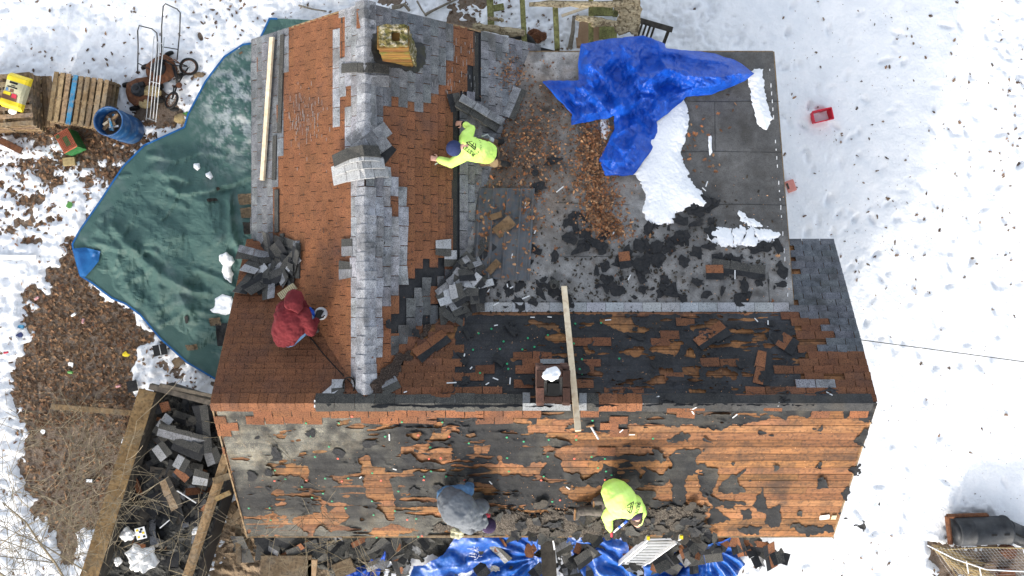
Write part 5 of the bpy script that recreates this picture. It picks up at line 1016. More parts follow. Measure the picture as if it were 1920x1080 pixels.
# ============================================================ THINGS IN THE YARD
def pallet(name_root, cx, cy, z, w, d, ang, slats, lb, grp, along, seed, blue=None, mat='old_wood'):
    r = random.Random(seed); R = Matrix.Rotation(ang, 3, 'Z'); c = Vector((cx, cy, z)); t = empty('pallet', c, lb, 'pallet', grp)
    def bx(x, y, zz, sx, sy, sz, nm, mt, col): m = MB(); m.box((0, 0, 0), (sx, sy, sz), R @ Matrix.Rotation(r.uniform(-.012, .012), 3, 'Z'), col); m.v = [tuple(Vector(v) + R @ Vector((x, y, zz)) + c) for v in m.v]; m.build(nm, mt, t)
    if along: w, d = d, w; R = R @ Matrix.Rotation(math.pi / 2, 3, 'Z')
    for k in (-1, 0, 1):
        g = r.uniform(.7, 1); bx((w / 2 - .04) * k, 0, .065, .04, d, .09, 'stringer', mat, (g, g, g))
    for lay, zz, n in ((0, .012, 4), (1, .121, slats)):
        for i in range(n):
            y = -d / 2 + .05 + (d - .1) * i / (n - 1); g = r.uniform(.75, 1.35); mt = 'blue_paint' if (blue == i and lay) else mat
            bx(r.uniform(-.008, .008), y, zz, w, (.085 if lay else .09) * r.uniform(.9, 1.12), .018, 'slat', mt, (g, g * r.uniform(.92, 1), g * r.uniform(.8, 1)))
    return t
w_ = W(148, 187, .5)
for k in range(4): pallet('p', w_.x + .012 * (k % 2), w_.y - .01 * k, .02 + .135 * k, 1.10, .98, -.13 - .02 * (k % 2), 9 if k == 3 else 7, ('weathered pallet with one blue slat on top of the right hand pallet stack', 'third pallet up in the stack beside the blue barrel', 'second pallet up in the stack beside the blue barrel', 'bottom pallet of the stack beside the blue barrel')[3 - k], 'pallets in the right stack', 1, 10 + k, blue=5 if k == 3 else None)
w_ = W(-6, 187, .62)
for k in range(4): pallet('p', w_.x + .02 * k, w_.y, .02 + .135 * k, 1.15, 1.05, .02 + .02 * k, 7, ('weathered pallet under the yellow bag on top of the left stack', 'third pallet up in the stack under the yellow bag', 'second pallet up in the stack under the yellow bag', 'bottom pallet of the stack under the yellow bag')[3 - k], 'pallets in the left stack', 0, 20 + k)
a_ = W(72, 187, .3); m = MB()
for k, (dx, g) in enumerate(((0, .9), (.12, .6), (.22, 1.1))): m.beam((a_.x - .12 + dx, a_.y + .52, .12), (a_.x - .05 + dx, a_.y - .50, .10), .09, .05, col=(g, g * .9, g * .8))
tl = m.build('leaning_slats', 'old_wood'); tag(tl, 'loose pallet slats standing between the two pallet stacks', 'slats')
# bag of bird seed on the left stack
bgc = W(28, 172, .72); bagE = empty('feed_bag', bgc - Vector((0, 0, .09)), 'yellow and beige feed bag lying on top of the left pallet stack', 'bag'); BR = Matrix.Rotation(-.30, 3, 'Z')
def bagpart(name, y0, y1, mt, z1=.0, x0=-.21, x1=.21, lift=0.0):
    m = MB(); n = 12; vs = []; q = []
    for j in range(9):
        y = y0 + (y1 - y0) * j / 8; row = []
        for i in range(n + 1):
            x = x0 + (x1 - x0) * i / n; ed = min(1, (.235 - abs(x)) / .05) ** .5 * min(1, max(.05, (.345 - abs(y)) / .07)) ** .5
            row.append(bgc + BR @ Vector((x, y, -.09 + .15 * ed + .012 * math.sin(9 * x + 13 * y) + lift)))
        q.append(row)
    for row in q: vs += row
    k = len(vs)
    if not lift: vs += [Vector((v.x, v.y, bgc.z - .088)) for v in vs]
    fs = [(j * (n + 1) + i, j * (n + 1) + i + 1, (j + 1) * (n + 1) + i + 1, (j + 1) * (n + 1) + i) for j in range(8) for i in range(n)]
    if not lift:
        fs += [(i, i + k, i + 1 + k, i + 1) for i in range(n)] + [(8 * (n + 1) + i, 8 * (n + 1) + i + 1, 8 * (n + 1) + i + 1 + k, 8 * (n + 1) + i + k) for i in range(n)]
        fs += [(j * (n + 1), (j + 1) * (n + 1), (j + 1) * (n + 1) + k, j * (n + 1) + k) for j in range(8)] + [(j * (n + 1) + n, j * (n + 1) + n + k, (j + 1) * (n + 1) + n + k, (j + 1) * (n + 1) + n) for j in range(8)]
    m.add(vs, fs); return m.build(name, mt, bagE, smooth=False)
bagpart('top_panel', .18, .34, 'bag_yellow'); bagpart('middle_panel', -.19, .1795, 'bag_beige'); bagpart('bottom_panel', -.34, -.1905, 'bag_yellow')
bagpart('print_band', -.19, -.06, 'bag_brown', lift=.004, x0=-.20, x1=.12); bagpart('print_patch', -.10, -.04, 'bag_yellow', lift=.007, x0=-.17, x1=-.03); bagpart('print_patch', -.13, -.05, 'ink_red', lift=.007, x0=.0, x1=.10)
bagpart('brand_bar', .13, .17, 'ink', lift=.005, x0=-.10, x1=.06); bagpart('print_line', .05, .075, 'ink', lift=.004, x0=-.13, x1=.08); bagpart('print_line', .09, .105, 'ink', lift=.004, x0=-.06, x1=.03); bagpart('print_bird', -.03, .03, 'bag_brown', lift=.004, x0=-.06, x1=.02); bagpart('print_bird', -.02, .035, 'denim', lift=.004, x0=-.15, x1=-.10)
m = MB(); p = bgc + BR @ Vector((.02, -.37, -.07)); m.ball(p, (.09, .07, .03), 10); m.build('spilled_liner', 'white_paper', bagE)
# barrel
bc = Vector((-7.74, 3.20, 0)); BE = empty('barrel', bc, 'blue plastic barrel full of scrap wood standing beside the pallets', 'barrel')
m = MB(); m.lathe(bc, (0, 0, 1), [(.02, .255), (.05, .275), (.28, .283), (.30, .290), (.32, .283), (.58, .283), (.60, .290), (.62, .283), (.84, .28), (.88, .288), (.895, .285), (.895, .262), (.86, .258), (.45, .255)], 36); m.build('shell', 'barrel_blue', BE, smooth=True)
m = MB(); m.lathe(bc + Vector((0, 0, .62)), (0, 0, 1), [(0, .25), (.01, .25)], 24); m.build('litter', 'tan_dirt', BE)
r_ = random.Random(8)
for k in range(13):
    a = r_.uniform(0, 6.28); rr = r_.uniform(0, .13); l = r_.uniform(.12, .26); p = bc + Vector((rr * math.cos(a), rr * math.sin(a), .70 + k * .009)); b_ = r_.uniform(0, 3.1); d = Vector((math.cos(b_), math.sin(b_), r_.uniform(-.25, .25))) * l / 2
    m = MB(); m.beam(p - d, p + d, r_.uniform(.03, .07), .02, col=(1, .9, .8)); tag(m.build('wood_scrap', r_.choice(['old_wood', 'old_wood', 'fresh_lumber', 'cardboard', 'blue_paint', 'rusty', 'white_paper'])), 'short scrap of wood or card stuffed in the mouth of the blue barrel', 'wood scrap', 'scraps inside the blue barrel')
# green crate with orange mesh face
ce = empty('crate', W(133, 268, 0), 'green box with an orange mesh face standing in leaves below the pallets', 'crate'); cc = W(123, 264, .36); R = Matrix.Rotation(.50, 3, 'Z')
def cb(x, y, z, sx, sy, sz, nm, mt): m = MB(); m.box((0, 0, 0), (sx, sy, sz), R); m.v = [tuple(Vector(v) + R @ Vector((x, y, 0)) + Vector((cc.x, cc.y, z))) for v in m.v]; return m.build(nm, mt, ce, bevel=.004)
for x, sx, y, sy in ((-.145, .015, 0, .42), (.145, .015, 0, .42), (0, .275, -.20, .015), (0, .275, .20, .015)): cb(x, y, .18, sx, sy, .34, 'side_panel', 'green_paint')
cb(0, 0, .352, .30, .42, .012, 'mesh_face', 'orange_mesh'); cb(.01, -.02, .360, .10, .20, .004, 'mesh_patch', 'green_paint'); cb(-.10, .15, .3601, .08, .08, .004, 'mesh_patch', 'green_paint')
m = MB()
for i in range(9): u = -.13 + i * .0325; m.beam(cc + R @ Vector((u, -.19, .006)), cc + R @ Vector((u, .19, .006)), .005, .004)
for i in range(12): u = -.18 + i * .0325; m.beam(cc + R @ Vector((-.13, u, .0065)), cc + R @ Vector((.13, u, .0065)), .005, .004)
m.build('wire_mesh', 'rusty', ce)
m = MB(); p = W(130, 304, .08); m.beam(p - Vector((.12, 0, 0)), p + Vector((.12, .02, 0)), .16, .05, col=(1.1, .95, .6)); tag(m.build('burlap_block', 'straw'), 'flat tan block on the ground just below the green crate', 'block')
# push mowers
def mower(px, py, ang, lb, c1, loop, seed):
    g = W(px, py, .25); t = empty('lawn_mower', Vector((g.x, g.y, 0)), lb, 'lawn mower'); R = Matrix.Rotation(ang, 3, 'Z'); r = random.Random(seed)
    def P(x, y, z): return Vector((g.x, g.y, 0)) + R @ Vector((x, y, z))
    m = MB(); m.tube([P(-.30, 0, .17), P(-.22, 0, .20), P(0, 0, .22), P(.22, 0, .20), P(.30, 0, .17)], [(.02, .12), (.05, .24), (.07, .27), (.05, .24), (.02, .12)], 18, side=(0, 0, 1)); m.build('deck', c1, t, smooth=True)
    m = MB(); m.lathe(P(0, 0, .26), (0, 0, 1), [(0, .13), (.09, .13), (.11, .10), (.12, .10), (.16, .095), (.17, .05)], 20); m.build('engine', 'black_plastic', t, smooth=True)
    m = MB(); m.lathe(P(.02, .01, .43), (0, 0, 1), [(0, .055), (.025, .05), (.03, .02)], 14); m.box(P(.12, .06, .36), (.10, .08, .09), R); m.build('starter_cover', 'steel_black', t)
    for x in (-.27, .27):
        for y in (-.25, .25): m = MB(); c = P(x, y, .095); d = R @ Vector((0, 1, 0)); m.lathe(c - d * .025, d, [(0, .06), (.004, .095), (.046, .095), (.05, .06)], 18); m.build('wheel', 'rubber', t, smooth=True)
    pts = [W(*q) for q in loop]; m = MB(); m.tube(pts, .012, 8, closed=False); m.tube([pts[1].lerp(pts[0], .62), pts[-2].lerp(pts[-1], .62)], .010, 8); m.build('handle', 'steel_black', t, smooth=True)
    return t
mower(262, 170, .3, 'rusty lawn mower with a black engine, nearest the blue barrel', 'rusty', [(258, 138, .35), (259, 85, .75), (258, 58, .98), (261, 48, 1.0), (285, 54, 1.0), (294, 62, .98), (296, 85, .75), (293, 120, .45), (291, 145, .35)], 1)
mower(300, 130, .5, 'second rusty lawn mower partly under the steel rods', 'rusty', [(303, 110, .35), (303, 50, .8), (306, 12, 1.05), (310, 7, 1.06), (332, 17, 1.06), (338, 24, 1.05), (337, 60, .8), (332, 112, .35)], 2)
m = MB(); m.ball(W(283, 172, .2), (.22, .13, .12), 14); m.ball(W(272, 192, .16), (.14, .12, .1), 12); o = m.build('grass_bag', 'straw'); d = o.modifiers.new('d', 'DISPLACE'); tx = bpy.data.textures.new('c', 'CLOUDS'); tx.noise_scale = .08; d.texture = tx; d.strength = .08; tag(o, 'clump of matted brown straw between the mower and the steel rods', 'straw clump')
rk = empty('steel_rack', W(292, 220, 0), 'narrow rack of four galvanised rods leaning over the mowers', 'rack'); 
for k, (a, b) in enumerate((((289, 68, 1.1), (274, 225, .15)), ((295, 78, 1.0), (281, 224, .15)), ((300, 80, 1.0), (287, 223, .15)), ((308, 70, 1.1), (292, 229, .15)))): m = MB(); m.tube([W(*a), W(*b)], .010, 8); m.build('rod', 'galvanised', rk, smooth=True)
for a, b in (((283, 153, .6), (300, 157, .6)), ((275, 221, .17), (294, 228, .17)), ((293, 79, 1.0), (305, 82, 1.0))): m = MB(); m.tube([W(*a), W(*b)], .007, 6); m.build('cross_rod', 'galvanised', rk)
# child's bicycle lying on its side
bk = empty('bicycle', W(335, 155, 0), "small rusty bicycle lying on its side in the snow by the mowers", 'bicycle')
def wheel(px, py, r, z, t=.0, tilt=Vector((0, 0, 1))):
    c = W(px, py, z); a = tilt.orthogonal().normalized(); b = tilt.cross(a).normalized(); ring = lambda rr: [c + (a * math.cos(k * .2618) + b * math.sin(k * .2618)) * rr for k in range(24)]
    w = MB(); w.tube(ring(r), .022, 8, closed=True); wo = w.build('wheel', 'rubber', bk, smooth=True)
    w = MB(); w.tube(ring(r - .028), .010, 6, closed=True); w.build('rim', 'rusty', wo, smooth=True)
    w = MB(); [w.tube([c, p], .0025, 4) for p in ring(r - .03)[::2]]; w.lathe(c - tilt.normalized() * .03, tilt, [(0, .02), (.06, .02)], 8); w.build('spokes', 'galvanised', wo)
    return c
c1 = wheel(354, 125, .165, .16, tilt=Vector((.15, .1, 1))); c2 = wheel(322, 188, .165, .22, tilt=Vector((-.5, .25, 1)))
m = MB(); bb = W(333, 158, .22); hd = W(323, 122, .30); st = W(306, 112, .34)
for a, b, r in ((c1, bb, .014), (c1, hd, .011), (bb, hd, .018), (W(327, 125, .3), W(336, 160, .24), .016), (hd, st, .016), (bb, c2, .016), (W(327, 160, .26), c2, .012), (c1, W(300, 106, .30), .012)): m.tube([a, b], r, 8)
m.build('frame', 'steel_black', bk, smooth=True)
m = MB(); m.tube([W(300, 100, .38), W(306, 108, .36), W(318, 114, .34), W(328, 112, .34), W(336, 118, .3)], .011, 8); m.build('handlebar', 'rusty', bk)
m = MB(); m.ball(W(327, 205, .22), (.10, .05, .03), 12); m.build('saddle', 'rubber', bk, smooth=True)
m = MB(); m.lathe(W(336, 160, .26), (0, .1, 1), [(0, .06), (.008, .06)], 16); m.tube([W(336, 160, .28), W(342, 168, .3)], .009, 6); m.build('crank', 'rusty', bk)
r_ = random.Random(12)
for (x, y, a, b, c, mt, lb) in ((373, 142, .14, .08, .07, 'old_wood', 'brown log lump right of the bicycle wheel'), (420, 100, .06, .16, .06, 'bark', 'cut log end leaning at the tarpaulin edge'), (340, 222, .16, .12, .06, 'straw', 'heap of torn green and tan wrapping at the tarpaulin edge'), (348, 216, .09, .07, .05, 'plastic_green', 'crumpled lime green wrapper at the tarpaulin edge'), (123, 128, .12, .06, .06, 'bark', 'dark stump piece in the snow above the right pallets')):
    m = MB(); m.ball(W(x, y, c * .6), (a, b, c), 14); o = m.build('yard_lump', mt, smooth=True); d = o.modifiers.new('d', 'DISPLACE'); tx = bpy.data.textures.new('c', 'CLOUDS'); tx.noise_scale = .07; d.texture = tx; d.strength = .07; tag(o, lb, 'lump')
# cans, wrappers and a lid in the leaves
for k, (x, y, a, mt, lb) in enumerate(((69, 559, .6, 'can_red', 'pink and white can lying at the upper left of the leaf litter'), (156, 602, 1.4, 'can_red', 'red and white can upright in the picture in the leaf litter'), (12, 661, .2, 'ink_red', 'crushed red can in the snow at the left edge'), (131, 385, .3, 'plastic_green', 'light green wrapper near the tarpaulin fold'), (132, 698, -.1, 'plastic_green', 'light green can in the middle of the leaves'), (222, 724, .2, 'can_red', 'red striped can beside the dark block near the trailer'), (237, 665, 0, 'bag_yellow', 'small yellow ball like wrapper in the leaves'), (138, 590, .6, 'white_paper', 'white paper scrap next to the red can'), (133, 683, .9, 'white_paper', 'crumpled white and red wrapper in the leaves'), (40, 612, .9, 'blue_paint', 'teal plastic piece at the snow edge on the far left'), (38, 628, .3, 'navy_cloth', 'small purple wrapper below the teal plastic'), (1656, 804, .8, 'black_felt', 'black felt chunk lying on the snow east of the house'), (1622, 875, 1.3, 'black_felt', 'slim black felt chip in the snow beside the planked slope'), (1626, 960, .1, 'leather', 'brown chip in the snow by the south east corner') if False else (1605, 933, .3, 'boot_tan', 'brown chip in the snow beside the south east rake'))):
    p = W(x, y, .07); m = MB(); d = Vector((math.cos(a), math.sin(a), 0))
    if 'can' in mt or 'can' in lb: m.lathe(p - d * .05, d, [(0, .02), (.01, .026), (.09, .026), (.10, .02)], 14)
    else:
        n = 7; rr = random.Random(k); q = [p + Vector((math.cos(6.28 * i / n) * rr.uniform(.04, .09), math.sin(6.28 * i / n) * rr.uniform(.03, .09), rr.uniform(0, .03))) for i in range(n)]; m.prism(q, (0, 0, -.012))
    tag(m.build('litter_piece', mt), lb, 'litter')
m = MB(); m.lathe(W(81, 809, .08), (0, 0, 1), [(0, .045), (.012, .05), (.014, .045)], 20); tag(m.build('lid', 'white_vinyl'), 'round white lid lying on the bare soil', 'lid')
sp = empty('phone', W(170, 901, 0), 'small black and white device lying on the bare soil', 'phone'); m = MB(); p = W(170, 901, .06); m.box(p, (.19, .085, .03), -.05); m.build('case', 'ink', sp, bevel=.008); m = MB(); m.box(p + Vector((-.02, 0, .017)), (.12, .06, .004), -.05); m.build('screen', 'white_vinyl', sp)
for x, y, w, d, a, z, lb in ((300, 656, .27, .22, .2, .1, 'black felt square with a white strip on the snow above the trailer'), (337, 677, .28, .17, .6, .1, 'brown shingle square on the snow above the trailer'), (248, 724, .2, .22, .2, .12, 'dark grey block by the corner of the trailer')):
    m = MB(); m.box(W(x, y, z), (w, d, .02), a, (.8, .8, .8)); o = m.build('felt_square', 'old_wood' if x == 337 else 'black_felt'); tag(o, lb, 'shingle piece')
    if x == 300: m = MB(); m.box(W(x, y, z + .014), (.012, .21, .004), .2); m.build('strip', 'strip_white', o)

# ---- dump trailer full of stripped roofing
TA = Vector((-6.74, -1.90, 0)); tu = Vector((-.304, -.953, 0)); tw_ = Vector((.953, -.304, 0)); TL, TW = 4.6, 1.80
tr = empty('dump_trailer', TA, 'dump trailer with raised plywood sides full of stripped roofing', 'trailer')
def tb(a, b, z0, z1, th, nm, mt, col=(1, 1, 1), out=None, flare=0):
    m = MB(); a, b = Vector(a), Vector(b); d = (b - a).normalized(); n = d.cross(Vector((0, 0, 1))); n = n if n.dot(out) > 0 else -n
    vs = [a + Vector((0, 0, z0)), b + Vector((0, 0, z0)), b + Vector((0, 0, z1)) + n * flare, a + Vector((0, 0, z1)) + n * flare]; m.prism(vs, n * th, col); return m.build(nm, mt, tr)
c1_, c2_, c3_, c4_ = TA, TA + tu * TL, TA + tu * TL + tw_ * TW, TA + tw_ * TW
tb(c1_, c2_, .40, 1.05, .03, 'steel_side', 'steel_black', out=-tw_); tb(c4_, c3_, .40, 1.05, .03, 'steel_side', 'steel_black', out=tw_); tb(c1_, c4_, .40, 1.05, .03, 'steel_side', 'steel_black', out=-tu)
m = MB(); m.beam(c1_ + tw_ * .9 + Vector((0, 0, .40)), c2_ + tw_ * .9 + Vector((0, 0, .40)), 1.78, .05); m.build('bed', 'steel_black', tr)
# left side board: broad face flares outward; its top is seen from above
m = MB(); a, b = W(277, 732, 1.32), W(167, 1082, 1.32); b = a + (b - a) * 1.2; m.beam(a, b, .30, .045, up=Vector((.25, -.08, 1)), col=(.95, .85, .65)); m.build('side_board', 'old_wood', tr, bevel=.004)
tb(c1_ + Vector((.12, 0, 0)), c2_ + Vector((.12, 0, 0)), .9, 1.27, .03, 'liner_board', 'dark_wood', out=-tw_)
m = MB(); a, b = W(434, 828, 1.30), W(350, 1085, 1.30); b = a + (b - a) * 1.2; m.beam(a, b, .13, .20, col=(1.1, 1.0, .85)); m.build('side_board', 'old_wood', tr, bevel=.004)
m = MB(); m.beam(W(282, 724, 1.30), W(405, 757, 1.30), .10, .10, col=(2.2, 2.1, 2)); m.beam(W(300, 722, 1.36), W(405, 744, 1.36), .06, .05, col=(3, 2.8, 2.5)); m.build('end_board', 'dark_wood', tr)
m = MB(); m.beam(W(400, 902, 1.42), W(432, 892, 1.42), .12, .03, col=(.75, .75, .7)); m.build('side_bracket', 'old_wood', tr)
m = MB(); m.beam(W(404, 936, 1.5), W(432, 923, 1.5), .09, .04, col=(1.1, 1, .7)); m.build('side_brace', 'old_wood', tr)
TP = [px2(q + Vector((0, 0, .8))) for q in (c1_, c2_, c3_, c4_)]
heap('trailer_load', TP, lambda X, Y: .62 + .16 * np.exp(-((X - 320) / 60) ** 2), 'dark_granule', '', 360, 3)
def tsurf(x, y): return W(x, y, .78)
scatter('loose_shingle', [(330, 850, 48, 60, 44), (300, 930, 45, 55, 36), (345, 930, 45, 60, 30), (270, 1010, 45, 50, 22), (370, 800, 30, 45, 16)], lambda r: (r.choice(['strip3', 'strip2', 'tab', 'scrap', 'scrap', 'scrap']),) * 1 + (r.randrange(6),) + (r.choice([BLK, BLK, BLK, BLK, ('black_felt', 'black_felt'), ('black_felt', 'dark_granule'), BLK, ORA, ('dark_wood', 'dark_wood'), ('dark_wood', 'black_felt')] + ([GREY] if r.random() < .6 else [])),), 'stripped shingle piece in the load of the dump trailer', 'loose shingle', 'shingle pieces in the dump trailer', tilt=.5, up=.0, surf=tsurf, seed=31, size=(.7, 1.0))
for k, (x, y, a, kd, mt, lb, z) in enumerate(((330, 822, -.72, 'strip3', WHT, 'long pale grey shingle sheet lying across the trailer load', 1.12), (342, 815, -.72, 'strip3', GREY, 'second long grey shingle sheet just right of the pale one in the trailer', 1.16), (305, 845, .4, 'tab', WHT, 'square pale tab left of the long sheets in the trailer', 1.10), (306, 790, -1.2, 'tab', WHT, 'upright pale tab near the top of the trailer load', 1.10), (353, 842, .7, 'strip2', BLK, 'dark shingle lapping over the long pale sheet in the trailer', 1.16), (380, 805, -1.1, 'strip3', BLK, 'long dark sheet along the right of the trailer load', 1.10), (377, 895, 1.2, 'tab', WHT, 'pale tab near the right rim of the trailer', 1.10), (340, 872, .4, 'tab', WHT, 'crumpled pale tab in the middle of the trailer', 1.10), (400, 855, 1.0, 'tab', GREY, 'grey tab close under the right rim board of the trailer', 1.10), (322, 925, .9, 'strip2', BRN, 'splintered tan board piece in the middle of the trailer load', 1.08), (345, 885, .3, 'tab', ORA, 'orange tab in the middle of the trailer load', 1.08), (300, 760, 1.2, 'tab', ORA, 'orange tab in the dark top corner of the trailer', 1.05))):
    loose('loose_shingle', kd, k % 6, mt, W(x, y, z), Vector((r_.uniform(-.15, .15), r_.uniform(-.15, .15), 1)), a, lb, 'loose shingle', None)
def crumple(px, py, z, sx, sy, sz, mt, nm, lb, cat, seed, st=.12, ns=.09):
    m = MB(); m.ball(W(px, py, z), (sx, sy, sz), 28); o = m.build(nm, mt, smooth=False); d = o.modifiers.new('d', 'DISPLACE'); tx = bpy.data.textures.new('c', 'VORONOI'); tx.noise_scale = ns; tx.distance_metric = 'DISTANCE'; d.texture = tx; d.strength = st; d.texture_coords = 'GLOBAL'; tag(o, lb, cat); return o
crumple(265, 1048, 1.1, .26, .24, .12, 'white_paper', 'plastic_bag', 'large crumpled white plastic bag at the bottom of the trailer load', 'plastic bag', 1, .22, .14)
crumple(240, 1001, 1.1, .14, .11, .07, 'white_paper', 'plastic_bag', 'white plastic bag beside the printed wrapper in the trailer', 'plastic bag', 2, .12)
crumple(368, 995, 1.1, .09, .07, .05, 'white_paper', 'plastic_bag', 'small white plastic bag against the right rim of the trailer', 'plastic bag', 3, .08)
crumple(222, 1052, 1.1, .06, .09, .05, 'white_paper', 'plastic_bag', 'narrow white plastic scrap left of the large white bag', 'plastic bag', 4, .08)
m = MB(); p = W(264, 1000, 1.18); m.box(p, (.19, .22, .01), .25); wp = m.build('wrapper', 'white_vinyl'); tag(wp, 'white printed wrapper with yellow and black squares in the trailer', 'wrapper')
for (x, y, mt) in ((-.05, .07, 'bag_yellow'), (.03, .07, 'ink'), (.05, .0, 'bag_yellow'), (.0, .03, 'navy_cloth'), (-.05, -.06, 'bag_yellow'), (.05, -.07, 'ink')): m = MB(); m.box(p + Matrix.Rotation(.25, 3, 'Z') @ Vector((x, y, .007)), (.045, .04, .004), .25); m.build('print_square', mt, wp)
for (a, b, g) in (((332, 920), (368, 943), 1), ((300, 990), (318, 975), 1)): m = MB(); m.beam(W(*a, 1.15), W(*b, 1.15), .02, .02); tag(m.build('flashing_strip', 'strip_white'), 'thin pale flashing strip lying on the trailer load', 'flashing strip', 'flashing strips in the trailer')

# ---- debris below the south eave
scatter('loose_shingle', [(1240, 1040, 80, 25, 26), (1330, 1015, 60, 12, 16), (1430, 1030, 40, 22, 12), (1080, 1045, 30, 30, 12), (960, 1045, 60, 25, 9), (730, 1040, 40, 30, 18), (560, 1025, 60, 20, 16), (640, 1020, 60, 18, 14), (490, 1045, 50, 30, 6), (800, 1020, 40, 15, 6)], lambda r: (r.choice(['scrap', 'scrap', 'strip2', 'tab']), r.randrange(6), r.choice([BLK, BLK, BLK, ('black_felt', 'black_felt'), ORA, BLK, BLK, GREY])), 'stripped shingle or felt piece fallen to the ground under the south eave', 'loose shingle', 'roofing pieces on the ground under the south eave', tilt=.5, up=.0, surf=lambda x, y: W(x, y, .42 if y < 1050 else .30), seed=33, size=(.7, 1.2))
for (x, y, w, d, a, mt, lb, g) in ((537, 1065, 1.0, .5, .0, 'old_wood', 'old plywood sheet lying under the south eave at the left', .55), (585, 1068, .18, .4, -.1, 'leather', 'pale curled board end beside the plywood sheet', .8), (447, 1020, .1, .75, .02, 'old_wood', 'thick post standing out under the left end of the south eave', .6), (645, 1065, .4, .3, .4, 'old_wood', 'grey board piece left of the ragged blue scrap', .5), (445, 965, .5, .12, .9, 'old_wood', 'short board wedged between trailer and house wall', .8)):
    m = MB(); m.box(W(x, y, .5), (w, d, .05), a, (g, g, g)); tag(m.build('board_piece', mt), lb, 'board')
m = MB(); m.box(W(1028, 1040, .8), (.28, .9, .06), .06, (.6, .6, .6)); tag(m.build('board_piece', 'dark_wood'), 'dark upright board between the two wide blue tarpaulins', 'board')
m = MB(); m.beam(W(1037, 1014, .9), W(1044, 1055, .7), .03, .02); tag(m.build('flashing_strip', 'strip_white'), 'pale strip lying down the dark board between the blue tarpaulins', 'flashing strip')
# aluminium ladder
ld = empty('ladder', Vector((2.2, -5.5, 0)), 'aluminium extension ladder leaning on the south eave beside the lime shirted worker', 'ladder')
aL, aR = W(1215, 1008, 2.72), W(1277, 1006, 2.72); bL, bR = W(1158, 1058, .15), W(1204, 1060, .15)
for k, (a, b) in enumerate(((bL, aL), (bR, aR))):
    m = MB(); m.beam(a, b, .028, .085); m.build('rail', 'aluminium', ld); m = MB(); i_ = .03 if k == 0 else -.03; o_ = Vector((i_, -.07, -.05)); m.beam(a.lerp(b, .25) + o_, b + o_ - (b - a) * .05, .025, .08); m.build('fly_rail', 'aluminium', ld)
    m = MB(); m.box(b + Vector((0, 0, .02)), (.045, .06, .06), None); m.build('rail_cap', 'bag_yellow', ld)
for i in range(10): t = (i + .4) / 10; m = MB(); m.beam(bL.lerp(aL, t), bR.lerp(aR, t), .032, .03); m.build('rung', 'aluminium', ld)
for i in range(6): t = .35 + i * .1; m = MB(); o_ = Vector((0, -.07, -.05)); m.beam(bL.lerp(aL, t) + o_, bR.lerp(aR, t) + o_, .032, .03); m.build('rung', 'aluminium', ld)
# plywood kick board under the grey sweatshirt worker
m = MB(); m.beam(PS.pix(803, 1005, .05), PS.pix(905, 1005, .05), .06, .03, up=PS.n, col=(.5, .5, .5)); tag(m.build('kick_board', 'old_wood'), 'pale board edge along the south eave under the grey sweatshirt worker', 'board')
crumple(858, 1000, 2.62, .12, .11, .05, 'bag_beige', 'canvas_bag', 'crumpled light canvas bag on the eave below the grey sweatshirt worker', 'bag', 7, .07)

# ---- pergola ruin, bench and clutter at the top
pg = empty('pergola', W(1040, 50, 0), 'collapsing pergola of mossy rafters and rotten beams north of the low roof', 'pergola')
r_ = random.Random(15)
for (a, b, w, z) in (((917, -40), (921, 52), .12, 1.75), ((978, -20), (984, 90), .09, 1.95), ((1041, 12), (1045, 95), .09, 1.95), ((1108, -20), (1108, 82), .08, 1.95), ((1165, -20), (1170, 60), .08, 1.95)): m = MB(); m.beam(W(*a, z), W(*b, z), w, .12, col=(1, 1, 1)); m.build('rafter', 'mossy_wood', pg, bevel=.01)
for (a, b, w, z) in (((886, 50), (984, 63), .17, 2.1), ((992, 7), (1168, 8), .13, 2.12), ((1080, 33), (1152, 44), .15, 2.10), ((915, 34), (944, 38), .08, 2.0), ((1055, -22), (1190, -20), .14, 2.1), ((1108, 46), (1160, 44), .12, 2.06)):
    m = MB(); n = 9
    a_, b_ = W(*a, z), W(*b, z); pts = [a_.lerp(b_, i / n) + Vector((0, r_.uniform(-.012, .012), r_.uniform(-.01, .01))) for i in range(n + 1)]; m.tube(pts, [(w * .5 * r_.uniform(.55, 1.05), .05 * r_.uniform(.5, 1)) if 0 < i < n else (w * .3, .02) for i in range(n + 1)], 10, side=(0, 1, 0))
    o = m.build('beam', 'rotten_wood', pg); 
for (x, y) in ((921, 45), (1152, 30), (1170, -10)): m = MB(); p = W(x, y, 0); m.box((p.x, p.y, .95), (.10, .10, 1.9)); m.build('post', 'mossy_wood', pg)
hp = layer('rotten_decking', (1140, -20, 1206, 72), 2, lambda X, Y: sdpoly(X, Y, [(1158, -20), (1200, -20), (1201, 40), (1196, 66), (1178, 60), (1160, 68), (1150, 45), (1162, 28), (1150, 10)]) + 3 * fbm(X, Y, 10, 3, 8), lambda X, Y, F_: 2.05 + .05 * fbm(X, Y, 12, 4, 3), 'rotten_wood', pg)
hp.modifiers.new('s', 'SOLIDIFY').thickness = .06
m = MB(); m.beam(W(1053, 30, .4), W(1102, 13, .5), .05, .03); tag(m.build('branch_stick', 'fresh_lumber'), 'pale split stick lying across the pergola rafters', 'stick')
m = MB(); m.tube([W(1076, 30, .4), W(1074, 60, .4), W(1068, 92, .3)], [.03, .04, .05], 8); tag(m.build('branch_stick', 'bark'), 'dark upright log left of the cardboard inside the pergola', 'log')
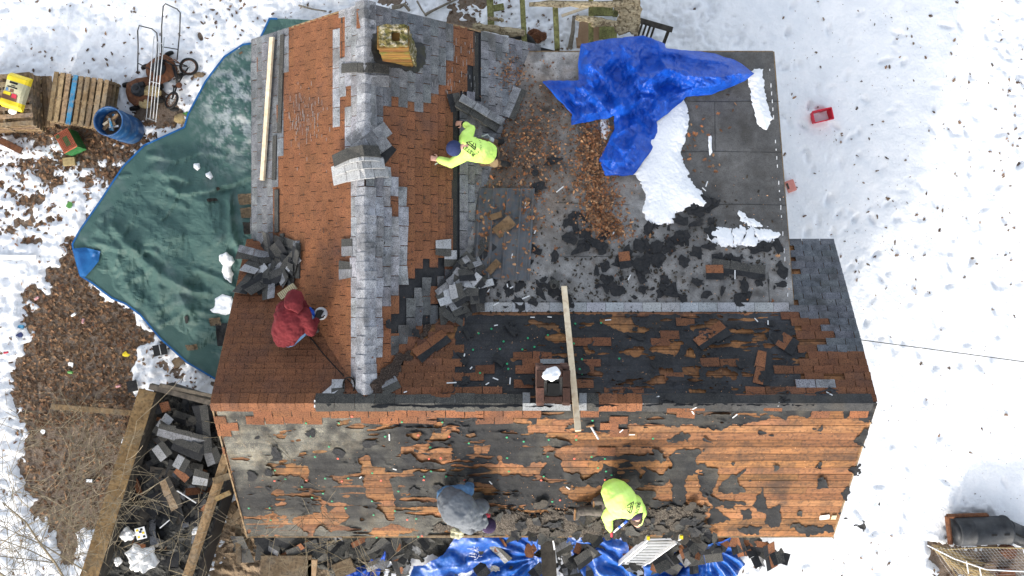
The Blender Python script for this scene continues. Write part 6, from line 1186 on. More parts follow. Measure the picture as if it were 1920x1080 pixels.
for x, y, w, d, a, lb in ((1104, 62, .42, .62, -.1, 'brown cardboard sheet leaning beneath the pergola'), (1086, 78, .12, .16, .1, 'small cardboard flap beside the larger cardboard sheet')): m = MB(); m.box(W(x, y, .4), (w, d, .02), Matrix.Rotation(a, 3, 'Z') @ Matrix.Rotation(.15, 3, 'X')); tag(m.build('cardboard', 'cardboard'), lb, 'cardboard')
m = MB(); c = W(975, 92, .35); m.tube([c + Vector((.26 * math.cos(k * .2618), .26 * math.sin(k * .2618), 0)) for k in range(24)], .075, 10, closed=True); tag(m.build('tyre', 'rubber', smooth=True), 'black tyre half hidden beside the low roof under the pergola', 'tyre')
for x, y, sx, sy, lb, mt in ((930, 15, .32, .12, 'dark board frame at the left end of the pergola', 'mossy_wood'), (1140, 62, .35, .25, 'green board seat under the right end of the pergola', 'mossy_wood'), (1130, 20, .4, .2, 'green plank below the rotten decking', 'mossy_wood')): m = MB(); m.box(W(x, y, .45), (sx, sy, .05), r_.uniform(-.2, .2)); tag(m.build('board_piece', mt), lb, 'board')
crumple(1005, 68, .12, .22, .14, .06, 'rusty', 'leaf_clump', 'dark red clump of wet leaves in the snow under the pergola', 'leaf clump', 9, .1)
bn = empty('bench', W(1225, 60, 0), 'dark wooden slatted bench half covered by the blue tarpaulin', 'bench')
a_, b_ = W(1198, 38, .85), W(1261, 56, .85); d = (b_ - a_).normalized(); pr = Vector((d.y, -d.x, 0))
m = MB(); m.beam(a_, b_, .10, .04, col=(1, 1, 1)); m.build('top_rail', 'dark_wood', bn, bevel=.005)
for t in (.12, .24, .36, .48): m = MB(); p = a_.lerp(b_, t); m.beam(p + Vector((0, 0, -.02)), p + pr * .42 + Vector((0, 0, -.38)), .04, .02); m.build('slat', 'dark_wood', bn)
m = MB(); p = a_.lerp(b_, .9); m.beam(p + Vector((0, 0, -.03)), p + pr * .50 + Vector((0, 0, -.50)), .06, .05); m.build('leg', 'dark_wood', bn)
m = MB(); m.beam(a_ + pr * .45 + Vector((0, 0, -.42)), b_ + pr * .45 + Vector((0, 0, -.42)), .3, .03); m.build('seat', 'dark_wood', bn)
for k, (pts, r0, lb) in enumerate((([(735, 14), (750, 12), (758, 8), (768, 20)], .05, 'curved root beside the north gable peak'), ([(782, 2), (792, 20), (800, 30)], .02, 'thin bent stick right of the north gable'), ([(796, 28), (815, 18), (840, 6), (870, -8)], .03, 'long branch lying in the snow north of the mossy chimney'), ([(560, 10), (585, 17), (612, 21)], .02, 'thin forked stick in the snow north west of the gable'))):
    m = MB(); m.tube([W(x, y, .12) for x, y in pts], [r0 * (1 - .5 * i / len(pts)) for i in range(len(pts))], 8); tag(m.build('stick', 'bark'), lb, 'stick')
# crates on the east snow
rc = empty('crate', W(1543, 222, 0), 'red plastic crate lying on the open snow east of the house', 'crate'); cz = .27; R = Matrix.Rotation(.22, 3, 'Z'); c = W(1543, 216, cz)
def P(x, y, z): return Vector((c.x, c.y, 0)) + R @ Vector((x, y, z))
def wallc(a, b, nm='side'):
    m = MB(); (x0, y0), (x1, y1) = a, b; k = .86; m.add([P(x0 * k, y0 * k, .04), P(x1 * k, y1 * k, .04), P(x1, y1, cz), P(x0, y0, cz)], [(0, 1, 2, 3)]); o = m.build(nm, 'red_plastic', rc); s = o.modifiers.new('s', 'SOLIDIFY'); s.thickness = .012
w2, h2 = .195, .115
for a, b in (((-w2, -h2), (w2, -h2)), ((w2, -h2), (w2, h2)), ((w2, h2), (-w2, h2)), ((-w2, h2), (-w2, -h2))): wallc(a, b)
m = MB(); m.box(P(0, 0, .045), (.34, .2, .01), R); m.build('base', 'red_plastic', rc)
m = MB(); [m.beam(P(x0, y0, cz), P(x1, y1, cz), .022, .012) for (x0, y0), (x1, y1) in (((-w2, -h2), (w2, -h2)), ((w2, -h2), (w2, h2)), ((w2, h2), (-w2, h2)), ((-w2, h2), (-w2, -h2)))]; m.build('rim', 'red_plastic', rc)
m = MB(); m.box(P(w2 + .004, .0, .21), (.008, .10, .035), R); m.build('handle_slot', 'white_vinyl', rc)
m = MB(); m.ball(P(.0, -.01, .07), (.10, .05, .03), 10); m.build('snow_inside', 'snow', rc, smooth=True)
pk = empty('block', W(1481, 348, 0), 'pink broken block in the snow against the low roof east edge', 'block'); m = MB(); m.box(W(1482, 349, .12), (.18, .24, .10), .35); m.build('body', 'pink_foam', pk, bevel=.02); m = MB(); m.box(W(1477, 349, .175), (.04, .12, .01), .35); m.build('crack', 'dark_wood', pk)
# ---- compost drums and collapsed netting at the lower right
def drum(cx, cy, cz, L, r, dv, lb, open_end=False):
    t = empty('compost_drum', Vector((cx, cy, 0)), lb, 'drum'); c = Vector((cx, cy, cz)); d = Vector(dv).normalized()
    m = MB(); m.lathe(c - d * L / 2, d, [(0, r * .96), (.02, r), (L * .27, r), (L * .275, r * 1.03), (L * .30, r * 1.03), (L * .305, r), (L * .96, r), (L * .965, r * 1.04), (L, r * 1.04)], 40); o = m.build('shell', 'black_plastic', t, smooth=True)
    s = d.cross(Vector((0, 0, 1))).normalized()
    for q in (.10, .34):
        m = MB(); m.box(c + d * L * q + Vector((0, 0, r * .995)) + s * .0, (.10, .035, .02), Matrix.Rotation(math.atan2(d.y, d.x), 3, 'Z')); m.build('vent_slot', 'ink', t)
    m = MB(); m.lathe(c - d * (L / 2 + .012), d, [(0, r * .3), (.012, r * .85)], 30); m.build('end_cap', 'straw' if open_end else 'black_plastic', t, smooth=True)
w_ = W(1842, 997, .42); drum(w_.x, w_.y, .36, 1.02, .27, (1, .04, 0), 'large black ribbed compost drum lying on its side in the garden bed'); w_ = W(1910, 1003, .3); drum(w_.x, w_.y, .25, .45, .20, (-.8, .35, 0), 'smaller black drum with straw filled mouth at the right edge', True)
m = MB()
for a, b, r in (((1776, 968), (1850, 966), .05), ((1776, 968), (1782, 1020), .05), ((1850, 966), (1858, 984), .04)): m.tube([W(*a, .3), W(*b, .3)], r, 8)
tag(m.build('rusty_frame', 'rusty'), 'rusty angle frame standing behind the large compost drum', 'frame')
nf = empty('netting', W(1830, 1045, 0), 'collapsed garden netting on bent poles below the compost drums', 'netting')
m = MB()
for i in range(26):
    a = W(1750 + i * 6.5, 1026 + .1 * i, .45); b = W(1790 + i * 7.5, 1085, .15); m.tube([a, a.lerp(b, .5) + Vector((0, 0, -.10)), b], .0022, 3)
for i in range(12):
    y = 1028 + i * 4.5; m.tube([W(1750 + i * 4, y, .42 - .02 * i), W(1830, y + 4 + i * .8, .30), W(1925, y - 2 + i, .40 - .01 * i)], .0022, 3)
m.build('mesh', 'galvanised', nf)
for pts, r in (([(1738, 1022), (1790, 1048), (1850, 1068), (1925, 1072)], .012), ([(1812, 1052), (1816, 1075)], .010), ([(1836, 1062), (1842, 1090)], .010), ([(1780, 1030), (1840, 1026), (1925, 1028)], .012)): m = MB(); m.tube([W(x, y, .4) for x, y in pts], r, 6); m.build('pole', 'white_vinyl' if r < .012 or len(pts) == 4 else 'straw', nf)
m = MB(); r_ = random.Random(44)
for i in range(260):
    t = r_.random(); a = W(1745 + 18 * r_.random() + 55 * t, 1026 + 24 * t + r_.uniform(-5, 5), .12 + .1 * r_.random()); m.tube([a, a + Vector((r_.uniform(.25, .7), -r_.uniform(.15, .45), r_.uniform(-.05, .08)))], .005, 4)
o = m.build('dry_grass', 'straw'); o['kind'] = 'stuff'
for x, y, r, mt, lb in ((1880, 1028, .14, 'rusty', 'flower pot of dark soil under the netting nearest the large drum'), (1876, 1072, .16, 'rusty', 'terracotta pot of dry soil at the bottom right edge'), (1843, 1058, .13, 'tan_dirt', 'low mound pot beneath the netting poles')):
    t = empty('plant_pot', W(x, y, 0), lb, 'plant pot'); m = MB(); m.lathe(W(x, y, 0), (0, 0, 1), [(0, r * .75), (.2, r), (.23, r), (.23, r * .9)], 22); m.build('pot', mt, t, smooth=True); m = MB(); m.lathe(W(x, y, 0) + Vector((0, 0, .18)), (0, 0, 1), [(0, r * .9), (.012, r * .85)], 20); m.build('soil', 'tan_dirt', t)
# ---- bare saplings in front of the trailer and the tall bare tree whose shadow reaches the roof
def growtree(name, base, hgt_, lean_, seed, lb, r0=.02, depth=4, mat='twig', spread=.55, nb=3):
    r = random.Random(seed); t = empty(name, base, lb, 'tree'); tk = MB(); br = MB()
    def grow(p, d, L, rad, k, mb):
        n = 5; pts = [p]; rs = [rad]
        for i in range(n):
            d = (d + Vector((r.uniform(-.11, .11), r.uniform(-.11, .11), r.uniform(-.06, .08)))).normalized(); p = p + d * L / n; pts.append(p); rs.append(max(rad * (1 - .55 * (i + 1) / n), .0036))
            if k > 0 and i >= 1 and r.random() < .85:
                for _ in range(1 if r.random() < .6 else 2):
                    a = d.orthogonal().normalized(); a.rotate(Matrix.Rotation(r.uniform(0, 6.28), 3, d)); grow(p, (d * (1 - spread) + a * spread + Vector((0, 0, .12))).normalized(), L * r.uniform(.45, .72), rs[-1] * .62, k - 1, br)
        mb.tube(pts, rs, 5 if rad > .012 else 3)
    grow(Vector(base), Vector(lean_).normalized(), hgt_, r0, depth, tk); tk.build('trunk', 'bark' if r0 > .03 else mat, t, smooth=True); br.build('branches', mat, t); return t
growtree('bare_sapling', W(20, 1090, 0), 3.6, (.10, .62, .8), 5, 'bare sapling rising at the bottom left corner over the snow', .026, 4)
growtree('bare_sapling', W(130, 1120, 0), 4.2, (.25, .75, .75), 6, 'bare sapling whose pale twigs reach across the dump trailer', .024, 4)
growtree('bare_sapling', W(240, 1130, 0), 3.2, (.02, .72, .8), 16, 'bare sapling rising over the lower end of the dump trailer', .020, 4)
growtree('bare_sapling', W(400, 1110, 0), 2.5, (.05, .62, .85), 9, 'bare sapling between the dump trailer and the house corner', .018, 3)
growtree('bare_sapling', W(560, 1130, 0), 2.6, (.12, .62, .85), 12, 'bare sapling with thin twigs before the south eave left of the workers', .016, 3)
growtree('bare_sapling', W(720, 1120, 0), 2.9, (.10, .60, .85), 14, 'bare sapling crossing the blue tarpaulin below the grey sweatshirt worker', .015, 3)
growtree('bare_tree', (-8.4, -14.5, 0), 8.0, (.03, .05, 1), 21, 'tall bare tree standing south west of the house beyond the picture', .17, 4, 'bark', .5)
growtree('bare_tree', (-10.5, -12.8, 0), 7.5, (-.03, .06, 1), 25, 'second tall bare tree standing farther west beyond the picture', .15, 4, 'bark', .5)
# ============================================================ THE FOUR ROOFERS
def limb(mb, pts, rs, side=None, seg=14):
    mb.tube(pts, rs, seg, side=side)
    for p, r in zip(pts, rs):
        if not isinstance(r, tuple): mb.ball(p, r * .995, 12)
def cloth(mb, name, mat, parent, vox=.013, sm=8, wr=.012, ws=.10, seed=0):
    o = mb.build(name, mat, parent, smooth=True); a = o.modifiers.new('r', 'REMESH'); a.mode = 'VOXEL'; a.voxel_size = vox; a.use_smooth_shade = True
    if sm: b = o.modifiers.new('s', 'SMOOTH'); b.factor = .5; b.iterations = sm
    if wr:
        d = o.modifiers.new('d', 'DISPLACE'); t = bpy.data.textures.new('folds', 'MUSGRAVE' if False else 'CLOUDS'); t.noise_scale = ws; t.noise_depth = 2; d.texture = t; d.strength = wr; d.texture_coords = 'LOCAL'
    if wr >= .018:
        d = o.modifiers.new('creases', 'DISPLACE'); t = bpy.data.textures.new('creases', 'MARBLE'); t.marble_type = 'SHARP'; t.noise_scale = .13; t.turbulence = 5; d.texture = t; d.strength = .016; d.texture_coords = 'LOCAL'; d.mid_level = .5
    return o
def hand(mb, w, d, n, side, s=1.0, curl=.35):
    """palm, four unequal curled fingers and a thumb; d = pointing direction, n = back of the hand, side=+1/-1 thumb side"""
    d = Vector(d).normalized(); n = (Vector(n) - d * d.dot(Vector(n))).normalized(); x = d.cross(n) * side
    mb.tube([w - d * .02 * s, w + d * .03 * s, w + d * .085 * s], [(.020 * s, .028 * s), (.019 * s, .040 * s), (.014 * s, .040 * s)], 12, side=n)
    for k, (o, l) in enumerate(((.032, .070), (.011, .078), (-.011, .073), (-.031, .058))):
        p = w + d * (.082 - .004 * abs(k - 1)) * s + x * o * s; f = d + x * (o * 2.2); q = [p]
        for j in range(3): f = (f.normalized() - n * curl * (.5 + j * .4)).normalized(); q.append(q[-1] + f * l * s * (.45, .32, .23)[j])
        mb.tube(q, [.0095 * s, .009 * s, .0085 * s, .007 * s], 8); [mb.ball(p_, .0088 * s, 8) for p_ in q[1:]]
    p = w + d * .025 * s + x * .036 * s; f = (d * .6 + x * .8 - n * .25).normalized(); q = [p, p + f * .035 * s, p + (f + d * .6).normalized() * .065 * s]; mb.tube(q, [.013 * s, .011 * s, .009 * s], 8); mb.ball(q[-1], .009 * s, 8); mb.ball(q[1], .011 * s, 8)
def headm(mb, c, fwd, up, s=1.0):
    """skull with jaw, nose, ears, lips and eye sockets"""
    f = Vector(fwd).normalized(); u = (Vector(up) - f * f.dot(Vector(up))).normalized(); r = f.cross(u); M = Matrix((r, f, u)).transposed()
    def P(x, y, z): return c + M @ Vector((x, y, z)) * s
    mb.ball(c, (.076 * s, .095 * s, .11 * s), 20, M); mb.ball(P(0, .035, -.065), (.052 * s, .055 * s, .05 * s), 14, M)
    mb.tube([P(0, .088, .01), P(0, .108, -.03), P(0, .100, -.04)], [.010 * s, .016 * s, .012 * s], 8)
    for k in (-1, 1): mb.ball(P(.078 * k, -.005, -.01), (.010 * s, .018 * s, .030 * s), 10, M)
    mb.ball(P(0, .088, -.066), (.024 * s, .010 * s, .007 * s), 10, M)
    return P, M
def stamp(o, txt, c, ang, h, ink, name='print', strokes=None):
    """lettering pressed onto the cloth from above: each vertex is dropped on the shirt"""
    dg = bpy.context.evaluated_depsgraph_get(); ev = o.evaluated_get(dg); me = ev.to_mesh(); mw = Matrix.Translation(ORG[o.name])
    bv = BVHTree.FromPolygons([mw @ v.co for v in me.vertices], [tuple(p.vertices) for p in me.polygons]); ev.to_mesh_clear()
    R = Matrix.Rotation(ang, 3, 'Z'); vs = []; fs = []
    if txt:
        cu = bpy.data.curves.new('t', 'FONT'); cu.body = txt; cu.size = h * 1.4; cu.align_x = 'CENTER'; cu.align_y = 'CENTER'; cu.offset = h * .02; to = bpy.data.objects.new('t', cu); C.objects.link(to)
        dg.update(); tm = bpy.data.meshes.new_from_object(to.evaluated_get(bpy.context.evaluated_depsgraph_get())); bm = bmesh.new(); bm.from_mesh(tm); bmesh.ops.triangulate(bm, faces=bm.faces[:])
        vs = [R @ v.co for v in bm.verts]; fs = [tuple(v.index for v in f.verts) for f in bm.faces]; bm.free(); bpy.data.objects.remove(to); bpy.data.meshes.remove(tm)
    else:
        for (x0, y0, x1, y1, w) in strokes:
            a, b = Vector((x0, y0, 0)), Vector((x1, y1, 0)); d = (b - a).normalized(); s = Vector((-d.y, d.x, 0)) * w / 2; n = 8
            for i in range(n + 1): p = a.lerp(b, i / n); vs += [R @ (p - s), R @ (p + s)]
            k = len(vs) - 2 * (n + 1); fs += [(k + 2 * i, k + 2 * i + 2, k + 2 * i + 3, k + 2 * i + 1) for i in range(n)]
    out = []
    for v in vs:
        x, y = c.x + v.x, c.y + v.y; hit = bv.ray_cast(Vector((x, y, 9)), Vector((0, 0, -1))); z = hit[0].z + .004 if hit[0] else c.z; out.append((x, y, z))
    m = MB(); m.add(out, fs); return m.build(name, ink, o)
def J(px, py, l): return rhit(px, py, l) if py < 1003 else rhit(px, py, l)
def person(px, py, lb): p = rhit(px, py); return empty('person', p, lb, 'person', None)
LOGO = [(-.105, 0, .11, 0, .018), (-.09, .036, .065, .036, .016), (-.105, 0, -.085, .05, .016), (-.085, .05, -.04, .105, .014), (-.02, 0, -.012, .095, .013), (.11, 0, .065, .06, .018), (.065, .06, .025, .09, .011)]
def logo(sh, px, py, ang, s=1.0, z=3.4):
    c = W(px, py, z)
    stamp(sh, None, c, ang, 0, 'ink', 'emblem', [(a * s, -b * s, c_ * s, -d * s, w * s) for a, b, c_, d, w in LOGO])
# ---- A: lime shirt, upper roof, crawling towards the left
A = person(888, 285, 'person in lime long sleeve shirt and blue helmet-like cap reaching down the east slope')
hip = J(914, 287, .42); mid = J(895, 283, .60); chest = J(875, 277, .62); nk = J(862, 277, .60); hd = J(853, 279, .50)
sL = J(873, 258, .52); eL = J(884, 243, .34); wL = J(868, 231, .16); sR = J(866, 294, .52); eR = J(846, 306, .30); wR = J(822, 299, .11)
kL = J(905, 268, .12); fL = J(930, 266, .10); kR = J(906, 302, .12); fR = J(938, 306, .12); hL = J(915, 276, .36); hR = J(915, 297, .36)
b = MB(); limb(b, [hip, mid, chest], [.12, .13, .13]); limb(b, [chest, nk, hd], [.08, .055, .06]); limb(b, [sL, eL, wL], [.05, .04, .028]); limb(b, [sR, eR, wR], [.05, .04, .028]); limb(b, [chest, sL], [.08, .05]); limb(b, [chest, sR], [.08, .05])
limb(b, [hip, hL, kL, fL], [.1, .08, .055, .04]); limb(b, [hip, hR, kR, fR], [.1, .08, .055, .04])
headm(b, hd, (nk - Vector((0, 0, 0)) - mid).normalized() * 1 + Vector((0, 0, -.9)), Vector((-.6, 0, .8)))
hand(b, wL, J(856, 231, .05) - wL, PE.n, -1, 1.0); hand(b, wR, J(808, 296, .03) - wR, PE.n, 1, 1.05)
cloth(b, 'body', 'skin', A, .0075, 3, 0)
s = MB(); s.tube([J(921, 288, .40), hip, mid, chest, J(866, 277, .60), nk], [(.14, .15), (.16, .18), (.16, .19), (.15, .20), (.12, .16), (.07, .09)], 18, side=PE.n)
limb(s, [chest, sL, eL, wL.lerp(eL, .12)], [.12, .10, .075, .052]); limb(s, [chest, sR, eR, wR.lerp(eR, .12)], [.12, .10, .075, .050])
shA = cloth(s, 'shirt', 'lime_cloth', A, .012, 10, .022, .13)
for a_, b_ in ((wL.lerp(eL, .16), wL.lerp(eL, -.02)), (wR.lerp(eR, .16), wR.lerp(eR, -.02))): m = MB(); m.tube([a_, b_], [.050, .040], 14); m.build('cuff', 'ink', A, smooth=True)
m = MB(); c_ = J(921, 288, .40); m.tube([hip.lerp(c_, .95), hip.lerp(c_, 1.25)], [(.145, .158), (.14, .15)], 20, side=PE.n); m.build('waistband', 'ink', A, smooth=True)
t = MB(); limb(t, [J(924, 288, .38), hL, kL, fL], [.13, .11, .085, .06]); limb(t, [J(924, 288, .38), hR, kR, fR], [.13, .11, .085, .06]); cloth(t, 'trousers', 'brown_cloth', A, .014, 6, .02)
for f_, k_ in ((fL, kL), (fR, kR)): m = MB(); d = (f_ - k_).normalized(); limb(m, [f_, f_ + d * .10, f_ + d * .14 + Vector((0, 0, -.05))], [.055, .05, .045]); cloth(m, 'boot', 'rubber', A, .012, 4, 0)
m = MB(); m.ball(hd + Vector((-.01, 0, .035)), (.128, .126, .105), 24); m.tube([hd + Vector((-.03, .0, .0)), hd + Vector((-.125, .0, -.01))], [(.02, .10), (.012, .07)], 16, side=(0, 0, 1)); cp = m.build('cap', 'navy_cloth', A, smooth=True)
p = J(922, 304, .30); pc = MB(); pc.tube([p, p + Vector((.02, -.01, .14))], [(.10, .07), (.12, .085)], 12, caps=False, side=(.6, -.8, 0)); pc.tube([p + Vector((.02, -.01, .14)), p + Vector((0, 0, .02))], [(.112, .077), (.09, .06)], 12, caps=True, side=(.6, -.8, 0)); pch = pc.build('tool_pouch', 'leather', A)
m = MB(); q = J(921, 264, .35); m.lathe(q, (.2, .3, 1), [(0, .045), (.04, .045), (.05, .03)], 14); m.tube([J(903, 256, .35), J(914, 252, .36), J(919, 258, .38), q], .012, 6); m.build('belt_tools', 'galvanised', A, smooth=True)
logo(shA, 884, 279, math.radians(144), .78); stamp(shA, 'RETEX', W(879.5, 286.5, 3.4), math.radians(144), .058, 'ink', 'lettering')
for k, ch_ in enumerate('908-447-3310'):
    t_ = k / 11; a = math.radians(-62 + 115 * t_); x, y = 882 + 22 * math.cos(a), 276 - 19 * math.sin(a) * -1 * -1
    stamp(shA, ch_, W(882 + 21 * math.cos(a), 276 - 19 * math.sin(a), 3.4), a + math.pi / 2, .022, 'ink', 'lettering')
# ---- B: hooded worker in red, crouching over a saw
Bp = person(548, 610, 'person in dark red hoodie crouching on the orange slope with a blue saw')
bk0 = J(540, 632, .30); bk1 = J(541, 615, .62); bk2 = J(549, 590, .80); bk3 = J(554, 575, .80); hd = J(553, 560, .76)
sL = J(531, 580, .72); sR = J(568, 590, .68); eR = J(583, 619, .45); wR = J(594, 598, .34); eL = J(566, 571, .48); wL = J(574, 580, .34)
kR = J(580, 600, .42); kL = J(560, 575, .40); fR = J(578, 622, .06); fL = J(545, 590, .06); hp_ = J(545, 628, .34)
b = MB(); limb(b, [bk0, bk1, bk2, bk3], [.12, .13, .12, .07]); limb(b, [bk3, hd], [.055, .06]); limb(b, [bk2, sR, eR, wR], [.07, .05, .04, .028]); limb(b, [bk2, sL, eL, wL], [.07, .05, .04, .028]); limb(b, [hp_, kR, fR], [.09, .06, .04]); limb(b, [hp_, kL, fL], [.09, .06, .04])
headm(b, hd, (.75, -.1, -.6), (.3, .3, 1)); hand(b, wR, J(598, 588, .28) - wR, (0, 0, 1), 1); hand(b, wL, J(581, 586, .28) - wL, (0, 0, 1), -1); cloth(b, 'body', 'skin', Bp, .0075, 3, 0)
s = MB(); s.tube([J(534, 640, .34), J(534, 628, .50), bk1, J(543, 600, .74), bk2, bk3], [(.12, .17), (.17, .215), (.20, .235), (.19, .235), (.16, .21), (.09, .10)], 20, side=(.15, -.1, 1))
limb(s, [bk2, sR, eR, wR.lerp(eR, .15)], [.14, .12, .095, .055]); limb(s, [bk2, sL, eL, wL.lerp(eL, .15)], [.14, .12, .085, .055])
cloth(s, 'hoodie', 'red_cloth', Bp, .012, 8, .045, .10)
m = MB(); m.ball(hd + Vector((0, 0, .02)), (.135, .145, .135), 22); m.tube([hd + Vector((-.11, -.10, -.02)), hd + Vector((-.03, -.165, 0)), hd + Vector((.09, -.15, -.03))], [.045, .055, .045], 12); m.tube([hd + Vector((0, .0, .04)), bk3 + Vector((0, 0, .07)), bk3.lerp(bk2, .5) + Vector((0, 0, .10))], [.135, .14, .10], 14); cloth(m, 'hood', 'red_cloth', Bp, .012, 5, .03, .09)
t = MB(); limb(t, [J(540, 634, .28), J(565, 618, .38), kR, fR], [.15, .12, .09, .07]); limb(t, [J(540, 630, .28), kL, fL], [.14, .10, .07]); cloth(t, 'jeans', 'denim', Bp, .014, 6, .015)
for w_, d_, sd in ((wR, J(598, 588, .28) - wR, 1), (wL, J(581, 586, .28) - wL, -1)): m = MB(); hand(m, w_, d_, (0, 0, 1), sd, 1.22); cloth(m, 'glove', 'rubber', Bp, .0075, 2, 0)
for f_ in (fR, fL): m = MB(); limb(m, [f_ + Vector((0, 0, .0)), f_ + Vector((.13, .02, -.02))], [.055, .045]); cloth(m, 'boot', 'dark_cloth', Bp, .012, 4, 0)
sw = empty('circular_saw', J(590, 592, .2), 'blue hand saw with round steel guard held by the hooded person', 'saw')
m = MB(); m.beam(J(578, 581, .28), J(591, 600, .26), .13, .10); m.lathe(J(583, 590, .24), (.3, -.2, 1), [(0, .075), (.10, .07), (.13, .05)], 18); m.build('motor_body', 'tool_blue', sw, bevel=.012)
m = MB(); m.lathe(J(602, 588, .18), (.25, .1, 1), [(0, .098), (.012, .10), (.03, .085), (.035, .03)], 26); m.build('blade_guard', 'galvanised', sw, smooth=True)
m = MB(); m.tube([J(585, 604, .26), J(592, 601, .3), J(596, 590, .28)], .016, 8); m.build('handle', 'rubber', sw); m = MB(); m.tube([J(577, 578, .28), J(579, 583, .3)], .02, 8); m.build('battery_collar', 'white_vinyl', sw)
m = MB(); m.box((0, 0, 0), (.30, .11, .07), Matrix.Rotation(.62, 3, 'Z')); p = J(539, 546, .16); m.v = [tuple(Vector(v) + p) for v in m.v]; vb = m.build('corrugated_block', 'bag_beige'); tag(vb, 'small ribbed off white block in front of the hooded person', 'block')
for i in range(9): m = MB(); m.box(p + Matrix.Rotation(.62, 3, 'Z') @ Vector((-.13 + i * .0325, .0, .037)), (.010, .10, .006), .62); m.build('rib', 'old_wood', vb)
# saw cord running down the valley
m = MB(); m.tube([J(580, 632, .05), J(588, 640, .04), J(605, 662, .03), J(630, 690, .03), J(652, 712, .03), J(662, 722, .03)], .010, 6); tag(m.build('cord', 'ink', smooth=True), 'black cord lying in the valley from the hooded person to the ridge end', 'cord')
m = MB(); c = J(655, 722, .05); m.tube([c + Vector((.09 * math.cos(a / 4), .12 * math.sin(a / 4), .02 * (a % 3))) for a in range(40)], .011, 6); tag(m.build('cord_coil', 'ink', smooth=True), 'small dark coil of cord at the foot of the north wing ridge', 'cord')
# ---- C: grey sweatshirt
Cp = person(868, 955, 'person in grey sweatshirt, jeans and purple beanie bent double at the south eave')
q0 = J(838, 937, .42); q1 = J(852, 950, .62); q2 = J(872, 966, .62); q3 = J(888, 976, .52); hd = J(914, 985, .36)
sR = J(893, 953, .46); eR = J(904, 950, .30); wR = J(902, 962, .16); sL = J(872, 984, .46); eL = J(880, 992, .25); wL = J(893, 990, .12)
hK = J(848, 926, .34); kn = J(878, 921, .30); ft = J(880, 910, .06); kn2 = J(842, 925, .2); ft2 = J(838, 921, .05)
b = MB(); limb(b, [q0, q1, q2, q3], [.12, .13, .12, .07]); limb(b, [q3, hd], [.055, .06]); limb(b, [q2, sR, eR, wR], [.07, .05, .04, .028]); limb(b, [q2, sL, eL, wL], [.07, .05, .04, .028]); limb(b, [q0, hK, kn, ft], [.1, .08, .055, .04]); limb(b, [q0, kn2, ft2], [.1, .06, .04])
headm(b, hd, (.5, -.3, -.8), (.7, -.3, .6)); hand(b, wR, Vector((.5, -.5, -.4)), (0, 0, 1), 1); hand(b, wL, Vector((.7, .1, -.4)), (0, 0, 1), -1); cloth(b, 'body', 'skin', Cp, .0075, 3, 0)
s = MB(); ax = Vector((.35, .45, .9)); s.tube([J(831, 932, .34), q0, q1, J(862, 958, .66), q2, q3, J(893, 980, .48)], [(.12, .16), (.17, .225), (.20, .27), (.20, .28), (.17, .255), (.12, .17), (.08, .11)], 20, side=(0, 0, 1))
limb(s, [q2, sR, eR], [.14, .13, .12]); limb(s, [sR, eR, wR.lerp(eR, .3)], [.12, .115, .06]); limb(s, [q2, sL, eL, wL.lerp(eL, .2)], [.14, .12, .08, .055]); cloth(s, 'sweatshirt', 'grey_cloth', Cp, .012, 8, .040, .11)
m = MB(); m.ball(J(897, 981, .50), (.135, .13, .06), 18, Matrix.Rotation(-.3, 3, 'Z')); m.tube([J(908, 968, .46), J(911, 982, .46), J(908, 996, .42)], [.035, .045, .035], 10); cloth(m, 'hood', 'grey_cloth', Cp, .011, 4, .02)
m = MB(); m.ball(hd + Vector((.02, 0, .02)), (.125, .125, .115), 24); cloth(m, 'beanie', 'purple_cloth', Cp, .010, 2, .006, .02)
t = MB(); limb(t, [J(834, 929, .30), hK, J(866, 921, .34), kn, ft], [.14, .125, .10, .09, .07]); limb(t, [J(834, 931, .28), kn2, ft2], [.14, .08, .06]); cloth(t, 'jeans', 'denim', Cp, .013, 5, .02)
for f_ in (ft, ft2): m = MB(); limb(m, [f_, f_ + Vector((.03, .10, .03))], [.055, .045]); cloth(m, 'boot', 'dark_cloth', Cp, .012, 3, 0)
m = MB(); hand(m, wR + Vector((.01, -.01, 0)), Vector((.6, -.4, -.3)), (0, 0, 1), 1, 1.25); cloth(m, 'glove', 'ink_red', Cp, .0075, 2, 0); m = MB(); m.ball(wR + Vector((-.02, .03, .02)), (.045, .05, .04), 12); m.build('cuff', 'white_paper', Cp, smooth=True)
# ---- D: lime shirt by the ladder
D = person(1160, 945, 'person in lime long sleeve shirt and dark trousers kneeling on planks beside the ladder')
q0 = J(1152, 917, .50); q1 = J(1158, 928, .66); q2 = J(1170, 948, .68); q3 = J(1182, 958, .60); hd = J(1192, 968, .48)
sR = J(1190, 942, .56); eR = J(1203, 962, .36); wR = J(1198, 984, .20); sL = J(1148, 960, .50); eL = J(1138, 968, .34); wL = J(1144, 995, .14)
hp_ = J(1150, 930, .34); kn = J(1138, 955, .24); ft = J(1086, 958, .18); kn2 = J(1160, 925, .18); ft2 = J(1120, 940, .14)
b = MB(); limb(b, [q0, q1, q2, q3], [.12, .13, .12, .07]); limb(b, [q3, hd], [.055, .06]); limb(b, [q2, sR, eR, wR], [.07, .05, .04, .028]); limb(b, [q2, sL, eL, wL], [.07, .05, .04, .028]); limb(b, [q0, hp_, kn, ft], [.1, .09, .055, .04]); limb(b, [q0, kn2, ft2], [.1, .06, .04])
headm(b, hd, (.25, -.75, -.5), (.3, -.5, .8)); hand(b, wL, J(1146, 1002, .03) - wL, Vector((-1, 0, .4)), 1); hand(b, wR, Vector((-.3, -.4, -.6)), (0, 0, 1), 1); cloth(b, 'body', 'skin', D, .0075, 3, 0)
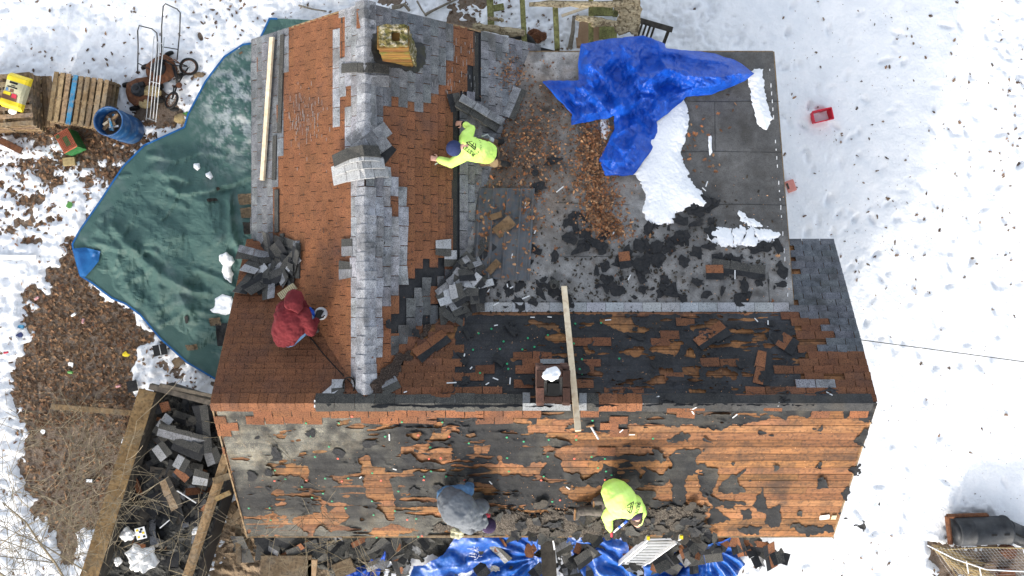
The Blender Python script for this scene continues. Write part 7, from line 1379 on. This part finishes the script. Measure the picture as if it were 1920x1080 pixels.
s = MB(); s.tube([J(1148, 908, .44), J(1150, 915, .54), q1, J(1164, 938, .70), q2, q3, J(1186, 961, .56)], [(.11, .15), (.15, .20), (.17, .235), (.18, .245), (.16, .235), (.10, .14), (.07, .09)], 20, side=(0, 0, 1))
limb(s, [q2, sL, eL, wL.lerp(eL, .1)], [.15, .125, .085, .055]); limb(s, [q2, sR, eR, wR.lerp(eR, .2)], [.14, .12, .085, .055]); shD = cloth(s, 'shirt', 'lime_cloth', D, .012, 9, .028, .13)
m = MB(); m.ball(J(1190, 962, .55), (.135, .115, .11), 22); m.tube([J(1190, 964, .56), J(1176, 967, .53)], [(.02, .09), (.012, .07)], 12, side=(0, 0, 1)); cloth(m, 'cap', 'purple_cloth', D, .010, 2, 0)
m = MB(); m.ball(J(1193, 972, .47), (.108, .118, .125), 20); cloth(m, 'hair', 'hair', D, .010, 1, .02, .03)
t = MB(); limb(t, [q0 + Vector((-.02, 0, -.08)), hp_, kn, ft.lerp(kn, .08)], [.15, .14, .10, .075]); limb(t, [q0 + Vector((0, 0, -.1)), kn2, ft2], [.14, .09, .07]); cloth(t, 'trousers', 'dark_cloth', D, .013, 5, .035, .07)
for f_, k_ in ((ft, kn), (ft2, kn2)):
    d = (f_ - k_).normalized(); m = MB(); limb(m, [f_, f_ + d * .05 + Vector((0, -.10, 0)), ], [.06, .05]); limb(m, [f_, f_ + d * .06], [.06, .055]); bo = cloth(m, 'boot', 'dark_cloth', D, .012, 3, 0)
    m = MB(); m.beam(f_ + d * .07 + Vector((0, .05, .03)), f_ + d * .08 + Vector((0, -.13, .03)), .03, .085); m.build('sole', 'boot_tan', bo, bevel=.01)
sc = empty('pry_bar', J(1160, 990, .1), 'blue handled pry tool with white band held by the kneeling lime shirted person', 'pry tool')
a_, b_ = J(1176, 976, .22), J(1150, 998, .12); m = MB(); m.tube([a_, a_.lerp(b_, .22)], .022, 10); m.tube([a_.lerp(b_, .42), a_.lerp(b_, .58)], .022, 10); m.build('handle', 'tool_blue', sc); m = MB(); m.tube([a_.lerp(b_, .22), a_.lerp(b_, .42)], .020, 10); m.build('band', 'white_vinyl', sc); m = MB(); m.beam(a_.lerp(b_, .58), b_, .03, .012); m.build('blade', 'galvanised', sc)
m = MB(); m.tube([wL + Vector((.02, -.02, .03)), wL + Vector((.025, -.10, .0))], .020, 8); m.build('glove_tip', 'ink_red', D)
logo(shD, 1177.5, 937, math.radians(-98), .95); stamp(shD, 'RETEX', W(1184, 938, 3.1), math.radians(-98), .066, 'ink', 'lettering')
for k, ch_ in enumerate('908-447-3310'):
    t_ = k / 11; x = 1183.5 - 30 * t_; y = 921.5 - 4 * math.sin(t_ * 2.4) + 8.5 * t_ ** 1.7; stamp(shD, ch_, W(x, y, 3.1), math.pi + math.radians(-14 + 44 * t_), .022, 'ink', 'lettering')
